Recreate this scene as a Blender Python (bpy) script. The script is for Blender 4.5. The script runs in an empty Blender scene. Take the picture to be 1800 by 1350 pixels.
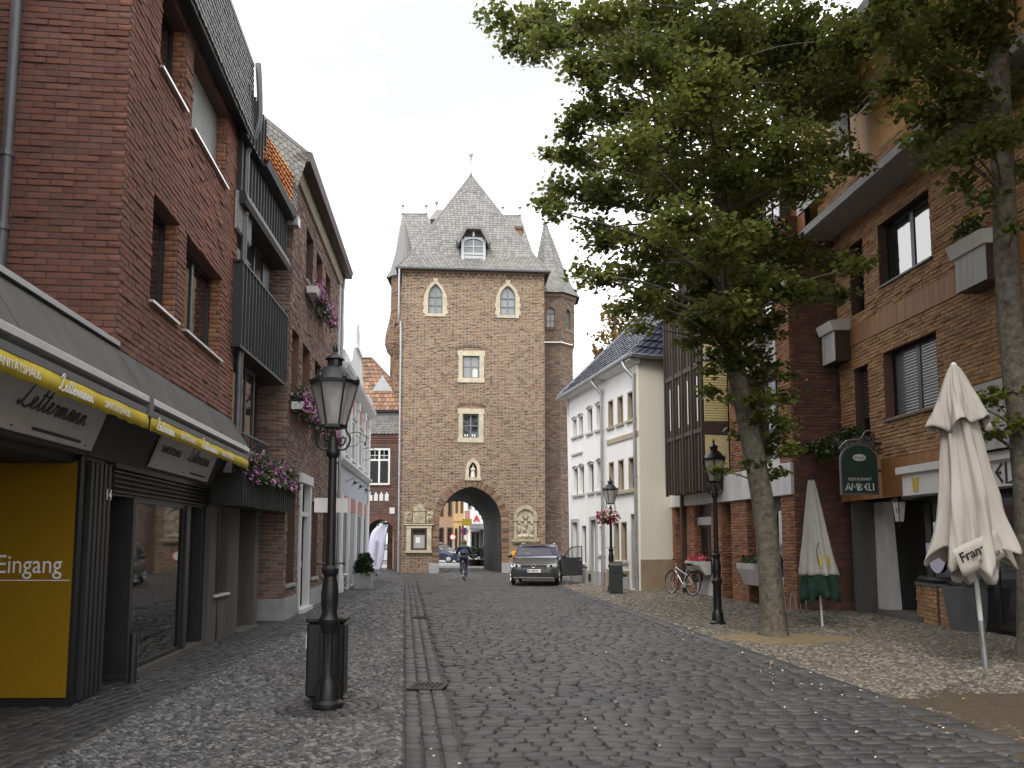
import bpy, bmesh, math, random
import numpy as np
from mathutils import Matrix, Vector
R = math.radians
random.seed(7)
rng = np.random.default_rng(7)
sc = bpy.context.scene
COL = sc.collection

# ---------------------------------------------------------------- camera
CAM_H, FPX, PITCH = 1.64, 1400.0, R(5.5)
cam_d = bpy.data.cameras.new('camera')
cam = bpy.data.objects.new('camera', cam_d); COL.objects.link(cam)
cam.location = (0, 0, CAM_H)
cam.rotation_euler = (R(90) + PITCH, 0, 0)
cam_d.sensor_width = 36.0
cam_d.lens = FPX * 36.0 / 1800.0
cam_d.shift_y = 140.0 / 1800.0
cam_d.clip_start = 0.05; cam_d.clip_end = 2000
sc.camera = cam
sc.render.resolution_x = 1024; sc.render.resolution_y = 768

# ---------------------------------------------------------------- world, sun, exposure
SUN_EL, SUN_AZ = R(50), R(-156)          # azimuth clockwise from +Y (the view direction): veiled sun behind the camera, a little left
world = bpy.data.worlds.new('World'); sc.world = world; world.use_nodes = True
nt = world.node_tree; nt.nodes.clear()
out = nt.nodes.new('ShaderNodeOutputWorld')
sky = nt.nodes.new('ShaderNodeTexSky'); sky.sky_type = 'NISHITA'; sky.sun_disc = False
sky.sun_elevation = SUN_EL; sky.sun_rotation = SUN_AZ
bg1 = nt.nodes.new('ShaderNodeBackground'); bg1.inputs[1].default_value = 0.15
nt.links.new(sky.outputs[0], bg1.inputs[0])
bg2 = nt.nodes.new('ShaderNodeBackground'); bg2.inputs[1].default_value = 1.75
tc = nt.nodes.new('ShaderNodeTexCoord')
mp = nt.nodes.new('ShaderNodeMapping'); mp.inputs['Scale'].default_value = (1, 1, 2.6)
nt.links.new(tc.outputs['Generated'], mp.inputs[0])
nz = nt.nodes.new('ShaderNodeTexNoise'); nz.inputs['Scale'].default_value = 2.6; nz.inputs['Detail'].default_value = 6
nz.inputs['Roughness'].default_value = 0.55
nt.links.new(mp.outputs[0], nz.inputs[0])
cr = nt.nodes.new('ShaderNodeValToRGB')
cr.color_ramp.elements[0].position = 0.37; cr.color_ramp.elements[0].color = (0.335, 0.342, 0.354, 1)
cr.color_ramp.elements[1].position = 0.57; cr.color_ramp.elements[1].color = (1.0, 1.0, 1.0, 1)
nt.links.new(nz.outputs[0], cr.inputs[0]); nt.links.new(cr.outputs[0], bg2.inputs[0])
cr2 = nt.nodes.new('ShaderNodeValToRGB')
cr2.color_ramp.elements[0].position = 0.36; cr2.color_ramp.elements[0].color = (0.62, 0.62, 0.62, 1)
cr2.color_ramp.elements[1].position = 0.50; cr2.color_ramp.elements[1].color = (1, 1, 1, 1)
nz2 = nt.nodes.new('ShaderNodeTexNoise'); nz2.inputs['Scale'].default_value = 1.7; nz2.inputs['Detail'].default_value = 4
mp2 = nt.nodes.new('ShaderNodeMapping'); mp2.inputs['Location'].default_value = (3.1, 1.7, 0.4)
nt.links.new(tc.outputs['Generated'], mp2.inputs[0]); nt.links.new(mp2.outputs[0], nz2.inputs[0])
nt.links.new(nz2.outputs[0], cr2.inputs[0])
mx = nt.nodes.new('ShaderNodeMixShader')
nt.links.new(cr2.outputs[0], mx.inputs[0]); nt.links.new(bg1.outputs[0], mx.inputs[1]); nt.links.new(bg2.outputs[0], mx.inputs[2])
nt.links.new(mx.outputs[0], out.inputs[0])

sun_d = bpy.data.lights.new('sun', 'SUN'); sun_d.energy = 1.5; sun_d.angle = R(26); sun_d.color = (1.0, 0.95, 0.87)
sun = bpy.data.objects.new('sun', sun_d); COL.objects.link(sun)
sdir = Vector((math.sin(SUN_AZ) * math.cos(SUN_EL), math.cos(SUN_AZ) * math.cos(SUN_EL), math.sin(SUN_EL)))
sun.rotation_euler = sdir.to_track_quat('Z', 'Y').to_euler()
sun.location = sdir * 60
vs = sc.view_settings
vs.view_transform = 'Standard'; vs.look = 'None'; vs.exposure = 0.72; vs.gamma = 1.0; vs.use_curve_mapping = False

# ---------------------------------------------------------------- survey helpers (photo bearing -> place on a known plane)
_c, _s = math.cos(PITCH), math.sin(PITCH)
def ray(px, py):
    a = (px - 900.0) / FPX; b = (815.0 - py) / FPX
    return (a, _c - b * _s, _s + b * _c)
def G(px, py, z=0.0):
    r = ray(px, py); t = (z - CAM_H) / r[2]
    return (r[0] * t, r[1] * t)
def AtY(px, py, Y):
    r = ray(px, py); t = Y / r[1]
    return (r[0] * t, Y, CAM_H + r[2] * t)
def proj(p):
    d = p[1] * _c + (p[2] - CAM_H) * _s
    if d < 0.1: return (-9e9, -9e9, d)
    v = (p[2] - CAM_H) * _c - p[1] * _s
    return (900 + FPX * p[0] / d, 815 - FPX * v / d, d)

class Fr:
    """vertical facade frame: u along the wall, d outwards, z up"""
    def __init__(s, A, B, off=0.0, flip=False):
        s.A = Vector((A[0], A[1], 0)); dv = Vector((B[0] - A[0], B[1] - A[1], 0)); s.L = dv.length
        s.u = dv.normalized(); s.z = Vector((0, 0, 1))
        s.n = Vector((s.u.y, -s.u.x, 0))
        if flip: s.n = -s.n
        s.A = s.A + s.n * off
    def P(s, u, d, z): return s.A + s.u * u + s.n * d + Vector((0, 0, z))
    def uz(s, px, py, d=0.0):
        r = Vector(ray(px, py)); a = s.A + s.n * d
        t = s.n.dot(a) / s.n.dot(r)
        p = r * t
        return ((p - a).dot(s.u), CAM_H + p.z)
    def ux(s, px, py, d=0.0): return s.uz(px, py, d)[0]
    def off(s, o):
        f = Fr.__new__(Fr); f.A = s.A + s.n * o; f.u = s.u; f.n = s.n; f.z = s.z; f.L = s.L
        return f
class Id:
    """local frame: u = x, d = y, z"""
    def __init__(s, o=(0, 0, 0), rz=0):
        s.o = Vector(o); c_, s_ = math.cos(rz), math.sin(rz); s.u = Vector((c_, s_, 0)); s.n = Vector((-s_, c_, 0)); s.z = Vector((0, 0, 1)); s.A = s.o
    def P(s, u, d, z): return s.o + s.u * u + s.n * d + Vector((0, 0, z))
ID = Id()

# ---------------------------------------------------------------- mesh collecting
class MB:
    def __init__(s): s.v = []; s.f = []; s.m = []
    def add(s, vs_, fs, m=0):
        o = len(s.v); s.v += [tuple(v) for v in vs_]
        for f in fs: s.f.append(tuple(i + o for i in f)); s.m.append(m)
        return s
    def box(s, fr, u0, u1, d0, d1, z0, z1, m=0):
        vs_ = [fr.P(u, d, z) for z in (z0, z1) for d in (d0, d1) for u in (u0, u1)]
        return s.add(vs_, [(0, 1, 3, 2), (4, 6, 7, 5), (0, 4, 5, 1), (2, 3, 7, 6), (0, 2, 6, 4), (1, 5, 7, 3)], m)
    def bbox(s, fr, u0, u1, d0, d1, z0, z1, b=0.01, m=0):
        """box with chamfered edges"""
        pts = []
        for z, zi in ((z0, 1), (z0 + b, 0), (z1 - b, 0), (z1, 1)):
            q = b if zi else 0
            a0, a1, c0, c1 = u0 + q, u1 - q, d0 + q, d1 - q
            k = b if not zi else b
            pts.append([(a0 + k, c0, z), (a1 - k, c0, z), (a1, c0 + k, z), (a1, c1 - k, z), (a1 - k, c1, z), (a0 + k, c1, z), (a0, c1 - k, z), (a0, c0 + k, z)])
        vs_ = [fr.P(*p) for r in pts for p in r]; fs = []
        for r in range(3):
            for i in range(8): fs.append((r * 8 + i, r * 8 + (i + 1) % 8, r * 8 + 8 + (i + 1) % 8, r * 8 + 8 + i))
        fs.append(tuple(range(7, -1, -1))); fs.append(tuple(range(24, 32)))
        return s.add(vs_, fs, m)
    def prism(s, fr, pts, d0, d1, m=0):
        """polygon in (u,z) extruded from d0 to d1"""
        n = len(pts)
        vs_ = [fr.P(u, d0, z) for u, z in pts] + [fr.P(u, d1, z) for u, z in pts]
        fs = [tuple(range(n - 1, -1, -1)), tuple(range(n, 2 * n))] + [(i, (i + 1) % n, n + (i + 1) % n, n + i) for i in range(n)]
        return s.add(vs_, fs, m)
    def profile(s, fr, pts, u0, u1, m=0, closed=True):
        """section in (d,z) swept along u"""
        n = len(pts)
        vs_ = [fr.P(u0, d, z) for d, z in pts] + [fr.P(u1, d, z) for d, z in pts]
        k = n if closed else n - 1
        fs = [(i, (i + 1) % n, n + (i + 1) % n, n + i) for i in range(k)]
        if closed: fs += [tuple(range(n - 1, -1, -1)), tuple(range(n, 2 * n))]
        return s.add(vs_, fs, m)
    def lathe(s, c, prof, seg=16, m=0, a0=0.0, a1=2 * math.pi, sx=1.0, sy=1.0):
        n = len(prof); full = abs(a1 - a0 - 2 * math.pi) < 1e-6; k = seg if full else seg + 1
        vs_ = []
        for j in range(k):
            a = a0 + (a1 - a0) * j / seg
            for r, z in prof: vs_.append((c[0] + r * math.cos(a) * sx, c[1] + r * math.sin(a) * sy, c[2] + z))
        fs = []
        for j in range(seg):
            j2 = (j + 1) % k
            for i in range(n - 1): fs.append((j * n + i, j2 * n + i, j2 * n + i + 1, j * n + i + 1))
        return s.add(vs_, fs, m)
    def tube(s, pts, rad, seg=8, m=0, cap=True):
        pts = [Vector(p) for p in pts]; n = len(pts)
        if not hasattr(rad, '__len__'): rad = [rad] * n
        vs_ = []; up = None
        for i, p in enumerate(pts):
            t = (pts[min(i + 1, n - 1)] - pts[max(i - 1, 0)])
            if t.length < 1e-9: t = Vector((0, 0, 1))
            t.normalize()
            if up is None:
                up = Vector((0, 0, 1)) if abs(t.z) < 0.9 else Vector((1, 0, 0))
            a = t.cross(up)
            if a.length < 1e-6: a = t.orthogonal()
            a.normalize(); b = t.cross(a).normalized(); up = -b if False else up - t * up.dot(t)
            if up.length < 1e-6: up = b
            up = up.normalized()
            for j in range(seg):
                g = 2 * math.pi * j / seg
                vs_.append(p + a * (math.cos(g) * rad[i]) + b * (math.sin(g) * rad[i]))
        fs = [(i * seg + j, i * seg + (j + 1) % seg, (i + 1) * seg + (j + 1) % seg, (i + 1) * seg + j) for i in range(n - 1) for j in range(seg)]
        if cap: fs += [tuple(range(seg - 1, -1, -1)), tuple(range((n - 1) * seg, n * seg))]
        return s.add(vs_, fs, m)
    def build(s, name, mats, parent=None, smooth=False, local=False, origin=None, auto=None):
        me = bpy.data.meshes.new(name)
        vv = s.v
        if origin is not None: vv = [(a - origin[0], b - origin[1], c - origin[2]) for a, b, c in vv]
        me.from_pydata(vv, [], s.f)
        if not isinstance(mats, (list, tuple)): mats = [mats]
        for m in mats: me.materials.append(M[m] if isinstance(m, str) else m)
        if any(s.m): me.polygons.foreach_set('material_index', s.m)
        bm = bmesh.new(); bm.from_mesh(me); bmesh.ops.recalc_face_normals(bm, faces=bm.faces); bm.to_mesh(me); bm.free()
        if smooth:
            me.polygons.foreach_set('use_smooth', [True] * len(me.polygons))
            if auto: me.set_sharp_from_angle(angle=R(auto))
        me.update()
        o = bpy.data.objects.new(name, me); COL.objects.link(o)
        if origin is not None: o.location = origin
        if parent is not None: attach(o, parent, local)
        return o
WORG = {}
def attach(o, parent, local=False):
    o.parent = parent
    if not local: o.location = Vector(o.location) - Vector(WORG.get(parent.name, (0, 0, 0)))
def np_mesh(name, V, F, mats, parent=None, kind=None, smooth=False, local=False):
    """fast mesh from arrays: V (n,3), F (m,4) or (m,3)"""
    V = np.asarray(V, dtype=np.float32); F = np.asarray(F, dtype=np.int32)
    me = bpy.data.meshes.new(name); k = F.shape[1]
    me.vertices.add(len(V)); me.vertices.foreach_set('co', V.ravel())
    me.loops.add(F.size); me.loops.foreach_set('vertex_index', F.ravel())
    me.polygons.add(len(F)); me.polygons.foreach_set('loop_start', np.arange(0, F.size, k, dtype=np.int32))
    me.polygons.foreach_set('loop_total', np.full(len(F), k, dtype=np.int32))
    if smooth: me.polygons.foreach_set('use_smooth', np.ones(len(F), dtype=bool))
    for m in (mats if isinstance(mats, (list, tuple)) else [mats]): me.materials.append(M[m] if isinstance(m, str) else m)
    me.update(calc_edges=True); me.validate()
    o = bpy.data.objects.new(name, me); COL.objects.link(o)
    if kind: o['kind'] = kind
    if parent is not None: attach(o, parent, local)
    return o
def tag(o, label, cat=None, group=None, kind=None):
    o['label'] = label
    if cat: o['category'] = cat
    if group: o['group'] = group
    if kind: o['kind'] = kind
    return o
def thing(name, label, cat, loc=(0, 0, 0), rz=0.0, group=None):
    o = bpy.data.objects.new(name, None); COL.objects.link(o); o.empty_display_size = 0.2
    o.location = loc; o.rotation_euler = (0, 0, rz)
    WORG[o.name] = tuple(loc)
    return tag(o, label, cat, group)
def struct(o):
    o['kind'] = 'structure'; return o
def dup(root, loc, rz, label=None):
    r = root.copy(); COL.objects.link(r); r.location = loc; r.rotation_euler = (0, 0, rz); WORG[r.name] = tuple(loc)
    if label: r['label'] = label
    for ch in list(root.children):
        c2 = ch.copy(); COL.objects.link(c2); c2.parent = r
        for g in ch.children:
            d2 = g.copy(); COL.objects.link(d2); d2.parent = c2
    return r

# ---------------------------------------------------------------- materials
M = {}
def nn(t, typ, **kw):
    n = t.nodes.new(typ)
    for k, v in kw.items(): setattr(n, k, v)
    return n
def mat(name, col, rough=0.8, var=0.12, scale=6.0, bump=0.0, bscale=None, metal=0.0, island=0.0, stain=0.0, stain_col=None, stain_scale=0.6,
        col2=None, ior=1.5, streak=False, detail=5.0, hue=0.0, emit=None, trans=0.0, coat=0.0, rvar=0.0):
    m = bpy.data.materials.new(name); m.use_nodes = True; t = m.node_tree; L = t.links.new
    b = t.nodes['Principled BSDF']
    b.inputs['Roughness'].default_value = rough; b.inputs['Metallic'].default_value = metal; b.inputs['IOR'].default_value = ior
    if coat: b.inputs['Coat Weight'].default_value = coat; b.inputs['Coat Roughness'].default_value = 0.06
    tc = nn(t, 'ShaderNodeTexCoord')
    nz = nn(t, 'ShaderNodeTexNoise'); nz.inputs['Scale'].default_value = scale; nz.inputs['Detail'].default_value = detail; nz.inputs['Roughness'].default_value = 0.6
    if streak:
        mp = nn(t, 'ShaderNodeMapping'); mp.inputs['Scale'].default_value = (1, 1, 0.12); L(tc.outputs['Object'], mp.inputs[0]); L(mp.outputs[0], nz.inputs[0])
    else: L(tc.outputs['Object'], nz.inputs[0])
    c1 = tuple(max(0, c * (1 - var)) for c in col) + (1,)
    c2 = tuple(min(1, c * (1 + var)) for c in (col2 or col)) + (1,)
    ra = nn(t, 'ShaderNodeValToRGB'); ra.color_ramp.elements[0].position = 0.3; ra.color_ramp.elements[1].position = 0.7
    ra.color_ramp.elements[0].color = c1; ra.color_ramp.elements[1].color = c2
    L(nz.outputs[0], ra.inputs[0]); cur = ra.outputs[0]
    if island:
        gi = nn(t, 'ShaderNodeNewGeometry'); oi = nn(t, 'ShaderNodeObjectInfo')
        ad = nn(t, 'ShaderNodeMath', operation='ADD'); L(gi.outputs['Random Per Island'], ad.inputs[0]); L(oi.outputs['Random'], ad.inputs[1])
        fr_ = nn(t, 'ShaderNodeMath', operation='FRACT'); L(ad.outputs[0], fr_.inputs[0])
        hs = nn(t, 'ShaderNodeHueSaturation')
        mr = nn(t, 'ShaderNodeMapRange'); mr.inputs['To Min'].default_value = 1 - island; mr.inputs['To Max'].default_value = 1 + island; L(fr_.outputs[0], mr.inputs[0])
        L(mr.outputs[0], hs.inputs['Value'])
        if hue:
            m7 = nn(t, 'ShaderNodeMath', operation='MULTIPLY'); m7.inputs[1].default_value = 7.31; L(fr_.outputs[0], m7.inputs[0])
            f7 = nn(t, 'ShaderNodeMath', operation='FRACT'); L(m7.outputs[0], f7.inputs[0])
            mh = nn(t, 'ShaderNodeMapRange'); mh.inputs['To Min'].default_value = 0.5 - hue; mh.inputs['To Max'].default_value = 0.5 + hue; L(f7.outputs[0], mh.inputs[0]); L(mh.outputs[0], hs.inputs['Hue'])
        L(cur, hs.inputs['Color']); cur = hs.outputs[0]
    if stain:
        n2 = nn(t, 'ShaderNodeTexNoise'); n2.inputs['Scale'].default_value = stain_scale; n2.inputs['Detail'].default_value = 6; n2.inputs['Roughness'].default_value = 0.65
        mp2 = nn(t, 'ShaderNodeMapping'); mp2.inputs['Location'].default_value = (11.3, 4.7, 2.1)
        if streak: mp2.inputs['Scale'].default_value = (1, 1, 0.25)
        L(tc.outputs['Object'], mp2.inputs[0]); L(mp2.outputs[0], n2.inputs[0])
        r2 = nn(t, 'ShaderNodeValToRGB'); r2.color_ramp.elements[0].position = 0.42; r2.color_ramp.elements[1].position = 0.68
        r2.color_ramp.elements[0].color = (0, 0, 0, 1); r2.color_ramp.elements[1].color = (stain, stain, stain, 1); L(n2.outputs[0], r2.inputs[0])
        mx_ = nn(t, 'ShaderNodeMix', data_type='RGBA'); L(r2.outputs[0], mx_.inputs['Factor']); L(cur, mx_.inputs['A'])
        mx_.inputs['B'].default_value = tuple(stain_col or tuple(c * 0.35 for c in col)) + (1,); cur = mx_.outputs['Result']
    L(cur, b.inputs['Base Color'])
    if rvar:
        mr2 = nn(t, 'ShaderNodeMapRange'); mr2.inputs['To Min'].default_value = max(0.02, rough - rvar); mr2.inputs['To Max'].default_value = min(1, rough + rvar)
        L(nz.outputs[0], mr2.inputs[0]); L(mr2.outputs[0], b.inputs['Roughness'])
    if bump:
        bn = nn(t, 'ShaderNodeTexNoise'); bn.inputs['Scale'].default_value = bscale or scale * 4; bn.inputs['Detail'].default_value = 4; L(tc.outputs['Object'], bn.inputs[0])
        bp = nn(t, 'ShaderNodeBump'); bp.inputs['Strength'].default_value = bump; bp.inputs['Distance'].default_value = 0.02; L(bn.outputs[0], bp.inputs['Height']); L(bp.outputs[0], b.inputs['Normal'])
    if emit:
        b.inputs['Emission Color'].default_value = tuple(col) + (1,); b.inputs['Emission Strength'].default_value = emit
    M[name] = m
    return m
def leafmat(name, col, col2, rough=0.36, transl=0.35, tcol=None):
    m = mat(name, col, rough=rough, var=0.15, col2=col2, island=0.35, hue=0.02, scale=0.9)
    t = m.node_tree; b = t.nodes['Principled BSDF']; o = t.nodes['Material Output']
    tr = nn(t, 'ShaderNodeBsdfTranslucent'); mx_ = nn(t, 'ShaderNodeMixShader'); mx_.inputs[0].default_value = transl
    src = b.inputs['Base Color'].links[0].from_socket
    hs = nn(t, 'ShaderNodeHueSaturation'); hs.inputs['Value'].default_value = 1.5; hs.inputs['Hue'].default_value = 0.485; t.links.new(src, hs.inputs['Color'])
    t.links.new(hs.outputs[0], tr.inputs[0]); t.links.new(b.outputs[0], mx_.inputs[1]); t.links.new(tr.outputs[0], mx_.inputs[2]); t.links.new(mx_.outputs[0], o.inputs[0])
    return m
def brickmat(name, cols, stain=0.3, stain_col=(0.05, 0.045, 0.04), rough=0.9, sscale=0.5, run=False):
    """per-piece fired colours picked from a ramp, with soot and fine grain"""
    m = mat(name, (0.5, 0.5, 0.5), rough=rough, var=0.25, scale=26, bump=0.5, bscale=60, stain=stain, stain_col=stain_col, stain_scale=sscale)
    t = m.node_tree; L = t.links.new
    ra = [n for n in t.nodes if n.type == 'VALTORGB'][0]
    if run: [n for n in t.nodes if n.type == 'MAPPING'][-1].inputs['Scale'].default_value = (2.2, 2.2, 0.35)
    gi = nn(t, 'ShaderNodeNewGeometry'); oi = nn(t, 'ShaderNodeObjectInfo')
    ad = nn(t, 'ShaderNodeMath', operation='ADD'); L(gi.outputs['Random Per Island'], ad.inputs[0]); L(oi.outputs['Random'], ad.inputs[1])
    fr_ = nn(t, 'ShaderNodeMath', operation='FRACT'); L(ad.outputs[0], fr_.inputs[0])
    cr_ = nn(t, 'ShaderNodeValToRGB'); cr_.color_ramp.interpolation = 'CONSTANT'
    el = cr_.color_ramp.elements; n = len(cols)
    el[0].position = 0; el[0].color = tuple(cols[0]) + (1,); el[1].position = 1.0 / n; el[1].color = tuple(cols[1]) + (1,)
    for i in range(2, n):
        e = el.new(i / n); e.color = tuple(cols[i]) + (1,)
    L(fr_.outputs[0], cr_.inputs[0])
    mu = nn(t, 'ShaderNodeMix', data_type='RGBA', blend_type='MULTIPLY'); mu.inputs['Factor'].default_value = 1
    L(cr_.outputs[0], mu.inputs['A'])
    # grain: ramp around 1.0
    ra.color_ramp.elements[0].color = (0.78, 0.78, 0.78, 1); ra.color_ramp.elements[1].color = (1.0, 1.0, 1.0, 1)
    L(ra.outputs[0], mu.inputs['B'])
    dst = [n for n in t.nodes if n.type == 'MIX' and n != mu][0]
    L(mu.outputs['Result'], dst.inputs['A'])
    return m

brickmat('brick_red', [(0.30, 0.128, 0.088), (0.26, 0.11, 0.078), (0.33, 0.152, 0.108), (0.285, 0.13, 0.098), (0.235, 0.104, 0.078), (0.31, 0.128, 0.085)], stain=0.5, stain_col=(0.095, 0.063, 0.055), run=True)
brickmat('brick_tower', [(0.26, 0.155, 0.095), (0.21, 0.12, 0.075), (0.29, 0.185, 0.115), (0.10, 0.068, 0.05), (0.28, 0.17, 0.102), (0.25, 0.135, 0.078), (0.14, 0.095, 0.07), (0.28, 0.195, 0.125)], stain=0.4, stain_col=(0.13, 0.10, 0.08), sscale=0.35, run=True)
brickmat('brick_turret', [(0.21, 0.13, 0.082), (0.165, 0.10, 0.068), (0.25, 0.17, 0.11), (0.135, 0.088, 0.064), (0.23, 0.145, 0.09)], stain=0.4, stain_col=(0.09, 0.075, 0.06), sscale=0.4)
brickmat('brick_orange', [(0.34, 0.15, 0.08), (0.29, 0.125, 0.07), (0.40, 0.19, 0.10), (0.26, 0.115, 0.07), (0.36, 0.17, 0.085)], stain=0.25)
brickmat('brick_maroon', [(0.20, 0.085, 0.06), (0.17, 0.075, 0.055), (0.24, 0.10, 0.07), (0.15, 0.07, 0.055)], stain=0.2)
brickmat('brick_rustic', [(0.47, 0.265, 0.125), (0.40, 0.215, 0.10), (0.52, 0.305, 0.15), (0.34, 0.19, 0.095), (0.44, 0.255, 0.125)], stain=0.2)
brickmat('brick_old', [(0.26, 0.16, 0.125), (0.21, 0.135, 0.11), (0.30, 0.20, 0.16), (0.18, 0.12, 0.105), (0.33, 0.22, 0.17), (0.24, 0.13, 0.10)], stain=0.3)
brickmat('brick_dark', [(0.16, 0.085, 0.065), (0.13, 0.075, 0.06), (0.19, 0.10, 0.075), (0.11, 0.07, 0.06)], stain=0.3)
brickmat('slate_shingle', [(0.17, 0.17, 0.175), (0.14, 0.145, 0.155), (0.20, 0.20, 0.20), (0.12, 0.125, 0.135), (0.185, 0.18, 0.175)], stain=0.25, stain_col=(0.10, 0.10, 0.10), rough=0.55)
brickmat('slate_pale', [(0.235, 0.231, 0.222), (0.20, 0.20, 0.20), (0.275, 0.269, 0.255), (0.165, 0.167, 0.172), (0.25, 0.244, 0.23)], stain=0.5, stain_col=(0.24, 0.225, 0.185), rough=0.6)
brickmat('tile_orange', [(0.60, 0.24, 0.075), (0.52, 0.20, 0.07), (0.66, 0.28, 0.09), (0.56, 0.21, 0.07)], stain=0.08)
brickmat('tile_brown', [(0.34, 0.19, 0.12), (0.27, 0.15, 0.10), (0.40, 0.24, 0.16), (0.22, 0.14, 0.105)], stain=0.5, stain_col=(0.12, 0.10, 0.09), sscale=1.0)
brickmat('tile_blue', [(0.055, 0.065, 0.10), (0.045, 0.055, 0.085), (0.07, 0.08, 0.115), (0.05, 0.055, 0.075)], stain=0.15, stain_col=(0.10, 0.10, 0.10), rough=0.3)
brickmat('cobble', [(0.066, 0.066, 0.072), (0.052, 0.053, 0.058), (0.080, 0.079, 0.083), (0.043, 0.043, 0.047), (0.070, 0.068, 0.069)], stain=0.5, stain_col=(0.095, 0.09, 0.083), rough=0.5, sscale=0.55)
brickmat('mosaic_grey', [(0.17, 0.17, 0.175), (0.115, 0.115, 0.12), (0.23, 0.227, 0.226), (0.072, 0.072, 0.076), (0.33, 0.326, 0.32), (0.14, 0.138, 0.138), (0.20, 0.20, 0.20)], stain=0.25, stain_col=(0.09, 0.088, 0.085), rough=0.75, sscale=0.8)
brickmat('mosaic_beige', [(0.19, 0.168, 0.138), (0.13, 0.115, 0.096), (0.26, 0.23, 0.188), (0.088, 0.079, 0.067), (0.33, 0.295, 0.24), (0.16, 0.141, 0.115)], stain=0.35, stain_col=(0.16, 0.135, 0.10), rough=0.8, sscale=0.7)
mat('mortar_grey', (0.33, 0.31, 0.29), 0.95, bump=0.4, stain=0.3)
mat('mortar_tower', (0.43, 0.355, 0.27), 0.95, bump=0.5, stain=0.35, stain_col=(0.33, 0.26, 0.185), stain_scale=0.45)
mat('mortar_dark', (0.10, 0.09, 0.085), 0.95, bump=0.4)
mat('joint_sand', (0.075, 0.07, 0.062), 0.95, bump=0.6, scale=30, var=0.3)
mat('joint_beige', (0.15, 0.135, 0.11), 0.95, bump=0.6, scale=30, var=0.3)
mat('sandstone', (0.52, 0.46, 0.34), 0.9, var=0.14, scale=5, bump=0.35, bscale=40, stain=0.45, stain_col=(0.24, 0.21, 0.16), stain_scale=2.2, island=0.08)
mat('sandstone_old', (0.42, 0.36, 0.25), 0.9, var=0.25, scale=8, bump=0.5, bscale=35, stain=0.7, stain_col=(0.15, 0.13, 0.10), stain_scale=3.0)
mat('statue_white', (0.74, 0.70, 0.62), 0.8, var=0.08, stain=0.3)
mat('concrete', (0.11, 0.109, 0.106), 0.9, var=0.15, scale=3, bump=0.25, bscale=60, stain=0.6, stain_col=(0.065, 0.064, 0.062), stain_scale=1.4, streak=True)
mat('concrete_pale', (0.66, 0.65, 0.63), 0.9, var=0.1, scale=3, bump=0.25, bscale=60, stain=0.4, stain_col=(0.30, 0.29, 0.27), stain_scale=1.6, streak=True)
mat('plinth_grey', (0.36, 0.36, 0.365), 0.9, var=0.1, bump=0.2, stain=0.4)
mat('plaster_white', (0.78, 0.775, 0.76), 0.92, var=0.04, scale=2, bump=0.15, bscale=120, stain=0.25, stain_col=(0.60, 0.585, 0.55), stain_scale=0.9, streak=True)
mat('plaster_cream', (0.80, 0.755, 0.64), 0.92, var=0.04, scale=2, bump=0.15, bscale=120, stain=0.25, stain_col=(0.66, 0.60, 0.48), stain_scale=0.9, streak=True)
mat('plaster_brown', (0.30, 0.22, 0.14), 0.92, var=0.1, bump=0.2, stain=0.4, stain_col=(0.42, 0.38, 0.32), stain_scale=3)
mat('plaster_grey', (0.42, 0.41, 0.39), 0.92, var=0.1, bump=0.2, stain=0.4)
mat('stucco_white', (0.66, 0.665, 0.67), 0.85, var=0.05, stain=0.2, stain_col=(0.5, 0.5, 0.5), streak=True)
mat('stucco_pink', (0.40, 0.185, 0.165), 0.9, var=0.07)
mat('stucco_blue', (0.42, 0.44, 0.50), 0.9, var=0.05)
mat('stone_trim', (0.40, 0.34, 0.25), 0.9, var=0.12, bump=0.2, stain=0.3)
mat('trim_taupe', (0.36, 0.30, 0.225), 0.8, var=0.08)
mat('metal_black', (0.009, 0.009, 0.0095), 0.42, var=0.2, rvar=0.12, bump=0.05)
mat('metal_dark', (0.022, 0.0225, 0.024), 0.5, var=0.2, rvar=0.1)
mat('clad_anthracite', (0.030, 0.032, 0.034), 0.5, var=0.2, scale=3, rvar=0.12, stain=0.3, stain_col=(0.055, 0.055, 0.055), streak=True)
mat('zinc', (0.40, 0.41, 0.42), 0.42, var=0.12, metal=0.75, scale=4, rvar=0.12, stain=0.35, stain_col=(0.26, 0.26, 0.26))
mat('zinc_dark', (0.14, 0.145, 0.155), 0.5, var=0.15, metal=0.4, rvar=0.1)
mat('aluminium', (0.62, 0.63, 0.64), 0.35, var=0.08, metal=0.8, rvar=0.08)
mat('frame_white', (0.76, 0.76, 0.75), 0.45, var=0.04)
mat('frame_dark', (0.022, 0.021, 0.021), 0.4, var=0.15)
mat('frame_grey', (0.16, 0.18, 0.18), 0.5, var=0.12)
mat('frame_brown', (0.055, 0.036, 0.027), 0.55, var=0.2)
mat('timber_dark', (0.042, 0.029, 0.023), 0.6, var=0.3, scale=10, streak=True, bump=0.2)
mat('timber_copper', (0.30, 0.135, 0.042), 0.6, var=0.22, scale=8, streak=True, island=0.1, stain=0.3, stain_col=(0.18, 0.08, 0.03))
mat('timber_ochre', (0.52, 0.27, 0.07), 0.6, var=0.15, scale=8, streak=True)
mat('timber_grey', (0.50, 0.50, 0.48), 0.8, var=0.15, scale=8, streak=True, island=0.1, stain=0.35, stain_col=(0.25, 0.25, 0.235))
mat('panel_yellow', (0.62, 0.53, 0.28), 0.5, var=0.05)
mat('door_dark', (0.03, 0.024, 0.02), 0.5, var=0.2)
mat('door_grey', (0.26, 0.28, 0.31), 0.5, var=0.1)
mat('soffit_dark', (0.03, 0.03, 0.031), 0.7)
mat('soffit_grey', (0.30, 0.295, 0.285), 0.85, var=0.06)
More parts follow.
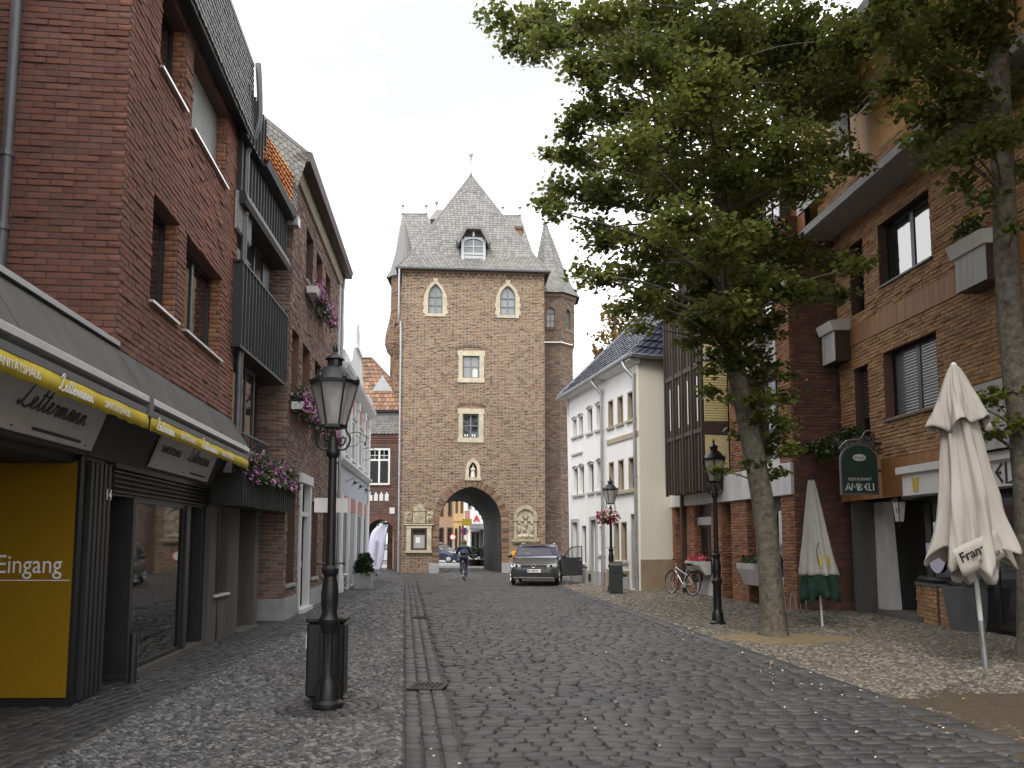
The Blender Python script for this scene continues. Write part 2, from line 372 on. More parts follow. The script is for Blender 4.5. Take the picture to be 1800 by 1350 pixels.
mat('room_dark', (0.012, 0.012, 0.012), 0.9)
mat('curtain', (0.55, 0.54, 0.52), 0.95, var=0.12, scale=14)
mat('blind_grey', (0.42, 0.43, 0.44), 0.5, var=0.06)
mat('blind_brown', (0.08, 0.045, 0.045), 0.5, var=0.06)
mat('awning_yellow', (0.56, 0.44, 0.03), 0.8, var=0.06, scale=3, bump=0.1)
mat('sign_yellow', (0.26, 0.145, 0.007), 0.22, var=0.03)
mat('letter_white', (0.82, 0.82, 0.80), 0.6, var=0.02)
mat('letter_black', (0.012, 0.012, 0.012), 0.5)
mat('letter_brown', (0.10, 0.06, 0.045), 0.5)
mat('board_white', (0.70, 0.69, 0.67), 0.5, var=0.06, stain=0.2)
mat('sign_green', (0.012, 0.045, 0.03), 0.4, var=0.08)
mat('sign_red', (0.55, 0.03, 0.03), 0.5)
mat('sign_blue', (0.02, 0.08, 0.35), 0.5)
mat('sign_orange', (0.72, 0.36, 0.02), 0.5)
mat('sign_gold', (0.55, 0.42, 0.05), 0.5)
mat('paper', (0.75, 0.75, 0.73), 0.9)
mat('banner', (0.60, 0.58, 0.74), 0.8, var=0.05)
mat('cloth_cream', (0.43, 0.40, 0.36), 0.9, var=0.06, scale=3, bump=0.12, bscale=200, stain=0.25, stain_col=(0.37, 0.345, 0.30), stain_scale=2)
mat('cloth_grey', (0.46, 0.45, 0.42), 0.9, var=0.07, scale=3, bump=0.12, bscale=200, stain=0.25, stain_col=(0.36, 0.35, 0.32), stain_scale=2)
mat('cloth_green', (0.014, 0.04, 0.03), 0.9, var=0.1)
mat('pole_white', (0.62, 0.62, 0.60), 0.5, var=0.06)
mat('soil', (0.075, 0.056, 0.034), 0.95, var=0.3, scale=14, bump=0.8, bscale=50)
mat('sand', (0.20, 0.150, 0.078), 0.95, var=0.2, scale=14, bump=0.6, bscale=60, stain=0.4, stain_col=(0.13, 0.105, 0.07), stain_scale=4)
mat('asphalt', (0.30, 0.295, 0.285), 0.9, var=0.1, scale=1.5, bump=0.2, bscale=60)
mat('earth', (0.10, 0.10, 0.095), 0.95, var=0.2)
mat('bark', (0.075, 0.066, 0.050), 0.95, col2=(0.135, 0.118, 0.088), var=0.4, scale=11, bump=1.0, bscale=34, stain=0.55, stain_col=(0.14, 0.135, 0.105), stain_scale=7)
leafmat('leaf_linden', (0.075, 0.11, 0.024), (0.15, 0.17, 0.042), transl=0.42)
leafmat('leaf_dark', (0.022, 0.040, 0.014), (0.042, 0.062, 0.018), transl=0.22)
leafmat('leaf_autumn', (0.22, 0.12, 0.025), (0.16, 0.13, 0.03))
leafmat('leaf_shrub', (0.035, 0.065, 0.02), (0.06, 0.095, 0.028), transl=0.2)
leafmat('leaf_conifer', (0.018, 0.04, 0.016), (0.03, 0.055, 0.02), transl=0.1)
leafmat('leaf_yellow', (0.55, 0.42, 0.05), (0.6, 0.5, 0.12))
mat('flower_pink', (0.47, 0.18, 0.37), 0.7, var=0.15, island=0.35, hue=0.04)
mat('flower_red', (0.45, 0.06, 0.10), 0.7, var=0.15, island=0.35, hue=0.03)
mat('flower_yellow', (0.75, 0.55, 0.03), 0.7, var=0.1)
mat('flower_white', (0.75, 0.73, 0.70), 0.7, var=0.1)
mat('rubber', (0.015, 0.015, 0.015), 0.8, var=0.2)
mat('chrome', (0.75, 0.75, 0.76), 0.15, metal=1.0, var=0.02)
mat('car_grey', (0.045, 0.047, 0.050), 0.34, metal=0.2, var=0.03, coat=0.4)
mat('car_blue', (0.03, 0.04, 0.075), 0.25, metal=0.3, var=0.03, coat=0.8)
mat('car_red', (0.40, 0.02, 0.02), 0.3, var=0.03, coat=0.8)
mat('car_silver', (0.50, 0.50, 0.51), 0.3, metal=0.5, var=0.03, coat=0.8)
mat('plastic_black', (0.02, 0.02, 0.02), 0.5)
mat('lamp_lens', (0.65, 0.67, 0.70), 0.1, metal=0.6, var=0.1)
mat('taillight', (0.5, 0.02, 0.015), 0.2)
mat('skin', (0.50, 0.31, 0.22), 0.6, var=0.05)
mat('hair_brown', (0.11, 0.065, 0.035), 0.6, var=0.2)
mat('jacket_navy', (0.022, 0.028, 0.055), 0.6, var=0.15, bump=0.2)
mat('jacket_green', (0.05, 0.22, 0.08), 0.7, var=0.1)
mat('jeans', (0.05, 0.065, 0.115), 0.9, var=0.15)
mat('shoe_grey', (0.30, 0.29, 0.28), 0.7)
mat('facade_ochre', (0.48, 0.33, 0.16), 0.9, var=0.08, stain=0.2)
mat('facade_tan', (0.36, 0.25, 0.17), 0.9, var=0.12, stain=0.2)
mat('bin_green', (0.018, 0.024, 0.022), 0.5, var=0.15)
def glassmat(name, col, rough=0.04, ior=1.9, wav=0.03):
    m = mat(name, col, rough=rough, ior=ior, var=0.1, scale=1.2)
    t = m.node_tree; b = t.nodes['Principled BSDF']; tc = nn(t, 'ShaderNodeTexCoord')
    bn = nn(t, 'ShaderNodeTexNoise'); bn.inputs['Scale'].default_value = 1.6; t.links.new(tc.outputs['Object'], bn.inputs[0])
    bp = nn(t, 'ShaderNodeBump'); bp.inputs['Strength'].default_value = wav; bp.inputs['Distance'].default_value = 0.1; t.links.new(bn.outputs[0], bp.inputs['Height']); t.links.new(bp.outputs[0], b.inputs['Normal'])
    return m
glassmat('glass_dark', (0.012, 0.013, 0.015), ior=1.75)
glassmat('glass_grey', (0.20, 0.205, 0.205), ior=1.7)  # grey base puts the reflected sky into the tower pane colour
glassmat('glass_mirror', (0.03, 0.03, 0.032), ior=2.6)
glassmat('glass_car', (0.07, 0.08, 0.12), ior=2.4, wav=0.0)  # bluish base paints a sky reflection into the car glass
def clearglass(name, tint=(0.9, 0.92, 0.92), refl=1.5, fac=None):
    m = bpy.data.materials.new(name); m.use_nodes = True; t = m.node_tree; t.nodes.clear()
    o = nn(t, 'ShaderNodeOutputMaterial'); tr = nn(t, 'ShaderNodeBsdfTransparent'); gl = nn(t, 'ShaderNodeBsdfGlossy'); gl.inputs['Roughness'].default_value = 0.03
    tr.inputs[0].default_value = tuple(tint) + (1,)
    fz = nn(t, 'ShaderNodeFresnel'); fz.inputs[0].default_value = refl; mx_ = nn(t, 'ShaderNodeMixShader')
    t.links.new(fz.outputs[0], mx_.inputs[0]); t.links.new(tr.outputs[0], mx_.inputs[1]); t.links.new(gl.outputs[0], mx_.inputs[2]); t.links.new(mx_.outputs[0], o.inputs[0])
    M[name] = m
clearglass('glass_clear')
clearglass('glass_shop', (0.6, 0.62, 0.62), 2.7)
mt = mat('lantern_glass', (0.42, 0.42, 0.40), rough=0.25, var=0.2, scale=9, streak=True)
mt.node_tree.nodes['Principled BSDF'].inputs['Alpha'].default_value = 0.55
# ---------------------------------------------------------------- shared builders
UNIT = {}
def unit_box(matname):
    """unit piece: x -0.5..0.5, y 0..1 (outwards), z -0.5..0.5, front edges chamfered"""
    if matname not in UNIT:
        b = MB(); e = 0.06
        back = [(-.5, 0, -.5), (.5, 0, -.5), (.5, 0, .5), (-.5, 0, .5)]
        mid = [(-.5, .8, -.5), (.5, .8, -.5), (.5, .8, .5), (-.5, .8, .5)]
        fr_ = [(-.5 + e * .4, 1, -.5 + e), (.5 - e * .4, 1, -.5 + e), (.5 - e * .4, 1, .5 - e), (-.5 + e * .4, 1, .5 - e)]
        fs = [(8, 9, 10, 11)]
        for i in range(4):
            j = (i + 1) % 4; fs += [(i, j, 4 + j, 4 + i), (4 + i, 4 + j, 8 + j, 8 + i)]
        b.add(back + mid + fr_, fs)
        o = b.build('brick', matname); me = o.data; bpy.data.objects.remove(o); UNIT[matname] = me
    return UNIT[matname]
BOXF = np.array([(8, 9, 10, 11), (0, 1, 5, 4), (1, 2, 6, 5), (2, 3, 7, 6), (3, 0, 4, 7), (4, 5, 9, 8), (5, 6, 10, 9), (6, 7, 11, 10), (7, 4, 8, 11)])
UB = np.array([(-.5, 0, -.5), (.5, 0, -.5), (.5, 0, .5), (-.5, 0, .5), (-.5, .8, -.5), (.5, .8, -.5), (.5, .8, .5), (-.5, .8, .5),
               (-.476, 1, -.44), (.476, 1, -.44), (.476, 1, .44), (-.476, 1, .44)])
def lay_pieces(parent, fr, pieces, matname, name, nind=300, rest='brickwork'):
    """pieces: list of (uc, zc, w, h, d0, d1, tilt). The ones that show largest become objects, the rest one joined part."""
    if not pieces: return
    sc_ = []
    for k, p in enumerate(pieces):
        q = fr.P(p[0], p[5], p[1]); x, y, d = proj(q)
        vis = -20 < x < 1820 and -20 < y < 1370 and d > 0
        sc_.append(((p[2] * p[3]) / d ** 2 if vis else -1, k))
    sc_.sort(reverse=True)
    pick = set(k for s_, k in sc_[:nind] if s_ > 0)
    me = unit_box(matname)
    W0 = Vector(WORG.get(parent.name, (0, 0, 0)))
    V = []
    A = np.array(fr.A); U = np.array(fr.u); N = np.array(fr.n); Z = np.array((0, 0, 1.0))
    for k, (uc, zc, w, h, d0, d1, tl) in enumerate(pieces):
        if k in pick:
            o = bpy.data.objects.new(name, me); COL.objects.link(o); o.parent = parent
            ct, st = math.cos(tl), math.sin(tl)
            ax = fr.u * ct + Vector((0, 0, st)); az = Vector((0, 0, ct)) - fr.u * st
            mtx = Matrix.Identity(4)
            for r in range(3):
                mtx[r][0] = ax[r] * w; mtx[r][1] = fr.n[r] * (d1 - d0); mtx[r][2] = az[r] * h
            pos = fr.P(uc, d0, zc) - W0
            mtx[0][3], mtx[1][3], mtx[2][3] = pos
            o.matrix_basis = mtx
        else:
            ct, st = math.cos(tl), math.sin(tl)
            q = UB * np.array((w, d1 - d0, h))
            x = q[:, 0] * ct - q[:, 2] * st + uc; z = q[:, 0] * st + q[:, 2] * ct + zc; y = q[:, 1] + d0
            V.append(A + x[:, None] * U + y[:, None] * N + z[:, None] * Z)
    if V:
        n = len(V); F = (BOXF[None] + (np.arange(n) * 12)[:, None, None]).reshape(-1, 4)
        np_mesh(rest, np.concatenate(V), F, matname, parent, kind='stuff')
def sub_iv(iv, holes):
    for a, b in holes:
        nv = []
        for x, y in iv:
            if b <= x or a >= y: nv.append((x, y)); continue
            if a > x: nv.append((x, a))
            if b < y: nv.append((b, y))
        iv = nv
    return iv
def brick_wall(parent, fr, u0, u1, z0, z1, holes, matname, mortar, course=0.075, bl=0.25, joint=0.011, proud=0.008, nind=300, lim=None, hole_fn=None,
               name='wall', rough=0.004, bond='run', label=None, header=False):
    """mortar backing (part 'wall') with every brick laid on it"""
    n = max(1, round((z1 - z0) / course)); ch = (z1 - z0) / n
    hs = [(a, b, z0 + round((c - z0) / ch) * ch, z0 + round((d - z0) / ch) * ch) for a, b, c, d in holes]
    mb = MB(); pieces = []
    rr = random.Random(sum(map(ord, name + matname)) + int(u0 * 10) + int(z1 * 100))
    for k in range(n):
        za, zb = z0 + k * ch, z0 + (k + 1) * ch; zc = (za + zb) / 2
        hh = [(a, b) for a, b, c, d in hs if c < zc < d]
        if hole_fn: hh += hole_fn(zc)
        lo, hi = (u0, u1) if lim is None else lim(zc)
        lo, hi = max(lo, u0), min(hi, u1)
        if hi - lo < 0.03: continue
        for a, b in sub_iv([(lo, hi)], hh):
            if b - a < 0.02: continue
            mb.add([fr.P(a, -proud, za), fr.P(b, -proud, za), fr.P(b, -proud, zb), fr.P(a, -proud, zb)], [(0, 1, 2, 3)])
            if header:       # flemish: stretcher, header
                pat = [bl, bl * 0.5]; tot = bl * 1.5; off = 0.0 if k % 2 == 0 else bl * 0.75
            else: pat = [bl]; tot = bl; off = 0.0 if k % 2 == 0 else bl * 0.5
            x = math.floor((a - off) / tot) * tot + off; i = 0
            while x < b:
                w = pat[i % len(pat)]; xa, xb = max(x, a), min(x + w, b)
                if xb - xa > 0.035:
                    d1 = max(-0.45 * proud, rr.gauss(0, rough))
                    pieces.append(((xa + xb) / 2, zc + rr.gauss(0, 0.0012), xb - xa - joint, ch - joint, -0.02, d1, rr.gauss(0, 0.004)))
                x += w; i += 1
    # reveals of the rectangular holes
    wl = mb.build(name, mortar, parent)
    if label: wl['label'] = label
    lay_pieces(wl, fr, pieces, matname, 'brick', nind)
    return wl, hs
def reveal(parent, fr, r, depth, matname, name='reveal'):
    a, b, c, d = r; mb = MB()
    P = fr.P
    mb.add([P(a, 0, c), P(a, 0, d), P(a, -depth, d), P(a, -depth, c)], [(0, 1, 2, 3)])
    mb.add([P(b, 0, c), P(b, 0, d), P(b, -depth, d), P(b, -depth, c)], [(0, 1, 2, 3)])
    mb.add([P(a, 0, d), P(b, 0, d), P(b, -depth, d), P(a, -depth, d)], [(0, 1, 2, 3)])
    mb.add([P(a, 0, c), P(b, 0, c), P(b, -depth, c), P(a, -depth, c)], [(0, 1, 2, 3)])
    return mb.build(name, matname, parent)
def window(parent, fr, r, d, fmat='frame_white', gmat='glass_dark', fw=0.06, cols=1, rows=1, bw=0.03, sill=None, sill_mat='concrete_pale', rowpos=None, back=None, name='window', arch=0.0, sd=0.12, sh=0.05, tz=0.05):
    """window part: frame mesh, each pane, sill; r=(u0,u1,z0,z1), d = position of the frame front"""
    a, b, c, e = r; mb = MB(); ft = 0.06
    mb.box(fr, a, a + fw, d - ft, d, c, e); mb.box(fr, b - fw, b, d - ft, d, c, e)
    mb.box(fr, a + fw, b - fw, d - ft, d - .002, c, c + fw); mb.box(fr, a + fw, b - fw, d - ft, d - .002, e - fw, e)
    ia, ib, ic, ie = a + fw, b - fw, c + fw, e - fw
    us = [ia + (ib - ia) * i / cols for i in range(cols + 1)]
    zs = [ic] + [ic + (ie - ic) * q for q in (rowpos or [(i + 1) / rows for i in range(rows - 1)])] + [ie]
    for u in us[1:-1]: mb.box(fr, u - bw / 2, u + bw / 2, d - ft * .8, d - .006, ic, ie)
    for z in zs[1:-1]: mb.box(fr, ia, ib, d - ft * .8, d - .009, z - bw / 2, z + bw / 2)
    w = mb.build(name, fmat, parent)
    for i in range(len(us) - 1):
        for j in range(len(zs) - 1):
            g = MB(); g.box(fr, us[i], us[i + 1], d - ft * .6, d - ft * .45, zs[j], zs[j + 1]); g.build('pane', gmat, w)
    if sill:
        s_ = MB(); s_.profile(fr, [(-.02 + d, c + .0), (sill, c - 0.015), (sill, c - sh), (d - .02, c - sh)], a - tz, b + tz); s_.build('sill', sill_mat, w)
    if back:
        k = MB(); k.box(fr, a, b, d - 0.16, d - 0.14, c, e); k.build('curtain', back, w)
    return w
def arch_pts(u0, u1, zs, zt, n=8, kind='pointed'):
    """outline points of an arch from left springing over the top to the right springing"""
    uc = (u0 + u1) / 2; w = (u1 - u0) / 2; pts = []
    if kind == 'round':
        for i in range(2 * n + 1):
            a = math.pi - math.pi * i / (2 * n); pts.append((uc + w * math.cos(a), zs + (zt - zs) * math.sin(a)))
    else:
        h = zt - zs; rad = (h * h + w * w) / (2 * w); amax = math.acos(max(-1, min(1, (rad - w) / rad)))
        for i in range(n + 1):
            a = amax * i / n; pts.append((u0 + rad - rad * math.cos(a), zs + rad * math.sin(a)))
        for i in range(n - 1, -1, -1):
            a = amax * i / n; pts.append((u1 - rad + rad * math.cos(a), zs + rad * math.sin(a)))
    return pts
def arch_hole(u0, u1, zb, zs, zt, kind='pointed'):
    pts = arch_pts(u0, u1, zs, zt, 24, kind)
    def f(z):
        if z < zb or z > zt: return []
        if z <= zs: return [(u0, u1)]
        for i in range(len(pts) // 2):
            if pts[i][1] <= z <= pts[i + 1][1] + 1e-9:
                t = (z - pts[i][1]) / max(1e-9, pts[i + 1][1] - pts[i][1]); a = pts[i][0] + t * (pts[i + 1][0] - pts[i][0])
                return [(a, u0 + u1 - a)]
        return []
    return f
def band(mb, fr, inner, outer, d0, d1, m=0):
    """strip between two outlines with equal point counts, from d0 to d1"""
    n = len(inner)
    vs_ = [fr.P(u, d1, z) for u, z in inner] + [fr.P(u, d1, z) for u, z in outer] + [fr.P(u, d0, z) for u, z in inner] + [fr.P(u, d0, z) for u, z in outer]
    fs = []
    for i in range(n - 1):
        fs += [(i, i + 1, n + i + 1, n + i), (i, i + 1, 2 * n + i + 1, 2 * n + i), (n + i, n + i + 1, 3 * n + i + 1, 3 * n + i)]
    fs += [(0, n, 3 * n, 2 * n), (n - 1, 2 * n - 1, 4 * n - 1, 3 * n - 1)]
    mb.add(vs_, fs, m)
# ---- lettering
def text_part(parent, txt, size, origin, xdir, updir, matname, name='lettering', depth=0.004, shear=0.0, align='LEFT', sx=1.0, local=False, bold=0.0):
    cu = bpy.data.curves.new('t', 'FONT'); cu.body = txt; cu.size = size; cu.shear = shear; cu.align_x = align; cu.extrude = depth; cu.offset = bold; cu.resolution_u = 3
    to = bpy.data.objects.new('t', cu); COL.objects.link(to)
    dg = bpy.context.evaluated_depsgraph_get(); me = bpy.data.meshes.new_from_object(to.evaluated_get(dg)); bpy.data.objects.remove(to)
    x = Vector(xdir).normalized(); y = Vector(updir).normalized(); z = x.cross(y); o = Vector(origin)
    for v in me.vertices: v.co = o + x * (v.co.x * sx) + y * v.co.y + z * v.co.z
    me.name = name; me.materials.clear(); me.materials.append(M[matname]); me.update()
    ob = bpy.data.objects.new(name, me); COL.objects.link(ob)
    if parent is not None: attach(ob, parent, local)
    return ob
def catmull(pts, k=5):
    if len(pts) < 3: return pts
    o = []
    P = [pts[0]] + list(pts) + [pts[-1]]
    for i in range(1, len(P) - 2):
        for j in range(k):
            t = j / k; a, b, c, d = P[i - 1], P[i], P[i + 1], P[i + 2]
            o.append(tuple(0.5 * ((2 * b[q]) + (-a[q] + c[q]) * t + (2 * a[q] - 5 * b[q] + 4 * c[q] - d[q]) * t * t + (-a[q] + 3 * b[q] - 3 * c[q] + d[q]) * t ** 3) for q in range(len(b))))
    o.append(tuple(pts[-1])); return o
SCRIPT = {  # cursive strokes: (advance, [points])
    'L': (0.95, [(.15, .95), (.35, 1.25), (.62, 1.2), (.5, .75), (.3, .25), (.05, .02), (.0, .14), (.25, .12), (.6, -.03), (.95, .12)]),
    'e': (0.55, [(0, .12), (.3, .3), (.34, .48), (.2, .5), (.1, .28), (.2, .03), (.38, .03), (.55, .15)]),
    't': (0.45, [(0, .12), (.22, .5), (.32, .98), (.22, .5), (.16, .1), (.26, .0), (.45, .14)]),
    'r': (0.5, [(0, .12), (.18, .5), (.22, .42), (.38, .44), (.3, .12), (.38, .0), (.5, .12)]),
    'm': (0.95, [(0, .12), (.14, .48), (.12, .0), (.28, .44), (.4, .42), (.38, .0), (.54, .44), (.66, .42), (.64, .08), (.76, .0), (.95, .13)]),
    'a': (0.6, [(0, .12), (.42, .46), (.22, .5), (.06, .22), (.16, .0), (.34, .14), (.44, .48), (.42, .1), (.5, .0), (.6, .12)]),
    'n': (0.7, [(0, .12), (.14, .48), (.12, .0), (.3, .46), (.44, .4), (.42, .08), (.52, .0), (.7, .13)]),
}
def stroke_part(parent, strokes, origin, xdir, updir, wid, matname, name='lettering', th=0.004, slant=0.25, k=5, local=False):
    """flat pen strokes raised by th"""
    x = Vector(xdir).normalized(); y = Vector(updir).normalized(); z = x.cross(y); o = Vector(origin); mb = MB()
    for s_ in strokes:
        pts = catmull(s_, k) if k > 1 else s_
        n = len(pts); L_ = []; R_ = []
        for i in range(n):
            a = pts[max(0, i - 1)]; b = pts[min(n - 1, i + 1)]; dx, dy = b[0] - a[0], b[1] - a[1]; l = math.hypot(dx, dy) or 1
            nx, ny = -dy / l * wid / 2, dx / l * wid / 2
            L_.append((pts[i][0] + nx, pts[i][1] + ny)); R_.append((pts[i][0] - nx, pts[i][1] - ny))
        vs_ = [o + x * (p[0] + slant * p[1]) + y * p[1] + z * th for p in L_ + R_] + [o + x * (p[0] + slant * p[1]) + y * p[1] for p in L_ + R_]
        fs = []
        for i in range(n - 1): fs += [(i, i + 1, n + i + 1, n + i), (i, i + 1, 2 * n + i + 1, 2 * n + i), (n + i, n + i + 1, 3 * n + i + 1, 3 * n + i)]
        mb.add(vs_, fs)
    return mb.build(name, matname, parent, local=local)
def script_word(parent, word, size, origin, xdir, updir, matname, local=False, wid=0.1, sx=1.0):
    st = []; x = 0
    for i, ch in enumerate(word):
        adv, pts = SCRIPT[ch]; st.append([((x + a) * size * sx, b * size) for a, b in pts]); x += adv
        if ch == 't': st.append([((x - adv + .05) * size * sx, .66 * size), ((x - adv + .45) * size * sx, .7 * size)])
    return stroke_part(parent, st, origin, xdir, updir, size * wid, matname, local=local)
# ---- foliage
LEAF = np.array([(0, 0, 0), (.42, .30, .06), (.34, .72, .02), (0, 1.05, -.10), (-.34, .72, .02), (-.42, .30, .06)])
LEAFF = np.array([(0, 1, 2, 3), (0, 3, 4, 5)])
def leaf_mesh(name, pts, size, matname, parent=None, up=0.4, rnd=rng, jitter=0.35, kind=None, out=None, drop=0.3):
    """one small folded leaf at every point"""
    P = np.asarray(pts, dtype=float); n = len(P)
    nrm = rnd.normal(size=(n, 3)); nrm[:, 2] = np.abs(nrm[:, 2]) + up
    if out is not None: nrm += out
    nrm /= np.linalg.norm(nrm, axis=1)[:, None]
    t = rnd.normal(size=(n, 3)); t[:, 2] -= drop; t -= (t * nrm).sum(1)[:, None] * nrm; t /= np.linalg.norm(t, axis=1)[:, None] + 1e-9
    b = np.cross(nrm, t)
    s = size * (1 + jitter * rnd.normal(size=n)).clip(0.45, 1.8)
    V = P[:, None, :] + s[:, None, None] * (LEAF[None, :, 0, None] * b[:, None, :] + LEAF[None, :, 1, None] * t[:, None, :] + LEAF[None, :, 2, None] * nrm[:, None, :])
    F = (LEAFF[None] + (np.arange(n) * 6)[:, None, None]).reshape(-1, 4)
    return np_mesh(name, V.reshape(-1, 3), F, matname, parent, kind=kind)
def ell_pts(c, r, n, rnd=rng, shell=0.5):
    d = rnd.normal(size=(n, 3)); d /= np.linalg.norm(d, axis=1)[:, None]
    q = rnd.random(n) ** (1 / 3.0); q = shell + (1 - shell) * q if shell else q
    return np.array(c) + d * q[:, None] * np.array(r)
def flower_mass(name, label, boxname, fr, u0, u1, z0, d0, d1, hgt, drop, nl, nf, fmat='flower_pink', lsize=0.055, fsize=0.05, boxmat='concrete_pale', group=None, boxh=0.16, fu=(0.0, 1.0)):
    """window box with trailing flowers: a thing of its own"""
    c = fr.P((u0 + u1) / 2, (d0 + d1) / 2, z0)
    t = thing(name, label, 'flower box', tuple(c), 0, group)
    mb = MB(); mb.profile(fr, [(d0, z0), (d1, z0), (d1 + .03, z0 + boxh), (d0, z0 + boxh)], u0, u1); mb.build('planter', boxmat, t)
    r = np.random.default_rng(int(abs(u0 * 100 + z0 * 37)) + 5)
    def cloud(n, spread, f0, f1):
        nb = max(5, int((u1 - u0) / 0.14)); cu = u0 + (u1 - u0) * r.random(nb)
        k = r.integers(0, nb, n); u = cu[k] + r.normal(size=n) * .09; u = np.clip(u, u0 - .12, u1 + .12)
        amp = (0.55 + 0.65 * r.random(nb))[k]
        q = r.random(n) * 2 - 1
        z = z0 + boxh + np.where(q > 0, q * hgt * amp, q * drop * amp) ; d = d0 + (d1 - d0) * (.2 + 0.9 * r.random(n)) + np.where(q < 0, .12, 0) * r.random(n) + spread
        return np.array([tuple(fr.P(a, b_, c_)) for a, b_, c_ in zip(u, d, z)])
    leaf_mesh('foliage', cloud(nl, 0, 0, 1), lsize, 'leaf_shrub', t, rnd=r, kind='stuff')
    leaf_mesh('blossom', cloud(nf, .05, *fu), fsize, fmat, t, rnd=r, up=0.2, kind='stuff', out=np.array(fr.n) * 1.2)
    return t
def slates(parent, corners, rows, ptw, matname, name='roof', th=0.012, base_mat='slate_pale', over=0.35, nind=0, piece='slate', lap=None, tile=False):
    """shingled sheet on a (possibly curved) patch. corners: list of rows [(L, R)] from eave to ridge as 3-D point pairs; rows courses in all."""
    segs = len(corners) - 1
    mb = MB()
    for i in range(segs):
        (a, b), (c, d) = corners[i], corners[i + 1]
        mb.add([a, b, d, c], [(0, 1, 2, 3)])
    ro = mb.build(name, base_mat, parent)
    def at(v):
        s_ = min(segs - 1, int(v * segs)); t = v * segs - s_
        (a, b), (c, d) = corners[s_], corners[s_ + 1]
        return Vector(a).lerp(Vector(c), t), Vector(b).lerp(Vector(d), t)
    rr = random.Random(rows * 31 + int(ptw * 1000)); V = []; F = []
    for k in range(rows):
        v0, v1 = k / rows, min(1.0, (k + 1 + over) / rows)
        l0, r0 = at(v0); l1, r1 = at(v1)
        w0 = (r0 - l0).length
        n = max(1, int(round(w0 / ptw)))
        nrm = (r0 - l0).cross(l1 - l0)
        if nrm.length < 1e-9: continue
        nrm.normalize()
        if nrm.z < 0 and abs(nrm.z) > 1e-3: nrm = -nrm
        off = 0.5 if k % 2 else 0.0
        for i in range(-1, n + 1):
            t0, t1 = (i + off) / n, (i + 1 + off) / n
            t0, t1 = max(0, t0), min(1, t1)
            if t1 - t0 < 0.15 / n: continue
            g = 0.05 * (t1 - t0)
            a, b = l0.lerp(r0, t0 + g), l0.lerp(r0, t1 - g); c, d = l1.lerp(r1, t1 - g), l1.lerp(r1, t0 + g)
            e0 = th * (1.5 + 0.5 * rr.random()); e1 = th * 0.25
            o = len(V)
            dn = (a - d).normalized() * rr.uniform(-.012, .012)
            mid = a.lerp(b, .5) + (a - d).normalized() * (ptw * .14 if not tile else 0.0)
            V += [a + nrm * e0 + dn, mid + nrm * (e0 + (0.02 if tile else 0)) + dn, b + nrm * e0 + dn, c + nrm * e1, d + nrm * e1, a + nrm * .0, mid, b + nrm * .0]
            F += [(o, o + 1, o + 3, o + 4), (o + 1, o + 2, o + 3, o + 3), (o + 5, o + 6, o + 1, o), (o + 6, o + 7, o + 2, o + 1), (o, o + 4, o + 5, o + 5), (o + 2, o + 7, o + 3, o + 3)]
    m2 = MB(); m2.v = [tuple(v) for v in V]; m2.f = [tuple(dict.fromkeys(f)) for f in F]; m2.m = [0] * len(F)
    me = bpy.data.meshes.new(piece); me.from_pydata(m2.v, [], m2.f); me.materials.append(M[matname]); me.update()
    npc = len(V) // 8
    if nind:
        # the pieces that show largest stand alone
        sc_ = []
        for i in range(npc):
            p = V[i * 8 + 1]; x, y, d = proj(p); ar = (V[i * 8] - V[i * 8 + 2]).length * (V[i * 8] - V[i * 8 + 4]).length
            sc_.append((ar / d ** 2 if (0 < x < 1800 and 0 < y < 1350) else -1, i))
        sc_.sort(reverse=True); pick = [i for s_, i in sc_[:nind] if s_ > 0]; ps = set(pick)
        for i in pick:
            mm = bpy.data.meshes.new(piece); mm.from_pydata([tuple(v) for v in V[i * 8:i * 8 + 8]], [], [tuple(dict.fromkeys(q - i * 8 for q in f)) for f in F[i * 6:i * 6 + 6]]); mm.materials.append(M[matname]); mm.update()
            o = bpy.data.objects.new(piece, mm); COL.objects.link(o); attach(o, ro)
        V2 = []; F2 = []
        for i in range(npc):
            if i in ps: continue
            o = len(V2); V2 += V[i * 8:i * 8 + 8]; F2 += [tuple(dict.fromkeys(q - i * 8 + o for q in f)) for f in F[i * 6:i * 6 + 6]]
        me = bpy.data.meshes.new(piece); me.from_pydata([tuple(v) for v in V2], [], F2); me.materials.append(M[matname]); me.update()
        if not V2: return ro
    o = bpy.data.objects.new(name + '_' + piece + 's', me); COL.objects.link(o); o['kind'] = 'stuff'; attach(o, ro)
    return ro
def downpipe(parent, pts, r, matname, name='downpipe', rings=2):
    mb = MB(); mb.tube(catmull([tuple(p) for p in pts], 4), r, 10)
    o = mb.build(name, matname, parent, smooth=True, auto=40)
    for i in range(rings):
        a = Vector(pts[-2]).lerp(Vector(pts[-1]), (i + .5) / rings); k = MB(); k.lathe(a, [(r, -.03), (r * 1.25, -.03), (r * 1.25, .03), (r, .03)], 10); k.build('pipe_clip', matname, o)
    return o
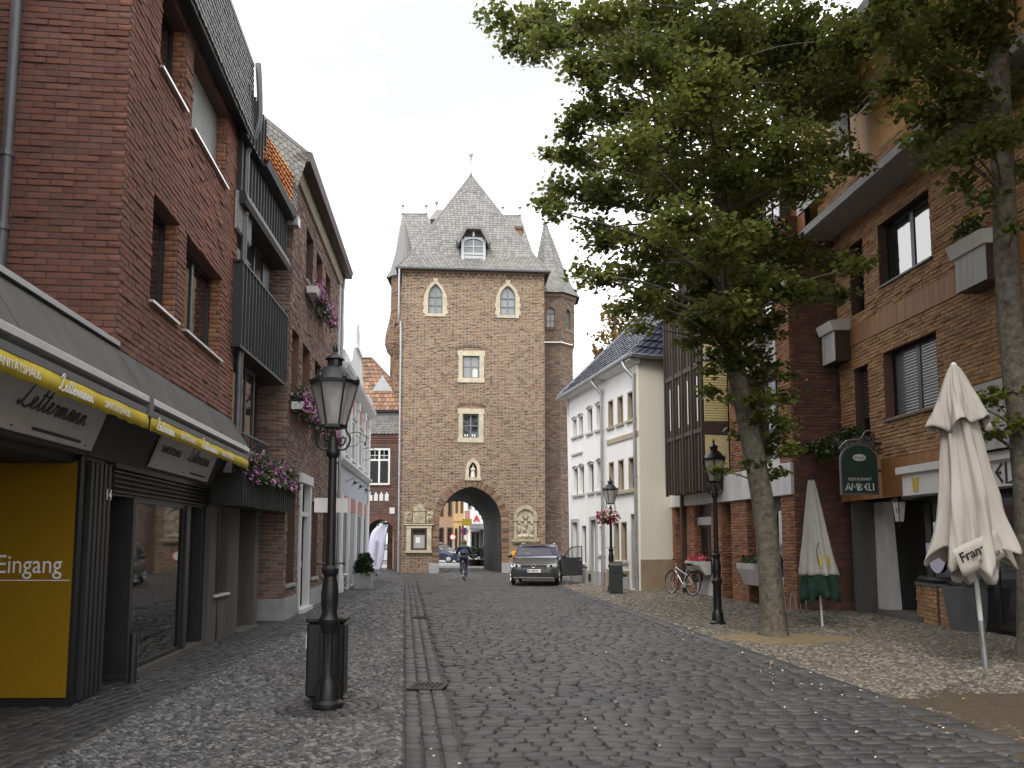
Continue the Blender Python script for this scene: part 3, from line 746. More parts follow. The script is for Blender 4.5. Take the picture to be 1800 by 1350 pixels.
# ================================================================ the ground
gm = MB(); gm.add([(-300, -200, -.1), (300, -200, -.1), (300, 600, -.1), (-300, 600, -.1)], [(0, 1, 2, 3)])
ground = struct(gm.build('ground', 'earth')); ground['label'] = 'bare ground beneath and beyond the street'
def KL(y): return -0.79 - 0.1341 * (y - 5.95)
def KR(y): return 4.12 - 0.1055 * (y - 6.59)
STF = np.array([(8, 9, 10, 11), (0, 1, 5, 4), (1, 2, 6, 5), (2, 3, 7, 6), (3, 0, 4, 7), (4, 5, 9, 8), (5, 6, 10, 9), (6, 7, 11, 10), (7, 4, 8, 11)])
STF2 = np.array([(4, 5, 6, 7), (0, 1, 5, 4), (1, 2, 6, 5), (2, 3, 7, 6), (3, 0, 4, 7)])
def lay_stones(Q, zt, parent, matname, piece, rest, nind=300, inset=0.16, bev=0.014, zb=-0.03, dome=True, tilt=0.0):
    """Q (n,4,2) corner loops on the ground, zt (n,) top heights"""
    Q = np.asarray(Q); n = len(Q); zt = np.asarray(zt)
    c = Q.mean(1, keepdims=True)
    tl = rng.normal(size=(n, 2)) * tilt
    def lift(q, h):
        return np.concatenate([q, (h[:, None] + ((q - c) * tl[:, None, :]).sum(2))[:, :, None]], axis=2)
    bot = np.concatenate([Q, np.full((n, 4, 1), zb)], axis=2)
    if dome:
        V = np.concatenate([bot, lift(Q, zt - bev), lift(c + (Q - c) * (1 - inset), zt)], axis=1); F = STF; k = 12
    else:
        V = np.concatenate([bot, lift(c + (Q - c) * (1 - inset), zt)], axis=1); F = STF2; k = 8
    cc = c[:, 0, :]; pr = [proj((a, b, 0)) for a, b in cc]
    area = np.linalg.norm(Q[:, 0] - Q[:, 2], axis=1) ** 2
    s_ = [(area[i] / p[2] ** 3 if (0 < p[0] < 1800 and 0 < p[1] < 1350) else -1, i) for i, p in enumerate(pr)]
    s_.sort(reverse=True); pick = [i for a, i in s_[:nind] if a > 0]
    m = np.ones(n, bool); m[pick] = False
    Vr = V[m]; Fr_ = (F[None] + (np.arange(len(Vr)) * k)[:, None, None]).reshape(-1, 4)
    np_mesh(rest, Vr.reshape(-1, 3), Fr_, matname, parent, kind='stuff')
    for i in pick:
        np_mesh(piece, V[i], F, matname, parent)
# ---- road bed
rb = MB()
ys = list(np.linspace(-8, 33, 22))
for a, b in zip(ys[:-1], ys[1:]):
    rb.add([(KL(a), a, -.012), (KR(a), a, -.012), (KR(b), b, -.012), (KL(b), b, -.012)], [(0, 1, 2, 3)])
rb.add([(-9, 33, -.012), (KR(33), 33, -.012), (3.4, 48, -.012), (-9, 48, -.012)], [(0, 1, 2, 3)])
road = struct(rb.build('road', 'joint_sand')); road['label'] = 'dark cobbled street leading to the town gate'
Q = []; zt = []
y = 3.2; row = 0
while y < 46.5:
    rh = 0.138 + 0.012 * math.sin(row * 1.7)
    xl = KL(y) + 0.46 if y < 33 else -8.8
    xr = KR(y) - 0.27 if y < 30.5 else 2.6 + (y - 30) * 0.02
    x = xl + random.uniform(0, .1)
    def wv(x, y): return 0.045 * math.sin(x * 1.15 + y * 0.33) + 0.02 * math.sin(x * 3.1 + y) + (x - 1) * 0.06
    while x < xr - 0.05:
        w = random.uniform(.14, .29); w = min(w, xr - x)
        g = 0.008; j = lambda: random.gauss(0, 0.0075)
        Q.append([(x + g + j(), y + g + wv(x, y) + j()), (x + w - g + j(), y + g + wv(x + w, y) + j()), (x + w - g + j(), y + rh - g + wv(x + w, y + rh) + j()), (x + g + j(), y + rh - g + wv(x, y + rh) + j())])
        zt.append(0.012 + random.gauss(0, .0035)); x += w
    y += rh; row += 1
lay_stones(Q, zt, road, 'cobble', 'cobblestone', 'cobblestones', 300, bev=0.009, inset=.10, tilt=0.028)
# gutter: three columns of setts along the left kerb
Q = []; zt = []
for cix in range(3):
    y = 3.0 + cix * .07
    while y < 33:
        l = random.uniform(.17, .24); g = .009
        def gx(q): return KL(q) + 0.01 + cix * 0.145
        Q.append([(gx(y) + g, y + g), (gx(y) + .145 - g + random.gauss(0, .005), y + g), (gx(y + l) + .145 - g + random.gauss(0, .005), y + l - g), (gx(y + l) + g, y + l - g)])
        zt.append(0.002 + random.gauss(0, .004) + .008); y += l
lay_stones(Q, zt, road, 'cobble', 'gutter_sett', 'gutter_setts', 120, bev=0.008, inset=.09, tilt=0.03)
# right kerb stones
Q = []; zt = []; y = 3.0
while y < 30.3:
    l = random.uniform(.24, .42); g = .008
    Q.append([(KR(y) - .26 + g, y + g), (KR(y) + .0, y + g), (KR(y + l) + .0, y + l - g), (KR(y + l) - .26 + g, y + l - g)]); zt.append(.022 + random.gauss(0, .003)); y += l
lay_stones(Q, zt, road, 'cobble', 'kerb_stone', 'kerb_stones', 100, bev=0.01, inset=.1)
# ---- pavements
LAMP_XY = (-1.82, 8.05)
def PL(y): return -3.62 - 0.052 * (y - 9.0)
def fac_left(y): return -5.3 - 0.09 * (y - 8) - (0.2 if y > 22 else 0)
lp = MB()
for a, b in zip(ys[:-1], ys[1:]):
    lp.add([(-9, a, -.004), (KL(a), a, -.004), (KL(b), b, -.004), (-9, b, -.004)], [(0, 1, 2, 3)])
pav_l = struct(lp.build('pavement_left', 'joint_sand')); pav_l['label'] = 'grey mosaic stone pavement on the left'
def mosaic(xf0, xf1, y0, y1, cell, keep, skew=0.0):
    ny = int((y1 - y0) / cell); Qs = []
    xs0 = min(xf0(y0), xf0(y1)); xs1 = max(xf1(y0), xf1(y1)); nx = int((xs1 - xs0) / cell) + 2
    ang = 0.5; gx, gy = np.meshgrid(np.arange(-nx * 2, nx * 2 + ny), np.arange(-nx, ny + nx * 2), indexing='ij')
    # slanted lattice, jittered, so that the stones run in loose diagonal rows
    ca, sa = math.cos(skew), math.sin(skew)
    px = xs0 + (gx * ca - gy * sa) * cell * 1.25; py = y0 + (gx * sa + gy * ca) * cell * 0.95
    px = px + rng.normal(size=px.shape) * cell * .17; py = py + rng.normal(size=py.shape) * cell * .15
    A = np.stack([px, py], 2)
    q = np.stack([A[:-1, :-1], A[1:, :-1], A[1:, 1:], A[:-1, 1:]], 2).reshape(-1, 4, 2)
    c = q.mean(1)
    f0 = np.array([xf0(v) for v in (0, 1)]); f1 = np.array([xf1(v) for v in (0, 1)])
    lo = f0[0] + (f0[1] - f0[0]) * c[:, 1]; hi = f1[0] + (f1[1] - f1[0]) * c[:, 1]
    m = (c[:, 0] > lo + cell * .5) & (c[:, 0] < hi - cell * .6) & (c[:, 1] > y0) & (c[:, 1] < y1) & keep(c)
    # only what the street shows: a margin round the field of view
    d = c[:, 1]; m &= (np.abs(c[:, 0]) < d * 0.8 + 1.2)
    return q[m]
q = mosaic(PL, KL, 4.6, 13.5, 0.037, lambda c: np.hypot(c[:, 0] - LAMP_XY[0], c[:, 1] - LAMP_XY[1]) > .52, skew=0.6)
lay_stones(q, .012 + rng.normal(size=len(q)) * .004, pav_l, 'mosaic_grey', 'mosaic_stone', 'mosaic_stones', 300, inset=.13, dome=False, tilt=.16)
q = mosaic(PL, KL, 13.5, 32.6, 0.06, lambda c: c[:, 0] > -99, skew=0.6)
lay_stones(q, .012 + rng.normal(size=len(q)) * .004, pav_l, 'mosaic_grey', 'mosaic_stone', 'far_mosaic_stones', 0, inset=.13, dome=False, tilt=.12)
q = mosaic(lambda v: -5.9 - 0.09 * (v - 8), PL, 4.6, 30, 0.105, lambda c: c[:, 0] > -99, skew=-.08)
lay_stones(q, .011 + rng.normal(size=len(q)) * .003, pav_l, 'cobble', 'border_sett', 'border_setts', 150, inset=.12, bev=.008, tilt=.04)
# ring of setts round the lamp foot
Q = []
for rr0, rr1, n in ((.20, .30, 12), (.31, .40, 18), (.41, .50, 24)):
    for i in range(n):
        a0, a1 = 2 * math.pi * (i + .06) / n, 2 * math.pi * (i + .94) / n
        Q.append([(LAMP_XY[0] + r * math.cos(a), LAMP_XY[1] + r * math.sin(a)) for r, a in ((rr0, a0), (rr1, a0), (rr1, a1), (rr0, a1))])
lay_stones(Q, .012 + rng.normal(size=len(Q)) * .003, pav_l, 'cobble', 'ring_sett', 'ring_setts', 60, inset=.15, bev=.01, tilt=.03)
# cross strip where the left pavement ends
Q = []
for k in range(3):
    x = KL(33) + .3
    while x > -9: Q.append([(x - .22, 32.68 + k * .14), (x - .01, 32.68 + k * .14), (x - .01, 32.81 + k * .14), (x - .22, 32.81 + k * .14)]); x -= .23
lay_stones(Q, .014 + rng.normal(size=len(Q)) * .003, pav_l, 'cobble', 'edge_sett', 'edge_setts', 0, inset=.15, bev=.01)
rp = MB()
for a, b in zip(ys[:-1], ys[1:]):
    if b > 34: continue
    rp.add([(KR(a), a, .0), (13, a, .0), (13, b, .0), (KR(b), b, .0)], [(0, 1, 2, 3)])
pav_r = struct(rp.build('pavement_right', 'joint_beige')); pav_r['label'] = 'beige mosaic stone pavement on the right'
TREE_XY = (4.45, 13.65)
def keepr(c):
    return ((((c[:, 0] - 4.55) / .72) ** 2 + ((c[:, 1] - 13.5) / .46) ** 2) > 1) & ~((c[:, 0] > 4.12 + 0.3 * np.sin(c[:, 1] * 2)) & (c[:, 0] < 6.2) & (c[:, 1] < 8.55 + .15 * np.sin(c[:, 0] * 4)))
q = mosaic(KR, lambda v: 8.9, 6.4, 14.5, 0.042, keepr, skew=-0.5)
lay_stones(q, .016 + rng.normal(size=len(q)) * .0045, pav_r, 'mosaic_beige', 'mosaic_stone', 'mosaic_stones', 300, inset=.13, dome=False, tilt=.17)
q = mosaic(KR, lambda v: 8.9, 14.5, 20.5, 0.06, keepr, skew=-0.5)
lay_stones(q, .016 + rng.normal(size=len(q)) * .004, pav_r, 'mosaic_beige', 'mosaic_stone', 'mid_mosaic_stones', 0, inset=.13, dome=False, tilt=.12)
q = mosaic(KR, lambda v: 6.4 - .13 * (v - 20.5), 20.5, 30.2, 0.075, lambda c: c[:, 0] > -99, skew=-0.5)
lay_stones(q, .016 + rng.normal(size=len(q)) * .004, pav_r, 'mosaic_beige', 'mosaic_stone', 'far_mosaic_stones', 0, inset=.13, dome=False, tilt=.08)
# bare patches round the trees
def patch(name, label, fpts, matname, h):
    n = 26; V = []; F = []
    for k, s_ in enumerate((1.22, .95, .5, .2)):
        for i in range(n):
            x, y_ = fpts(2 * math.pi * i / n, s_); V.append((x, y_, (-.3, .35, .85, 1)[k] * h + random.gauss(0, .004) + .012))
    for k in range(3):
        for i in range(n): F.append((k * n + i, k * n + (i + 1) % n, (k + 1) * n + (i + 1) % n, (k + 1) * n + i))
    F.append(tuple(range(3 * n, 4 * n)))
    o = MB().add(V, F).build(name, matname, None, smooth=True); struct(o); o['label'] = label
    return o
patch('sand_patch', 'yellow sand round the foot of the leaning lime tree', lambda a, s_: (4.52 + (1.12 + .12 * math.sin(3 * a + 1) + .06 * math.sin(7 * a)) * s_ * math.cos(a), 13.5 + (.70 + .1 * math.cos(4 * a) + .05 * math.sin(9 * a)) * s_ * math.sin(a)), 'sand', .035)
patch('soil_bed', 'bare brown soil bed at the lower right kerb', lambda a, s_: (5.3 + (1.28 + .07 * math.sin(5 * a)) * s_ * max(-1, min(1, 1.25 * math.cos(a))), 7.2 + 1.5 * s_ * max(-1, min(1, 1.2 * math.sin(a)))), 'soil', .02)
# place beyond the gate
fa = MB(); fa.add([(-60, 46.2, -.03), (60, 46.2, -.03), (60, 160, -.03), (-60, 160, -.03)], [(0, 1, 2, 3)])
o = struct(fa.build('far_street', 'asphalt')); o['label'] = 'pale street surface beyond the gate'
# drain grates
def grate(px, py, label):
    x, y_ = G(px, py); t = thing('drain_grate', label, 'drain', (x, y_, .012), -0.13, 'drain grates in the gutter'); b = MB()
    b.box(ID, -.2, .2, -.2, -.17, 0, .014); b.box(ID, -.2, .2, .17, .2, 0, .014); b.box(ID, -.2, -.17, -.17, .17, 0, .014); b.box(ID, .17, .2, -.17, .17, 0, .014)
    b.build('frame', 'metal_dark', t, local=True)
    for i in range(7):
        k = MB(); k.box(ID, -.165 + i * .05, -.14 + i * .05, -.17, .17, .0, .010); k.build('bar', 'metal_dark', t, local=True)
    k = MB(); k.box(ID, -.17, .17, -.17, .17, -.05, -.004); k.build('shaft', 'room_dark', t, local=True)
grate(742, 1086, 'iron drain grate in the left gutter, the farther of two')
grate(752, 1209, 'iron drain grate in the left gutter, the nearer of two')
# fallen leaves
pts = []
for i in range(26):
    y_ = random.uniform(5.8, 16); x = random.uniform(KL(y_) + .8, KR(y_) + 1.2) if random.random() < .75 else KR(y_) + random.gauss(0, .35)
    pts.append((x, y_, .034))
o = leaf_mesh('fallen_leaves', pts, .038, 'leaf_yellow', None, up=4, kind='stuff', drop=0); o['label'] = 'small yellow leaves scattered over the cobbles'; o['category'] = 'leaves'
pts = []
for i in range(190):
    y_ = random.uniform(5.8, 15); x = KR(y_) - abs(random.gauss(0, .7)) - .1 if random.random() < .7 else random.uniform(KL(y_), KR(y_)); pts.append((x, y_, .03))
o = leaf_mesh('petal_litter', pts, .020, 'flower_white', None, up=4, kind='stuff', drop=0); o['label'] = 'tiny white petals littering the road along the right kerb'; o['category'] = 'litter'
# ================================================================ left side of the street
# ---------------------------------------------------------------- shop house with yellow awnings
LS = Fr((-4.34, 8.14), (-4.875, 13.14)); LU = LS.off(0.25)
sh = thing('shop_house', 'red brick house with slate mansard and yellow shop awnings, nearest on the left', 'house', (-5.5, 10, 0))
z0b, z1b = 3.62, 8.45
wins = [(0.79, 1.74, 4.41, 5.67), (2.08, 3.90, 4.41, 5.67), (0.79, 1.74, 7.22, 8.30), (2.08, 3.90, 7.20, 8.30)]
wl, hs = brick_wall(sh, LU, -0.10, 4.78, z0b, z1b, wins, 'brick_red', 'mortar_dark', course=0.071, bl=0.235, joint=0.010, rough=0.006)
sc0 = LU.P(-0.10, 0, 0)
SW = Fr(tuple(sc0 - LU.n * 5.2)[:2], tuple(sc0)[:2])
brick_wall(sh, SW, 0, 5.195, z0b, z1b + 0.4, [], 'brick_red', 'mortar_dark', course=0.071, bl=0.235, joint=0.010, rough=0.006, name='side_wall')
for i, r in enumerate(hs):
    RV = Fr(tuple(LU.P(r[1], -.3, 0))[:2], tuple(LU.P(r[1], -.004, 0))[:2])
    brick_wall(sh, RV, 0, .29, r[2], r[3], [], 'brick_orange', 'mortar_dark', course=0.071, bl=0.235, joint=0.010, nind=0, name='window_reveal')
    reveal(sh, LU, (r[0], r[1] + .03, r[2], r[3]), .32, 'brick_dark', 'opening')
    if i == 3:
        w = MB(); w.box(LU, r[0], r[1], -.2, -.18, r[2], r[3]); sht = w.build('roller_shutter', 'blind_grey', sh)
        n = 22
        for k in range(n):
            q = MB(); za = r[2] + (r[3] - r[2]) * k / n; q.profile(LU, [(-.18, za), (-.155, za + .012), (-.155, za + .038), (-.18, za + .048)], r[0] + .02, r[1] - .02); q.build('slat', 'blind_grey', sht)
    else: w = window(sh, LU, r, -.17, 'frame_dark', 'glass_dark', fw=.07, cols=1 if r[1] - r[0] < 1.2 else 2, bw=.09)
    s_ = MB(); s_.profile(LU, [(-.2, r[2] + .012), (.055, r[2] - .004), (.055, r[2] - .035), (-.2, r[2] - .02)], r[0] - .03, r[1] + .03); s_.build('sill', 'aluminium', sh)
# building mass behind, then an added block for shade
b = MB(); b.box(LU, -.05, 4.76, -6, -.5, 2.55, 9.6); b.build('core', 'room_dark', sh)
b = MB(); b.box(LS, -12, -.4, -6, -5.2, 0, 12); b.build('rear_block', 'brick_dark', sh)
b = MB(); b.box(LS, -14, -2.5, -5.2, -.3, 3.6, 11); b.build('shade_block', 'brick_red', sh)  # added unseen mass, placed to shade the side wall and foreground
# mansard and soffit
b = MB(); b.add([LU.P(-.4, 0, 8.44), LU.P(4.82, 0, 8.44), LU.P(4.82, .2, 8.44), LU.P(-.4, .2, 8.44)], [(0, 1, 2, 3)])
b.box(LU, -.4, 4.82, .16, .2, 8.36, 8.46); b.build('soffit', 'soffit_dark', sh)
rf = slates(sh, [(LU.P(-.4, .205, 8.44), LU.P(4.84, .205, 8.44)), (LU.P(-.4, .15, 9.75), LU.P(4.84, .15, 9.75))], 14, .16, 'slate_shingle', 'mansard', base_mat='zinc_dark', nind=150)
slates(sh, [(SW.P(0, .1, 8.44), SW.P(5.4, .1, 8.44)), (SW.P(0, .06, 9.75), SW.P(5.35, .06, 9.75))], 14, .16, 'slate_shingle', 'side_mansard', base_mat='zinc_dark')
b = MB(); b.profile(LU, [(.17, 9.74), (.17, 9.82), (-2.2, 11.6), (-2.3, 11.5)], -.45, 4.86); b.build('roof', 'slate_shingle', sh)
b = MB(); b.add([LU.P(4.84, .2, 8.44), LU.P(4.84, .15, 9.75), LU.P(4.84, -2.2, 11.5), LU.P(4.84, -2.2, 8.0)], [(0, 1, 2, 3)]); b.build('gable_cheek', 'zinc_dark', sh)
downpipe(sh, [LU.P(4.90, .22, 9.85), LU.P(4.90, .26, 9.3), LU.P(4.90, .26, 8.75), LU.P(4.90, .09, 8.25), LU.P(4.90, .08, 7.9), LU.P(4.90, .08, 3.4)], .052, 'zinc_dark', rings=3)
downpipe(sh, [LU.P(4.90, .08, 3.4), LU.P(4.92, .06, 2.7), LU.P(4.95, -.2, 2.3), LU.P(4.95, -.2, .02)], .05, 'metal_dark', rings=1)
px_ = SW.ux(13, 260, .08); downpipe(sh, [SW.P(px_, .08, 8.5), SW.P(px_, .08, 6), SW.P(px_, .08, 3.65)], .055, 'zinc_dark', rings=3)
# concrete fascia in panels
for k, (a, c_) in enumerate([(-9, -5.6), (-5.59, -2.6), (-2.59, -.12), (-.11, 1.55), (1.56, 3.1), (3.11, 4.86)]):
    b = MB(); b.profile(LS, [(.24, 3.62), (.60, 3.04), (.60, 2.97), (.2, 2.94), (.02, 2.5), (-.1, 2.5), (-.1, 3.6)], a, c_ - .008); b.build('fascia_panel', 'concrete', sh)
b = MB(); b.profile(LS, [(.27, 3.64), (.27, 3.69), (.05, 3.71), (.05, 3.64)], -9, -.06); b.build('coping', 'zinc', sh)
b = MB(); b.box(LS, -9, -.12, -5.2, -.1, 3.3, 3.6); b.build('terrace_slab', 'concrete', sh)
b = MB(); b.box(LS, -9, 4.8, -3, -.1, 2.42, 2.5); b.build('shop_ceiling', 'soffit_dark', sh)
# awnings
AV = LS.off(.69)
def awning(u0, u1, words, lab):
    b = MB(); b.profile(AV, [(-.12, 2.98), (-.10, 3.06), (-.02, 3.08), (.02, 3.05), (.02, 3.0), (-.04, 2.975)], u0, u1)
    aw = b.build('awning', 'aluminium', sh); aw['label'] = lab
    b = MB(); b.profile(AV, [(-.06, 2.90), (-.06, 2.94), (.01, 2.94), (.01, 2.88), (-.02, 2.87)], u0, u1); b.build('front_bar', 'zinc_dark', aw)
    n = max(8, int((u1 - u0) / .03)); V = []; F = []
    for i in range(n + 1):
        u = u0 + (u1 - u0) * i / n; fl = .006 * math.sin(u * 9.0) ; zb = 2.725 + .012 * abs(math.sin(u * 11.0))
        V += [AV.P(u, .0 + fl * .2, 2.885), AV.P(u, .012 + fl, (2.885 + zb) / 2), AV.P(u, .004 + fl * 1.6, zb)]
    for i in range(n):
        for k in range(2): F.append((i * 3 + k, i * 3 + 3 + k, i * 3 + 4 + k, i * 3 + 1 + k))
    va = MB().add(V, F).build('valance', 'awning_yellow', aw, smooth=True)
    md = va.modifiers.new('thick', 'SOLIDIFY'); md.thickness = .004; md.offset = -1
    for kind, pa, pb in words:
        (ua, za), (ub, zb2) = AV.uz(*pa, .02), AV.uz(*pb, .02)
        w = ub - ua
        if kind == 's': script_word(aw, 'Lettermann', .1, AV.P(ua, .022, 2.765), AV.u, (0, 0, 1), 'letter_white', wid=.12, sx=w / .64)
        else: text_part(aw, 'SANITÄTSHAUS', .088, AV.P(ua, .022, 2.772), AV.u, (0, 0, 1), 'letter_white', sx=w / .66, depth=.001)
    return aw
awning(-6.5, -.41, [('t', (-10, 640), (76, 672)), ('s', (103, 685), (163, 710)), ('t', (184, 715), (231, 738))], 'yellow awning valance lettered for the shop, near half')
awning(-.35, 4.08, [('s', (275, 755), (306, 770)), ('t', (318, 772), (346, 785)), ('s', (354, 788), (382, 800)), ('t', (390, 803), (412, 812))], 'yellow awning valance lettered for the shop, far half')
b = MB(); b.box(AV, -.42, -.33, -.14, .03, 2.86, 3.06); b.build('awning_bracket', 'zinc_dark', sh)
# sign boards, leaning out at the top
def board(u0, u1, lab):
    x0 = LS.P(u0, .10, 2.53); up = (LS.P(u0, .24, 3.0) - x0).normalized(); b = MB()
    b.prism(LS, [(u0, 2.53), (u1, 2.53), (u1, 2.54), (u0, 2.54)], 0.0, .001)
    b = MB(); b.add([LS.P(u0, .10, 2.53), LS.P(u1, .10, 2.53), LS.P(u1, .25, 2.95), LS.P(u0, .25, 2.95), LS.P(u0, .07, 2.53), LS.P(u1, .07, 2.53), LS.P(u1, .22, 2.95), LS.P(u0, .22, 2.95)], [(0, 1, 2, 3), (4, 5, 6, 7), (0, 1, 5, 4), (3, 2, 6, 7), (0, 3, 7, 4), (1, 2, 6, 5)])
    o = b.build('sign_board', 'board_white', sh); o['label'] = lab
    w = u1 - u0
    text_part(o, 'SANITÄTSHAUS', .13, LS.P(u0 + .12, .181, 2.73), LS.u, up, 'letter_black', sx=w * .33 / 1.0, depth=.002)
    script_word(o, 'Lettermann', .2, LS.P(u0 + w * .48, .181, 2.73), LS.u, up, 'letter_brown', wid=.09, sx=w * .40 / 1.28)
    stroke_part(o, [[(0, 0), (w * .3, 0)]], LS.P(u0 + w * .6, .125, 2.585), LS.u, up, .03, 'letter_black', k=1, slant=0)
    for q in (.06, .5, .94):
        k = MB(); c_ = LS.P(u0 + w * q, .115, 2.56); k.lathe(c_, [(0, .0), (.012, 0), (.012, .01), (0, .01)], 6); k.build('screw', 'metal_dark', o)
board(-3.4, -.22, 'white board with dark shop lettering over the entrance'); board(1.5, 4.05, 'white board with dark shop lettering over the display window')
# entrance: yellow panel facing the camera, ribbed post, door and display window
YP = Fr((-7.4, 8.02), (-4.345, 8.02))
b = MB(); b.box(YP, 0, 3.05, -.06, -.02, 0, 2.5); b.box(YP, 0, 3.05, -.02, .015, 0.0, .09); b.box(YP, 3.02, 3.05, -.02, .015, .09, 2.5); b.build('entrance_surround', 'metal_black', sh)
b = MB(); b.box(YP, 0, 3.015, -.019, .012, .1, 2.44); yp = b.build('yellow_panel', 'sign_yellow', sh); yp['label'] = 'yellow entrance panel lettered Eingang'
u_e = YP.ux(-14, 1000, .02); text_part(yp, 'Eingang', .26, YP.P(YP.ux(-8, 1000, .014), .0135, YP.uz(0, 1007)[1]), YP.u, (0, 0, 1), 'letter_white', depth=.001, sx=.85)
u0_, zz_ = YP.uz(-20, 1020); stroke_part(yp, [[(0, 0), (YP.ux(124, 1020) - u0_, 0)]], YP.P(u0_, .0125, zz_), YP.u, (0, 0, 1), .008, 'letter_white', k=1, slant=0)
b = MB(); b.box(LS, 0, .62, -.35, -.03, 0, 2.5)
for i in range(5): b.box(LS, .03 + i * .115, .1 + i * .115, -.031, .015, 0.05, 2.46)
po = b.build('ribbed_post', 'metal_dark', sh)
text_part(po, '14', .16, LS.P(.40, .02, 2.08), LS.u, (0, 0, 1), 'aluminium', depth=.006, bold=.004)
b = MB()
for i in range(5): b.profile(LS, [(-.03, 2.17 + i * .055), (.02, 2.175 + i * .055), (.02, 2.195 + i * .055), (-.03, 2.215 + i * .055)], .62, 4.6)
b.box(LS, .62, 4.6, -.3, -.03, 2.14, 2.5); b.box(LS, .62, 4.6, -.03, .03, 2.44, 2.5); b.build('louvre', 'metal_dark', sh)
# glazed door set back
dr = window(sh, LS, (.64, 1.30, .04, 2.14), -.28, 'metal_black', 'glass_shop', fw=.07, name='shop_door', back=None)
hb = MB(); hb.box(LS, .72, .75, -.28, -.16, .98, 1.0); hb.box(LS, .72, .75, -.28, -.16, 1.24, 1.26); hb.box(LS, .72, .75, -.18, -.16, .98, 1.26); hb.box(LS, .72, .96, -.16, -.14, .96, .98); hb.box(LS, .72, .96, -.16, -.14, 1.26, 1.28); hb.build('door_handle', 'aluminium', dr)
for q in ((1.30, 1.40, -.3, 0, 0, 2.14), (3.45, 3.62, -.28, 0, 0, 2.14), (4.3, 4.62, -.5, -.02, 0, 2.5)):
    b = MB(); b.box(LS, *q); b.build('window_post', 'metal_dark', sh)
window(sh, LS, (1.40, 3.45, .10, 2.14), -.03, 'metal_dark', 'glass_shop', fw=.05, name='display_window')
window(sh, LS, (3.62, 4.3, .10, 2.14), -.16, 'metal_dark', 'glass_shop', fw=.05, name='side_pane')
b = MB(); b.profile(LS, [(-.3, 0), (.04, 0), (.04, .09), (-.3, .10)], 1.3, 4.62); b.build('shop_plinth', 'concrete', sh)
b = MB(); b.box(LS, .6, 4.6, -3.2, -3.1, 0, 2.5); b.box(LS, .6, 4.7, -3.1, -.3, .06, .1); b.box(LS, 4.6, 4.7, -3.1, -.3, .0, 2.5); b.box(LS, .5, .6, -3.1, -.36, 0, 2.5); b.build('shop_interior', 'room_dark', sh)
b = MB(); b.box(LS, 1.6, 3.3, -1.0, -.35, .1, .5); b.build('display_shelf', 'concrete', sh)
bo = MB(); bo.lathe(LS.P(1.22, .1, 0), [(.0, .0), (.045, .0), (.045, .55), (.04, .57), (0, .575)], 12); o = bo.build('bollard', 'metal_dark', None, smooth=True, auto=40, origin=tuple(LS.P(1.22, .1, 0)))
tag(o, 'short grey post standing at the shop doorway', 'bollard')
# ---------------------------------------------------------------- dark clad infill house
H2 = Fr((-4.40, 12.0), (-4.66, 16.4))
h2 = thing('clad_house', 'narrow house with anthracite seam cladding and orange tiled roof beside the shop', 'house', (-5.3, 14.2, 0))
b = MB(); b.box(H2, .6, 4.35, -6, -1.6, 0, 9.5); b.build('core', 'room_dark', h2)
def seam(name, fr, u0, u1, z0, z1, d0, d1, step=.2, rib=.03, parent=h2, matn='clad_anthracite', each='seam'):
    b = MB(); b.box(fr, u0, u1, d0, d1, z0, z1); p = b.build(name, matn, parent)
    n = max(1, round((u1 - u0) / step))
    for i in range(n + 1):
        u = u0 + (u1 - u0) * i / n; k = MB(); k.box(fr, u - .008, u + .008, d1 - .001, d1 + rib, z0 + .004, z1 - .004); k.build(each, matn, p)
    return p
seam('balcony_front', H2, .74, 4.02, 4.83, 6.2, -.5, 0, .2)
b = MB(); b.box(H2, .70, 4.06, -.5, .03, 6.2, 6.24); b.box(H2, .72, 4.04, -.55, .015, 4.78, 4.83); b.build('balcony_trim', 'metal_dark', h2)
seam('upper_cladding', H2, .74, 4.02, 7.42, 8.32, -.5, -.08, .2)
seam('dormer', H2, .6, 1.72, 8.32, 9.2, -1.2, 0.05, .2)
b = MB(); b.profile(H2, [(-.5, 7.2), (.02, 7.2), (.06, 7.28), (.02, 7.42), (-.5, 7.42)], .72, 4.04); b.build('window_hood', 'metal_dark', h2)
b = MB(); b.profile(H2, [(-.12, 8.3), (.10, 8.34), (.14, 8.46), (.09, 8.46), (.05, 8.40), (-.12, 8.42)], 1.72, 4.3); b.build('gutter', 'metal_dark', h2)
b = MB(); b.box(H2, 4.12, 4.36, -.06, .16, 8.22, 8.42); b.build('gutter_end', 'zinc', h2)
# blind rolled half down at the near end
sl = MB(); sl.box(H2, .66, 1.5, -.12, -.1, 6.75, 7.4); bl_ = sl.build('roller_shutter', 'blind_grey', h2)
for k in range(14):
    q = MB(); q.profile(H2, [(-.1, 6.76 + k * .046), (-.07, 6.775 + k * .046), (-.07, 6.79 + k * .046), (-.1, 6.8 + k * .046)], .66, 1.5); q.build('slat', 'blind_grey', bl_)
window(h2, H2, (.72, 3.3, 6.24, 7.2), -.30, 'frame_dark', 'glass_mirror', fw=.06, cols=4, bw=.06, rows=1)
b = MB(); b.box(H2, 3.3, 3.9, -.55, -.34, 6.2, 7.4); b.build('wall_panel', 'clad_anthracite', h2)
window(h2, H2, (.72, 2.9, 3.2, 4.78), -.30, 'frame_brown', 'glass_mirror', fw=.07, cols=4, bw=.07)
window(h2, H2, (2.9, 3.95, 3.2, 4.78), -.5, 'frame_brown', 'glass_dark', fw=.07, cols=1)
b = MB(); b.box(H2, .6, 4.05, -1.6, -.55, 2.66, 9.3); b.build('upper_wall', 'clad_anthracite', h2)
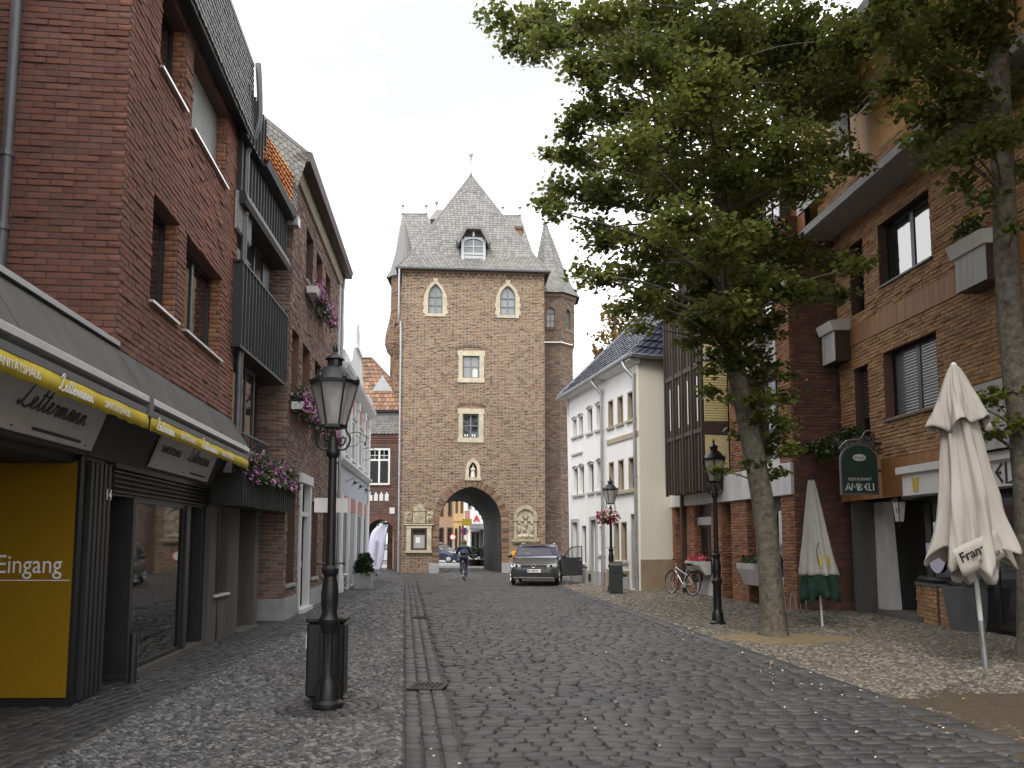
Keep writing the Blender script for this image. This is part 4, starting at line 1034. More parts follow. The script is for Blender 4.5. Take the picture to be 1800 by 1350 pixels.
# railing
b = MB(); b.box(H2, .74, 3.0, -.06, -.03, 3.42, 3.45); b.box(H2, .74, 3.0, -.06, -.03, 2.75, 2.78); rl = b.build('railing', 'metal_black', h2)
for i in range(20):
    u = .76 + i * .118; k = MB(); k.box(H2, u, u + .015, -.055, -.035, 2.78, 3.42); k.build('bar', 'metal_black', rl)
seam('balcony_planter', H2, .72, 4.3, 2.2, 2.72, -.5, .12, .17)
flower_mass('flower_box', 'long box of purple pink flowers on the clad house balcony above the awning end', 'planter', H2, .95, 4.25, 2.70, -.1, .2, .40, .16, 1700, 620, lsize=.065, fsize=.045, boxmat='metal_dark', group='boxes of pink flowers on the left', boxh=.06)
# ground floor
GF = H2.off(-.32)
b = MB(); b.box(GF, .62, .95, -.4, 0, 0, 2.2); b.box(GF, .95, 1.6, -.4, 0, 0, .78); b.box(GF, 1.6, 2.25, -.4, 0, 0, 2.2); b.box(GF, 3.35, 3.62, -.4, 0, 0, 2.2); b.box(GF, .95, 1.6, -.4, 0, 2.1, 2.2); b.build('ground_wall', 'concrete', h2)
window(h2, GF, (.95, 1.6, .78, 2.1), -.16, 'frame_dark', 'glass_dark', fw=.06, sill=.05, sill_mat='concrete_pale')
b = MB(); b.box(GF, 2.25, 3.35, -.6, -.5, 0.02, 2.2); d_ = b.build('door', 'door_dark', h2)
b = MB(); b.box(GF, 2.42, 2.45, -.5, -.45, .95, 1.3); b.build('door_handle', 'aluminium', d_)
b = MB(); b.box(GF, 3.0, 3.25, -.5, -.48, 1.2, 1.5); b.build('letterbox', 'metal_dark', d_)
b = MB(); b.box(GF, 3.62, 4.2, -.9, -.4, 0, 2.2); b.build('recess_wall', 'concrete', h2)
b = MB(); b.box(GF, 2.2, 3.4, -.5, .12, 0, .05); b.build('door_step', 'concrete', h2)
# roof: steep orange pantiles with slate verge
slates(h2, [(H2.P(1.6, .06, 8.42), H2.P(3.85, .06, 8.40)), (H2.P(1.5, -.06, 9.1), H2.P(4.45, -.06, 9.5))], 7, .22, 'tile_orange', 'tile_roof', base_mat='tile_orange', th=.02, nind=60, piece='tile', tile=True)
slates(h2, [(H2.P(3.85, .06, 8.34), H2.P(4.44, .06, 8.30)), (H2.P(4.45, -.06, 9.5), H2.P(4.85, -.06, 9.55))], 10, .14, 'slate_pale', 'slate_verge', base_mat='slate_shingle', th=.014, nind=60)
b = MB(); b.add([H2.P(.8, -.26, 9.3), H2.P(4.6, -.26, 9.3), H2.P(4.6, -3, 9.3), H2.P(.8, -3, 9.3)], [(0, 1, 2, 3)]); b.build('roof_back', 'slate_shingle', h2)

# ---------------------------------------------------------------- old brick house with flower boxes
H3 = Fr((-4.68, 16.45), (-5.33, 24.1))
h3 = thing('old_brick_house', 'old brown brick house with pink flower boxes and white framed door on the left', 'house', (-5.6, 20, 0))
hw = [(1.65, 2.6, 7.75, 9.0), (3.15, 4.1, 7.75, 9.0), (4.7, 5.6, 7.75, 9.0), (.25, 1.05, 4.75, 6.15), (1.55, 2.5, 4.75, 6.15), (3.25, 4.2, 4.75, 6.15), (5.0, 5.9, 4.75, 6.15),
      (.25, 1.1, .75, 2.65), (1.55, 2.95, 0.0, 3.05), (3.4, 4.25, .75, 2.6), (5.2, 6.1, .75, 2.6)]
brick_wall(h3, H3, 0, 7.67, .42, 9.75, hw, 'brick_old', 'mortar_grey', course=0.078, bl=0.25, rough=.008)
RT = Fr(tuple(H3.P(0, -.75, 0))[:2], tuple(H3.P(0, -.004, 0))[:2])
brick_wall(h3, RT, 0, .74, .42, 9.0, [], 'brick_old', 'mortar_grey', course=0.078, bl=0.25, nind=120, name='return_wall')
b = MB(); b.box(H3, .02, 7.6, -6, -.5, 0, 9.7); b.build('core', 'room_dark', h3)
b = MB(); b.box(H3, -.02, 1.5, -.7, .03, 0, .45); b.box(H3, 3.0, 7.67, -.3, .03, 0, .45); b.build('plinth', 'plinth_grey', h3)
n3 = round((9.75 - .42) / .078); c3 = (9.75 - .42) / n3
for i, r in enumerate(hw):
    r = (r[0], r[1], .42 + round((r[2] - .42) / c3) * c3 if r[2] > .4 else 0, .42 + round((r[3] - .42) / c3) * c3)
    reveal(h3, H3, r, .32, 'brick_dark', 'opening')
    if i == 8:
        b = MB(); b.box(H3, r[0], r[0] + .16, -.1, .05, .0, 3.0); b.box(H3, r[1] - .16, r[1], -.1, .05, 0, 3.0); b.box(H3, r[0] - .06, r[1] + .06, -.1, .08, 2.95, 3.16); b.box(H3, r[0] + .16, r[1] - .16, -.14, .0, 2.2, 2.3); b.box(H3, r[0], r[1], -.1, .14, 0, .1)
        ds = b.build('door_surround', 'stucco_white', h3)
        b = MB(); b.box(H3, r[0] + .16, r[1] - .16, -.22, -.16, .1, 2.2)
        for q in (.25, 1.2): b.box(H3, r[0] + .3, r[1] - .3, -.16, -.145, q, q + .8)
        dd = b.build('door', 'door_dark', h3); b = MB(); b.box(H3, r[1] - .3, r[1] - .27, -.16, -.1, 1.0, 1.15); b.build('door_handle', 'aluminium', dd)
        b = MB(); b.box(H3, r[0] + .16, r[1] - .16, -.2, -.18, 2.3, 2.95); b.build('fanlight', 'glass_dark', ds)
    else:
        window(h3, H3, r, -.2, 'frame_white', 'glass_dark', fw=.06, cols=2, rows=2, rowpos=[.62], bw=.05, sill=.06, sill_mat='plinth_grey', sh=.07)
cb = MB(); cb.profile(H3, [(-.1, 9.45), (.06, 9.45), (.10, 9.6), (.10, 9.75), (-.1, 9.75)], -.02, 7.7); cb.build('cornice', 'stone_trim', h3)
cb = MB(); cb.profile(H3, [(-.02, 9.75), (.34, 9.75), (.38, 9.95), (.30, 9.98), (-.02, 9.9)], -.05, 7.75); cb.build('box_gutter', 'frame_brown', h3)
cb = MB(); cb.profile(H3, [(.3, 9.9), (.3, 9.97), (-2.6, 12.3), (-2.7, 12.2)], -.05, 7.75); cb.build('roof', 'slate_shingle', h3)
slates(h3, [(H3.P(-.03, -2.6, 11.45), H3.P(-.03, .06, 9.1)), (H3.P(-.03, -2.6, 12.25), H3.P(-.03, .3, 9.9))], 8, .13, 'slate_pale', 'slate_hung_gable', base_mat='slate_shingle', th=.014, nind=60)
cb = MB(); cb.box(H3, 7.35, 7.67, -.2, .05, 4.0, 9.45); cb.build('corner_board', 'stucco_white', h3)
downpipe(h3, [H3.P(7.6, .2, 9.8), H3.P(7.6, .1, 9.3), H3.P(7.6, .1, 5), H3.P(7.6, .1, .2)], .045, 'zinc', rings=3)
fb = [(1.6, 2.75, 7.38, 'box of pink flowers under the nearer top window of the old brick house'), (3.1, 4.25, 7.38, 'box of pink flowers under the farther top window of the old brick house'),
      (.15, 1.2, 4.40, 'box of pink flowers under the nearest middle window of the old brick house'), (1.45, 2.6, 4.40, 'box of pink flowers under the second middle window of the old brick house'),
      (3.15, 4.3, 4.40, 'box of pink flowers under the third middle window, behind the street lantern'), (4.9, 6.0, 4.40, 'box of pink flowers under the fourth middle window of the old brick house')]
for a, c_, z_, lab in fb: flower_mass('flower_box', lab, 'planter', H3, a, c_, z_, .04, .26, .38, .26, 800, 380, fsize=.048, group='boxes of pink flowers on the left')

# ---------------------------------------------------------------- white stucco house with gable
H4 = Fr((-5.36, 24.15), (-6.2, 34.0))
h4 = thing('stucco_house', 'white stucco house with pink panels, grey band and shaped gable on the left', 'house', (-6.2, 29, 0))
b = MB(); b.box(H4, 0, 9.85, -6, 0, 0, 7.0); b.build('wall', 'stucco_white', h4)
b = MB(); b.profile(H4, [(0, 4.0), (.10, 4.02), (.22, 4.14), (.22, 4.2), (.0, 4.26)], 0, 9.9); b.build('string_course', 'stucco_white', h4)
b = MB(); b.profile(H4, [(0, 6.75), (.10, 6.8), (.32, 7.0), (.36, 7.1), (.0, 7.14)], 0, 9.95); b.build('cornice', 'stucco_white', h4)
b = MB(); b.box(H4, 0, 9.86, 0, .025, 3.12, 4.0); b.build('grey_band', 'stucco_blue', h4)
b = MB(); b.box(H4, 0, 9.86, 0, .02, 2.62, 3.12); b.build('pink_band', 'stucco_pink', h4)
for a, c_ in ((1.7, 2.6), (3.6, 4.6), (6.2, 7.2), (8.2, 9.2)):
    b = MB(); b.box(H4, a, c_, 0, .02, 5.9, 6.7); b.build('pink_panel', 'stucco_pink', h4)
for u in (.1, 1.1, 2.95, 5.2, 7.6, 9.5):
    b = MB(); b.box(H4, u, u + .35, .0, .09, 4.26, 6.75); b.box(H4, u - .04, u + .39, 0, .13, 6.45, 6.75); b.build('pilaster', 'stucco_white', h4)
    b = MB(); b.box(H4, u, u + .35, .0, .08, 0, 3.12); b.box(H4, u - .03, u + .38, 0, .12, 0, .5); b.build('ground_pilaster', 'stucco_white', h4)
for a, c_ in ((1.65, 2.65), (3.6, 4.7), (6.1, 7.1), (8.2, 9.2)):
    window(h4, H4, (a, c_, 4.45, 5.9), .035, 'frame_white', 'glass_dark', fw=.08, cols=2, rows=2, rowpos=[.65], sill=.14, sill_mat='stucco_white')
    b = MB(); b.profile(H4, [(0, 5.9), (.1, 5.92), (.14, 6.0), (0, 6.02)], a - .1, c_ + .1); b.build('window_hood', 'stucco_white', h4)
for k, (a, c_) in enumerate(((1.65, 2.75), (3.5, 5.0), (5.75, 7.3), (8.15, 9.25))):
    if k in (1,):
        b = MB(); b.box(H4, a, c_, .0, .03, .1, 2.6); d_ = b.build('door', 'door_grey', h4)
        for q in (.3, 1.4): b = MB(); b.box(H4, a + .15, c_ - .15, .03, .045, q, q + .95); b.build('door_panel', 'door_grey', d_)
    else: window(h4, H4, (a, c_, .55, 2.6), .035, 'door_grey', 'glass_grey', fw=.08, cols=2, rows=1, sill=.12, sill_mat='stucco_white')
# gable: shaped, with a block on top
g = []
for u, z in ((3.2, 7.1), (3.3, 7.9), (3.7, 8.05), (4.0, 8.5), (4.55, 8.7), (4.9, 8.8), (4.9, 9.55), (5.5, 9.95), (6.1, 9.55), (6.1, 8.8), (6.5, 8.7), (7.0, 8.5), (7.3, 8.05), (7.7, 7.9), (7.8, 7.1)): g.append((u, z))
b = MB(); b.prism(H4, g, -.62, 0.0); b.build('gable', 'stucco_white', h4)
b = MB(); b.box(H4, 4.75, 6.25, -.68, .08, 8.72, 8.84); b.box(H4, 3.1, 7.9, -.05, .1, 7.14, 7.3); b.build('gable_moulding', 'stucco_white', h4)
for q in ((.2, 3.1), (7.9, 9.9)):
    b = MB(); b.profile(H4, [(0, 7.14), (.18, 7.2), (.18, 7.55), (0, 7.6)], *q); b.build('parapet', 'stucco_white', h4)
b = MB(); b.profile(H4, [(-.3, 7.1), (-.3, 7.2), (-3, 9.2), (-3, 9.0)], 0, 9.85); b.build('roof', 'slate_shingle', h4)
for u in (2.7, 7.35):   # wrought iron arms
    b = MB(); p0 = H4.P(u, .05, 5.2)
    b.tube(catmull([tuple(H4.P(u, .05, 5.25)), tuple(H4.P(u, .35, 5.3)), tuple(H4.P(u, .62, 5.15)), tuple(H4.P(u, .6, 4.95)), tuple(H4.P(u, .48, 5.0))], 4), .013, 6)
    b.tube(catmull([tuple(H4.P(u, .05, 4.8)), tuple(H4.P(u, .3, 4.85)), tuple(H4.P(u, .42, 5.05)), tuple(H4.P(u, .3, 5.2))], 4), .011, 6)
    b.lathe(H4.P(u, .6, 4.9), [(0, -.07), (.05, 0), (0, .07)], 8); b.build('iron_bracket', 'metal_black', h4)
for u in (2.2, 4.0, 6.0, 8.5):
    b = MB(); b.tube([H4.P(u, 0, 3.55), H4.P(u, .28, 3.7), H4.P(u, .34, 3.6)], .012, 6); b.lathe(H4.P(u, .34, 3.52), [(0, .08), (.05, .06), (.07, -.02), (0, -.02)], 8); b.build('spotlight', 'metal_black', h4)
b = MB(); b.tube([H4.P(9.8, .08, 7), H4.P(9.8, .08, .1)], .045, 8); b.build('downpipe', 'frame_white', h4)
# ================================================================ the town gate
T = Fr((-5.68, 40.0), (1.68, 40.6)); TL = T.L; ZE = 15.55
tw = thing('gate_tower', 'tall medieval brick gate tower with slate roofs and pointed archway', 'tower', (-2.0, 43.3, 0))
ar_s, ar_t, au0, au1 = 2.55, 4.36, 2.03, 5.18
hole_a = arch_hole(au0 - .01, au1 + .01, -1, ar_s, ar_t + .02)
ow1 = arch_hole(1.30, 2.16, 13.2, 14.15, 14.95); ow2 = arch_hole(5.02, 5.94, 13.2, 14.15, 14.95); ni = arch_hole(3.50, 3.92, 4.75, 5.25, 5.62)
rects_t = [(3.12, 4.05, 9.9, 11.14), (3.14, 4.03, 6.8, 8.12), (.62, 1.42, 1.2, 2.2)]
brick_wall(tw, T, 0, TL, 0, ZE, rects_t, 'brick_tower', 'mortar_tower', course=.078, bl=.24, joint=.022, rough=.008, header=True,
           hole_fn=lambda z: hole_a(z) + ow1(z) + ow2(z) + ni(z))
TR = Fr(tuple(T.P(TL, 0, 0))[:2], tuple(T.P(TL, -6.4, 0))[:2]); brick_wall(tw, TR, .01, 6.4, 0, ZE, [], 'brick_tower', 'mortar_tower', course=.092, bl=.27, joint=.013, rough=.01, nind=0, name='side_wall')
TLf = Fr(tuple(T.P(0, -6.4, 0))[:2], tuple(T.P(0, 0, 0))[:2]); brick_wall(tw, TLf, 0, 6.39, 0, ZE, [], 'brick_tower', 'mortar_tower', course=.092, bl=.27, joint=.013, rough=.01, nind=0, name='side_wall')
# dentil course under the eave
for i in range(27):
    b = MB(); u = .12 + i * .27; b.box(T, u, u + .13, -.01, .07, ZE - .30, ZE - .14); b.build('dentil', 'brick_tower', tw)
b = MB(); b.box(T, -.02, TL + .02, -.01, .10, ZE - .14, ZE); b.build('cornice', 'brick_turret', tw)
# arch ring of radial bricks
def ring(fr, pts, th, parent, matname, d0=-.25, d1=.012, name='voussoir', size=.085, jut=.006):
    P_ = catmull(pts, 3); L_ = [0]
    for a, c_ in zip(P_[:-1], P_[1:]): L_.append(L_[-1] + math.hypot(c_[0] - a[0], c_[1] - a[1]))
    n = int(L_[-1] / size); rr = random.Random(3)
    def at(s_):
        for i in range(len(P_) - 1):
            if L_[i + 1] >= s_ - 1e-9:
                t = (s_ - L_[i]) / max(1e-9, L_[i + 1] - L_[i]); a, c_ = P_[i], P_[i + 1]; dx, dy = c_[0] - a[0], c_[1] - a[1]; l = math.hypot(dx, dy) or 1
                return (a[0] + dx * t, a[1] + dy * t), (-dy / l, dx / l)
    cu = (pts[0][0] + pts[-1][0]) / 2
    for i in range(n):
        s0, s1 = L_[-1] * (i + .07) / n, L_[-1] * (i + .93) / n
        (p0, n0), (p1, n1) = at(s0), at(s1)
        q = [p0, p1, (p1[0] + n1[0] * th, p1[1] + n1[1] * th), (p0[0] + n0[0] * th, p0[1] + n0[1] * th)]
        b = MB(); b.prism(fr, q, d0, d1 + rr.gauss(0, jut)); b.build(name, matname, parent)
app = arch_pts(au0, au1, ar_s, ar_t, 8)
ag = MB(); band(ag, T, [(au0, 0)] + app + [(au1, 0)], [(au0 - .40, 0)] + [(u + (u - 3.605) * .25, z + .36 * (z - ar_s) / 1.8 + .02) for u, z in app] + [(au1 + .40, 0)], -.3, -.006); arch_bed = ag.build('arch', 'mortar_tower', tw)
ring(T, [(au0, .55)] + [(au0, 1.6)] + app + [(au1, 1.6)] + [(au1, .55)], .36, arch_bed, 'brick_tower')
b = MB(); b.box(T, au0 - .5, au0 + .0, -.4, .09, 0, .5); b.build('guard_stone', 'plinth_grey', tw); b = MB(); b.box(T, au1, au1 + .5, -.4, .09, 0, .5); b.build('guard_stone', 'plinth_grey', tw)
# passage
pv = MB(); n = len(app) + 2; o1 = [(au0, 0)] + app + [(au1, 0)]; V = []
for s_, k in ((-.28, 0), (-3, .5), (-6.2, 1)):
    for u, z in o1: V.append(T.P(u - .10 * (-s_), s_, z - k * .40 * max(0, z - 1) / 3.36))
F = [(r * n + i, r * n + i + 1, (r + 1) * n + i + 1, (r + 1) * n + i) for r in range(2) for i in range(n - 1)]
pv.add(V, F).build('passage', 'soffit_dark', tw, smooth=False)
bk = MB()
for k in range(60):
    za, zb = k * .26, (k + 1) * .26; zc = (za + zb) / 2; h_ = hole_a(min(zc * 1.1, 99)); sh_ = -.62
    for a, c_ in sub_iv([(0, TL)], [(p + sh_, q + sh_) for p, q in h_]): bk.add([T.P(a, -6.25, za), T.P(c_, -6.25, za), T.P(c_, -6.25, zb), T.P(a, -6.25, zb)], [(0, 1, 2, 3)])
bk.build('rear_wall', 'brick_turret', tw)
# pointed windows with sandstone surrounds
def lancet(fr, u0, u1, z0, zs, zt, parent, sur=.22, rows=2, gm_='glass_grey', key=True, nm='lancet_window', sill=True, fm='frame_grey'):
    ap = arch_pts(u0, u1, zs, zt, 6); uc = (u0 + u1) / 2
    inn = [(u0, z0)] + ap + [(u1, z0)]
    outr = [(u0 - sur, z0)] + [(u + (u - uc) / ((u1 - u0) / 2) * sur * (1 if z < zs + .01 else .75), z + (z - zs) / max(.01, zt - zs) * sur * .8) for u, z in ap] + [(u1 + sur, z0)]
    m_ = MB(); band(m_, fr, inn, outr, -.22, .02)
    if key: m_.box(fr, uc - .12, uc + .12, -.1, .021, zt + sur * .55, zt + sur * .8 + .12)
    if sill: m_.box(fr, u0 - sur * .8, u1 + sur * .8, -.22, .05, z0 - .16, z0)
    if key:
        for q in (0, .42): m_.box(fr, u0 - sur - .05, u0 - .01, -.1, .024, z0 + q, z0 + q + .2); m_.box(fr, u1 + .01, u1 + sur + .05, -.1, .024, z0 + q, z0 + q + .2)
    w = m_.build(nm, 'sandstone' if key else 'brick_turret', parent)
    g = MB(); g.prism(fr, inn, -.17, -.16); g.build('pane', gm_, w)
    f_ = MB(); inn2 = [(u0 + .05, z0 + .05)] + [(uc + (u - uc) * .87, zs + (z - zs) * .9) for u, z in ap] + [(u1 - .05, z0 + .05)]; band(f_, fr, inn2, inn, -.16, -.10)
    f_.box(fr, u0, u1, -.16, -.10, z0, z0 + .06); f_.box(fr, uc - .025, uc + .025, -.16, -.105, z0, zt - .04)
    f_.box(fr, u0, u1, -.16, -.11, zs - .03, zs + .03)
    for k in range(1, rows): f_.box(fr, u0, u1, -.16, -.115, z0 + (zs - z0) * k / rows - .015, z0 + (zs - z0) * k / rows + .015)
    f_.build('frame', fm, w)
    return w
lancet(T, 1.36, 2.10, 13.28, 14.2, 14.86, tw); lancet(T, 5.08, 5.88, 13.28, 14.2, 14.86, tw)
def stone_window(u0, u1, z0, z1, nm, rowpos, gm_):
    m_ = MB(); s_ = .2
    m_.box(T, u0 - s_, u0, -.2, .022, z0, z1); m_.box(T, u1, u1 + s_ + .04, -.2, .022, z0, z1); m_.box(T, u0 - s_ - .05, u1 + s_ + .08, -.2, .026, z1, z1 + .26); m_.box(T, u0 - s_ - .06, u1 + s_ + .06, -.2, .05, z0 - .24, z0)
    w = m_.build(nm, 'sandstone', tw)
    window(tw, T, (u0, u1, z0, z1), -.12, 'frame_grey', gm_, fw=.06, cols=2, rows=2, rowpos=rowpos, bw=.06)
    # relieving arch over it
    pts = [(u0 - .35 + (u1 - u0 + .7) * i / 10, z1 + .30 + .16 * math.sin(math.pi * i / 10)) for i in range(11)]
    ring(T, pts, .14, w, 'brick_turret', d0=-.05, d1=.02, name='arch_brick', size=.1)
    return w
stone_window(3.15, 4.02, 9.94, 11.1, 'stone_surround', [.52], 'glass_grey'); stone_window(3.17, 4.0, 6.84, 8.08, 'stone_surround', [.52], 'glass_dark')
b = MB(); b.prism(T, [(3.68, 10.02), (3.92, 10.02), (3.92, 10.36), (3.8, 10.46), (3.68, 10.36)], -.125, -.118); b.build('window_emblem', 'letter_white', tw)
for q in (3.3, 3.42, 3.68, 3.8):
    b = MB(); b.lathe(T.P(q, -.1, 6.92), [(0, 0), (.035, 0), (.03, .06), (.035, .1), (0, .13)], 8); b.build('window_ornament', 'letter_white', tw)
# niche with the white figure
nm_ = MB(); ip = arch_pts(3.50, 3.92, 5.2, 5.6, 6); band(nm_, T, [(3.50, 4.8)] + ip + [(3.92, 4.8)], [(3.33, 4.8)] + [(3.71 + (u - 3.71) * 1.8, z + (z - 5.2) * .5 + .02) for u, z in ip] + [(4.09, 4.8)], -.1, .05)
nm_.box(T, 3.3, 4.12, -.35, .08, 4.66, 4.8); nc = nm_.build('niche', 'sandstone', tw)
b = MB(); b.prism(T, [(3.48, 4.8)] + ip + [(3.94, 4.8)], -.34, -.33); b.build('niche_back', 'sandstone_old', nc)
b = MB(); c0 = T.P(3.71, -.12, 4.8)
b.lathe(c0, [(0, 0), (.12, 0), (.13, .04), (.11, .2), (.085, .36), (.095, .44), (.10, .5), (.05, .545), (.035, .56), (.05, .59), (.055, .63), (.04, .67), (0, .685)], 12)
b.tube([c0 + Vector((-.07, 0, .48)), c0 + Vector((-.10, -.06, .40)), c0 + Vector((-.02, -.12, .42))], [.035, .032, .025], 7); b.tube([c0 + Vector((.07, 0, .48)), c0 + Vector((.10, -.06, .40)), c0 + Vector((.02, -.12, .42))], [.035, .032, .025], 7)
o = b.build('niche_statue', 'statue_white', None, smooth=True, origin=tuple(c0)); tag(o, 'small white robed figure standing in the niche above the archway', 'statue')
# notice cabinet with carved coat of arms
m_ = MB(); m_.box(T, .40, .62, -.05, .10, 1.15, 2.25); m_.box(T, 1.42, 1.64, -.05, .10, 1.15, 2.25); m_.box(T, .38, 1.66, -.05, .12, 2.25, 2.38); m_.box(T, .28, 1.76, -.05, .17, 2.40, 2.46); m_.box(T, .36, 1.68, -.05, .14, 1.02, 1.15)
nb = m_.build('notice_frame', 'sandstone', tw)
window(nb, T, (.62, 1.42, 1.15, 2.25), .03, 'frame_brown', 'glass_clear', fw=.1, name='notice_case') if False else None
b = MB(); b.box(T, .62, 1.42, -.12, -.06, 1.15, 2.25); b.build('notice_back', 'timber_dark', nb)
b = MB(); b.box(T, .62, .72, -.06, .05, 1.15, 2.25); b.box(T, 1.32, 1.42, -.06, .05, 1.15, 2.25); b.box(T, .72, 1.32, -.06, .05, 1.15, 1.25); b.box(T, .72, 1.32, -.06, .05, 2.15, 2.25); b.build('notice_door', 'frame_brown', nb)
b = MB(); b.box(T, .74, 1.30, -.058, -.05, 1.25, 1.9); b.build('notice_sheet', 'plaster_grey', nb)
b = MB(); b.box(T, .86, 1.08, -.048, -.04, 1.5, 1.8); b.build('notice_paper', 'paper', nb)
cm = MB(); cm.prism(T, [(.72, 2.5), (1.32, 2.5), (1.34, 3.05), (1.24, 3.10), (.80, 3.10), (.70, 3.05)], -.02, .10)
cm.box(T, .28, .66, -.02, .05, 2.5, 3.08); cm.box(T, 1.38, 1.72, -.02, .05, 2.5, 3.08)
cm.box(T, .70, 1.38, -.02, .13, 3.1, 3.16); cm.prism(T, [(.74 + .28 + .28 * math.cos(math.pi * i / 10), 3.16 + .30 * math.sin(math.pi * i / 10)) for i in range(11)], -.02, .10)
ca = cm.build('coat_of_arms', 'sandstone_old', tw)
rr_ = random.Random(5)
for cu_, cz_, s_ in ((.48, 2.72, .16), (1.55, 2.70, .16), (.50, 2.98, .08), (1.52, 2.98, .08), (.86, 2.68, .07), (1.15, 2.85, .08), (1.2, 2.66, .07), (.9, 2.9, .08), (1.02, 3.28, .10), (1.02, 2.75, .06), (.38, 2.9, .06), (1.66, 2.92, .06)):
    k = MB(); c_ = T.P(cu_, .07, cz_)
    pr = [(0, -s_), (s_ * .7, -s_ * .72), (s_, 0), (s_ * .7, s_ * .72), (0, s_)]; k.lathe((0, 0, 0), pr, 10)
    k.v = [tuple(c_ + T.u * a + T.n * (bb * .5) + Vector((0, 0, z))) for a, bb, z in k.v]; k.build('carving', 'sandstone_old', ca, smooth=True)
for cu_, cz_ in ((.48, 2.72), (1.55, 2.70)):
    k = MB(); k.tube([T.P(cu_ + .1 * math.cos(t) * (1 - t / 14), .15, cz_ + .1 * math.sin(t) * (1 - t / 14)) for t in np.linspace(0, 11, 26)], .018, 6); k.build('scroll', 'sandstone_old', ca)
# arched relief right of the archway
rm = MB(); ip = arch_pts(5.92, 6.84, 2.75, 3.22, 8, 'round'); op = arch_pts(5.76, 7.0, 2.75, 3.42, 8, 'round'); band(rm, T, ip, op, -.05, .14)
rm.box(T, 5.80, 5.92, -.05, .10, 1.72, 2.7); rm.box(T, 6.84, 6.96, -.05, .10, 1.72, 2.7); rm.box(T, 5.74, 5.98, -.05, .14, 2.62, 2.76); rm.box(T, 6.78, 7.02, -.05, .14, 2.62, 2.76); rm.box(T, 5.68, 7.06, -.05, .18, 1.58, 1.72); rm.box(T, 5.74, 7.0, -.05, .12, 1.50, 1.58)
re_ = rm.build('relief', 'sandstone_old', tw)
b = MB(); b.prism(T, [(5.92, 1.72)] + ip + [(6.84, 1.72)], -.02, .018); b.build('relief_back', 'sandstone', re_)
for cu_, cz_, sx_, sz_ in ((6.38, 2.85, .17, .22), (6.38, 2.45, .13, .24), (6.33, 2.18, .09, .16), (6.05, 2.2, .10, .24), (6.05, 2.5, .06, .07), (6.70, 2.2, .10, .24), (6.70, 2.5, .06, .07), (6.38, 1.86, .2, .12), (6.1, 1.84, .12, .1), (6.68, 1.84, .12, .1), (6.38, 3.02, .07, .08), (6.22, 2.62, .1, .07), (6.55, 2.62, .1, .07)):
    k = MB(); c_ = T.P(cu_, .03, cz_); k.lathe((0, 0, 0), [(0, -1), (.6, -.8), (1, -.1), (.75, .65), (0, 1)], 10); k.v = [tuple(c_ + T.u * a * sx_ + T.n * bb * .11 + Vector((0, 0, z * sz_))) for a, bb, z in k.v]; k.build('carving', 'sandstone_old' if cz_ > 2 else 'sandstone', re_, smooth=True)
# ---- roofs
def T3(u, d, z): return T.P(u, d, z)
ap_ = T3(3.62, -3.3, 22.35)
eL, eR, bL, bR = T3(-.28, .3, ZE + .02), T3(TL + .28, .3, ZE + .02), T3(-.28, -6.9, ZE + .02), T3(TL + .28, -6.9, ZE + .02)
mL, mR, nL, nR = T3(.42, -.38, ZE + 1.05), T3(TL - .42, -.38, ZE + 1.05), T3(.42, -6.22, ZE + 1.05), T3(TL - .42, -6.22, ZE + 1.05)
slates(tw, [(eL, eR), (mL, mR), (mL.lerp(ap_, .33), mR.lerp(ap_, .33)), (mL.lerp(ap_, .66), mR.lerp(ap_, .66)), (mL.lerp(ap_, .985), mR.lerp(ap_, .985))], 48, .21, 'slate_pale', 'main_roof', base_mat='slate_shingle', th=.016)
slates(tw, [(eR, bR), (mR, nR), (mR.lerp(ap_, .5), nR.lerp(ap_, .5)), (mR.lerp(ap_, .985), nR.lerp(ap_, .985))], 40, .24, 'slate_pale', 'main_roof_side', base_mat='slate_shingle', th=.016)
slates(tw, [(bL, eL), (nL, mL), (nL.lerp(ap_, .5), mL.lerp(ap_, .5)), (nL.lerp(ap_, .985), mL.lerp(ap_, .985))], 40, .24, 'slate_pale', 'main_roof_side', base_mat='slate_shingle', th=.016)
b = MB(); b.add([bR, bL, nL, nR, ap_], [(0, 1, 2, 3), (3, 2, 4)]); b.build('main_roof_back', 'slate_shingle', tw)
b = MB(); b.profile(T, [(.0, ZE), (.34, ZE - .02), (.36, ZE + .05), (.3, ZE + .06), (.0, ZE + .04)], -.32, TL + .32); b.build('eave', 'zinc_dark', tw)
for a, c_ in ((mL, ap_), (mR, ap_), (eL, mL), (eR, mR)):
    b = MB(); b.tube([a, c_], .05, 6); b.build('hip_cap', 'slate_shingle', tw)
def finial(p, h_, nm='finial', r=.03):
    b = MB(); b.lathe(p, [(0, 0), (r * 2.2, 0), (r * 1.4, h_ * .12), (r, h_ * .2), (r * .9, h_ * .45), (r * 2.6, h_ * .5), (r * 2.8, h_ * .54), (r, h_ * .6), (r * .6, h_ * .8), (r * .2, h_), (0, h_)], 8); return b.build(nm, 'zinc', tw, smooth=True)
fp = finial(ap_ - Vector((0, 0, .15)), 2.6, 'spire_rod', .05)
for k in range(6):
    b = MB(); b.lathe(ap_ + Vector((0, 0, .9 + k * .25)), [(0, -.04), (.06 - k * .006, 0), (0, .04)], 8); b.build('knob', 'zinc', fp)
b = MB(); b.tube([ap_ + Vector((-.22, 0, 1.35)), ap_ + Vector((.22, 0, 1.35))], .015, 5); b.build('cross_bar', 'zinc', fp)
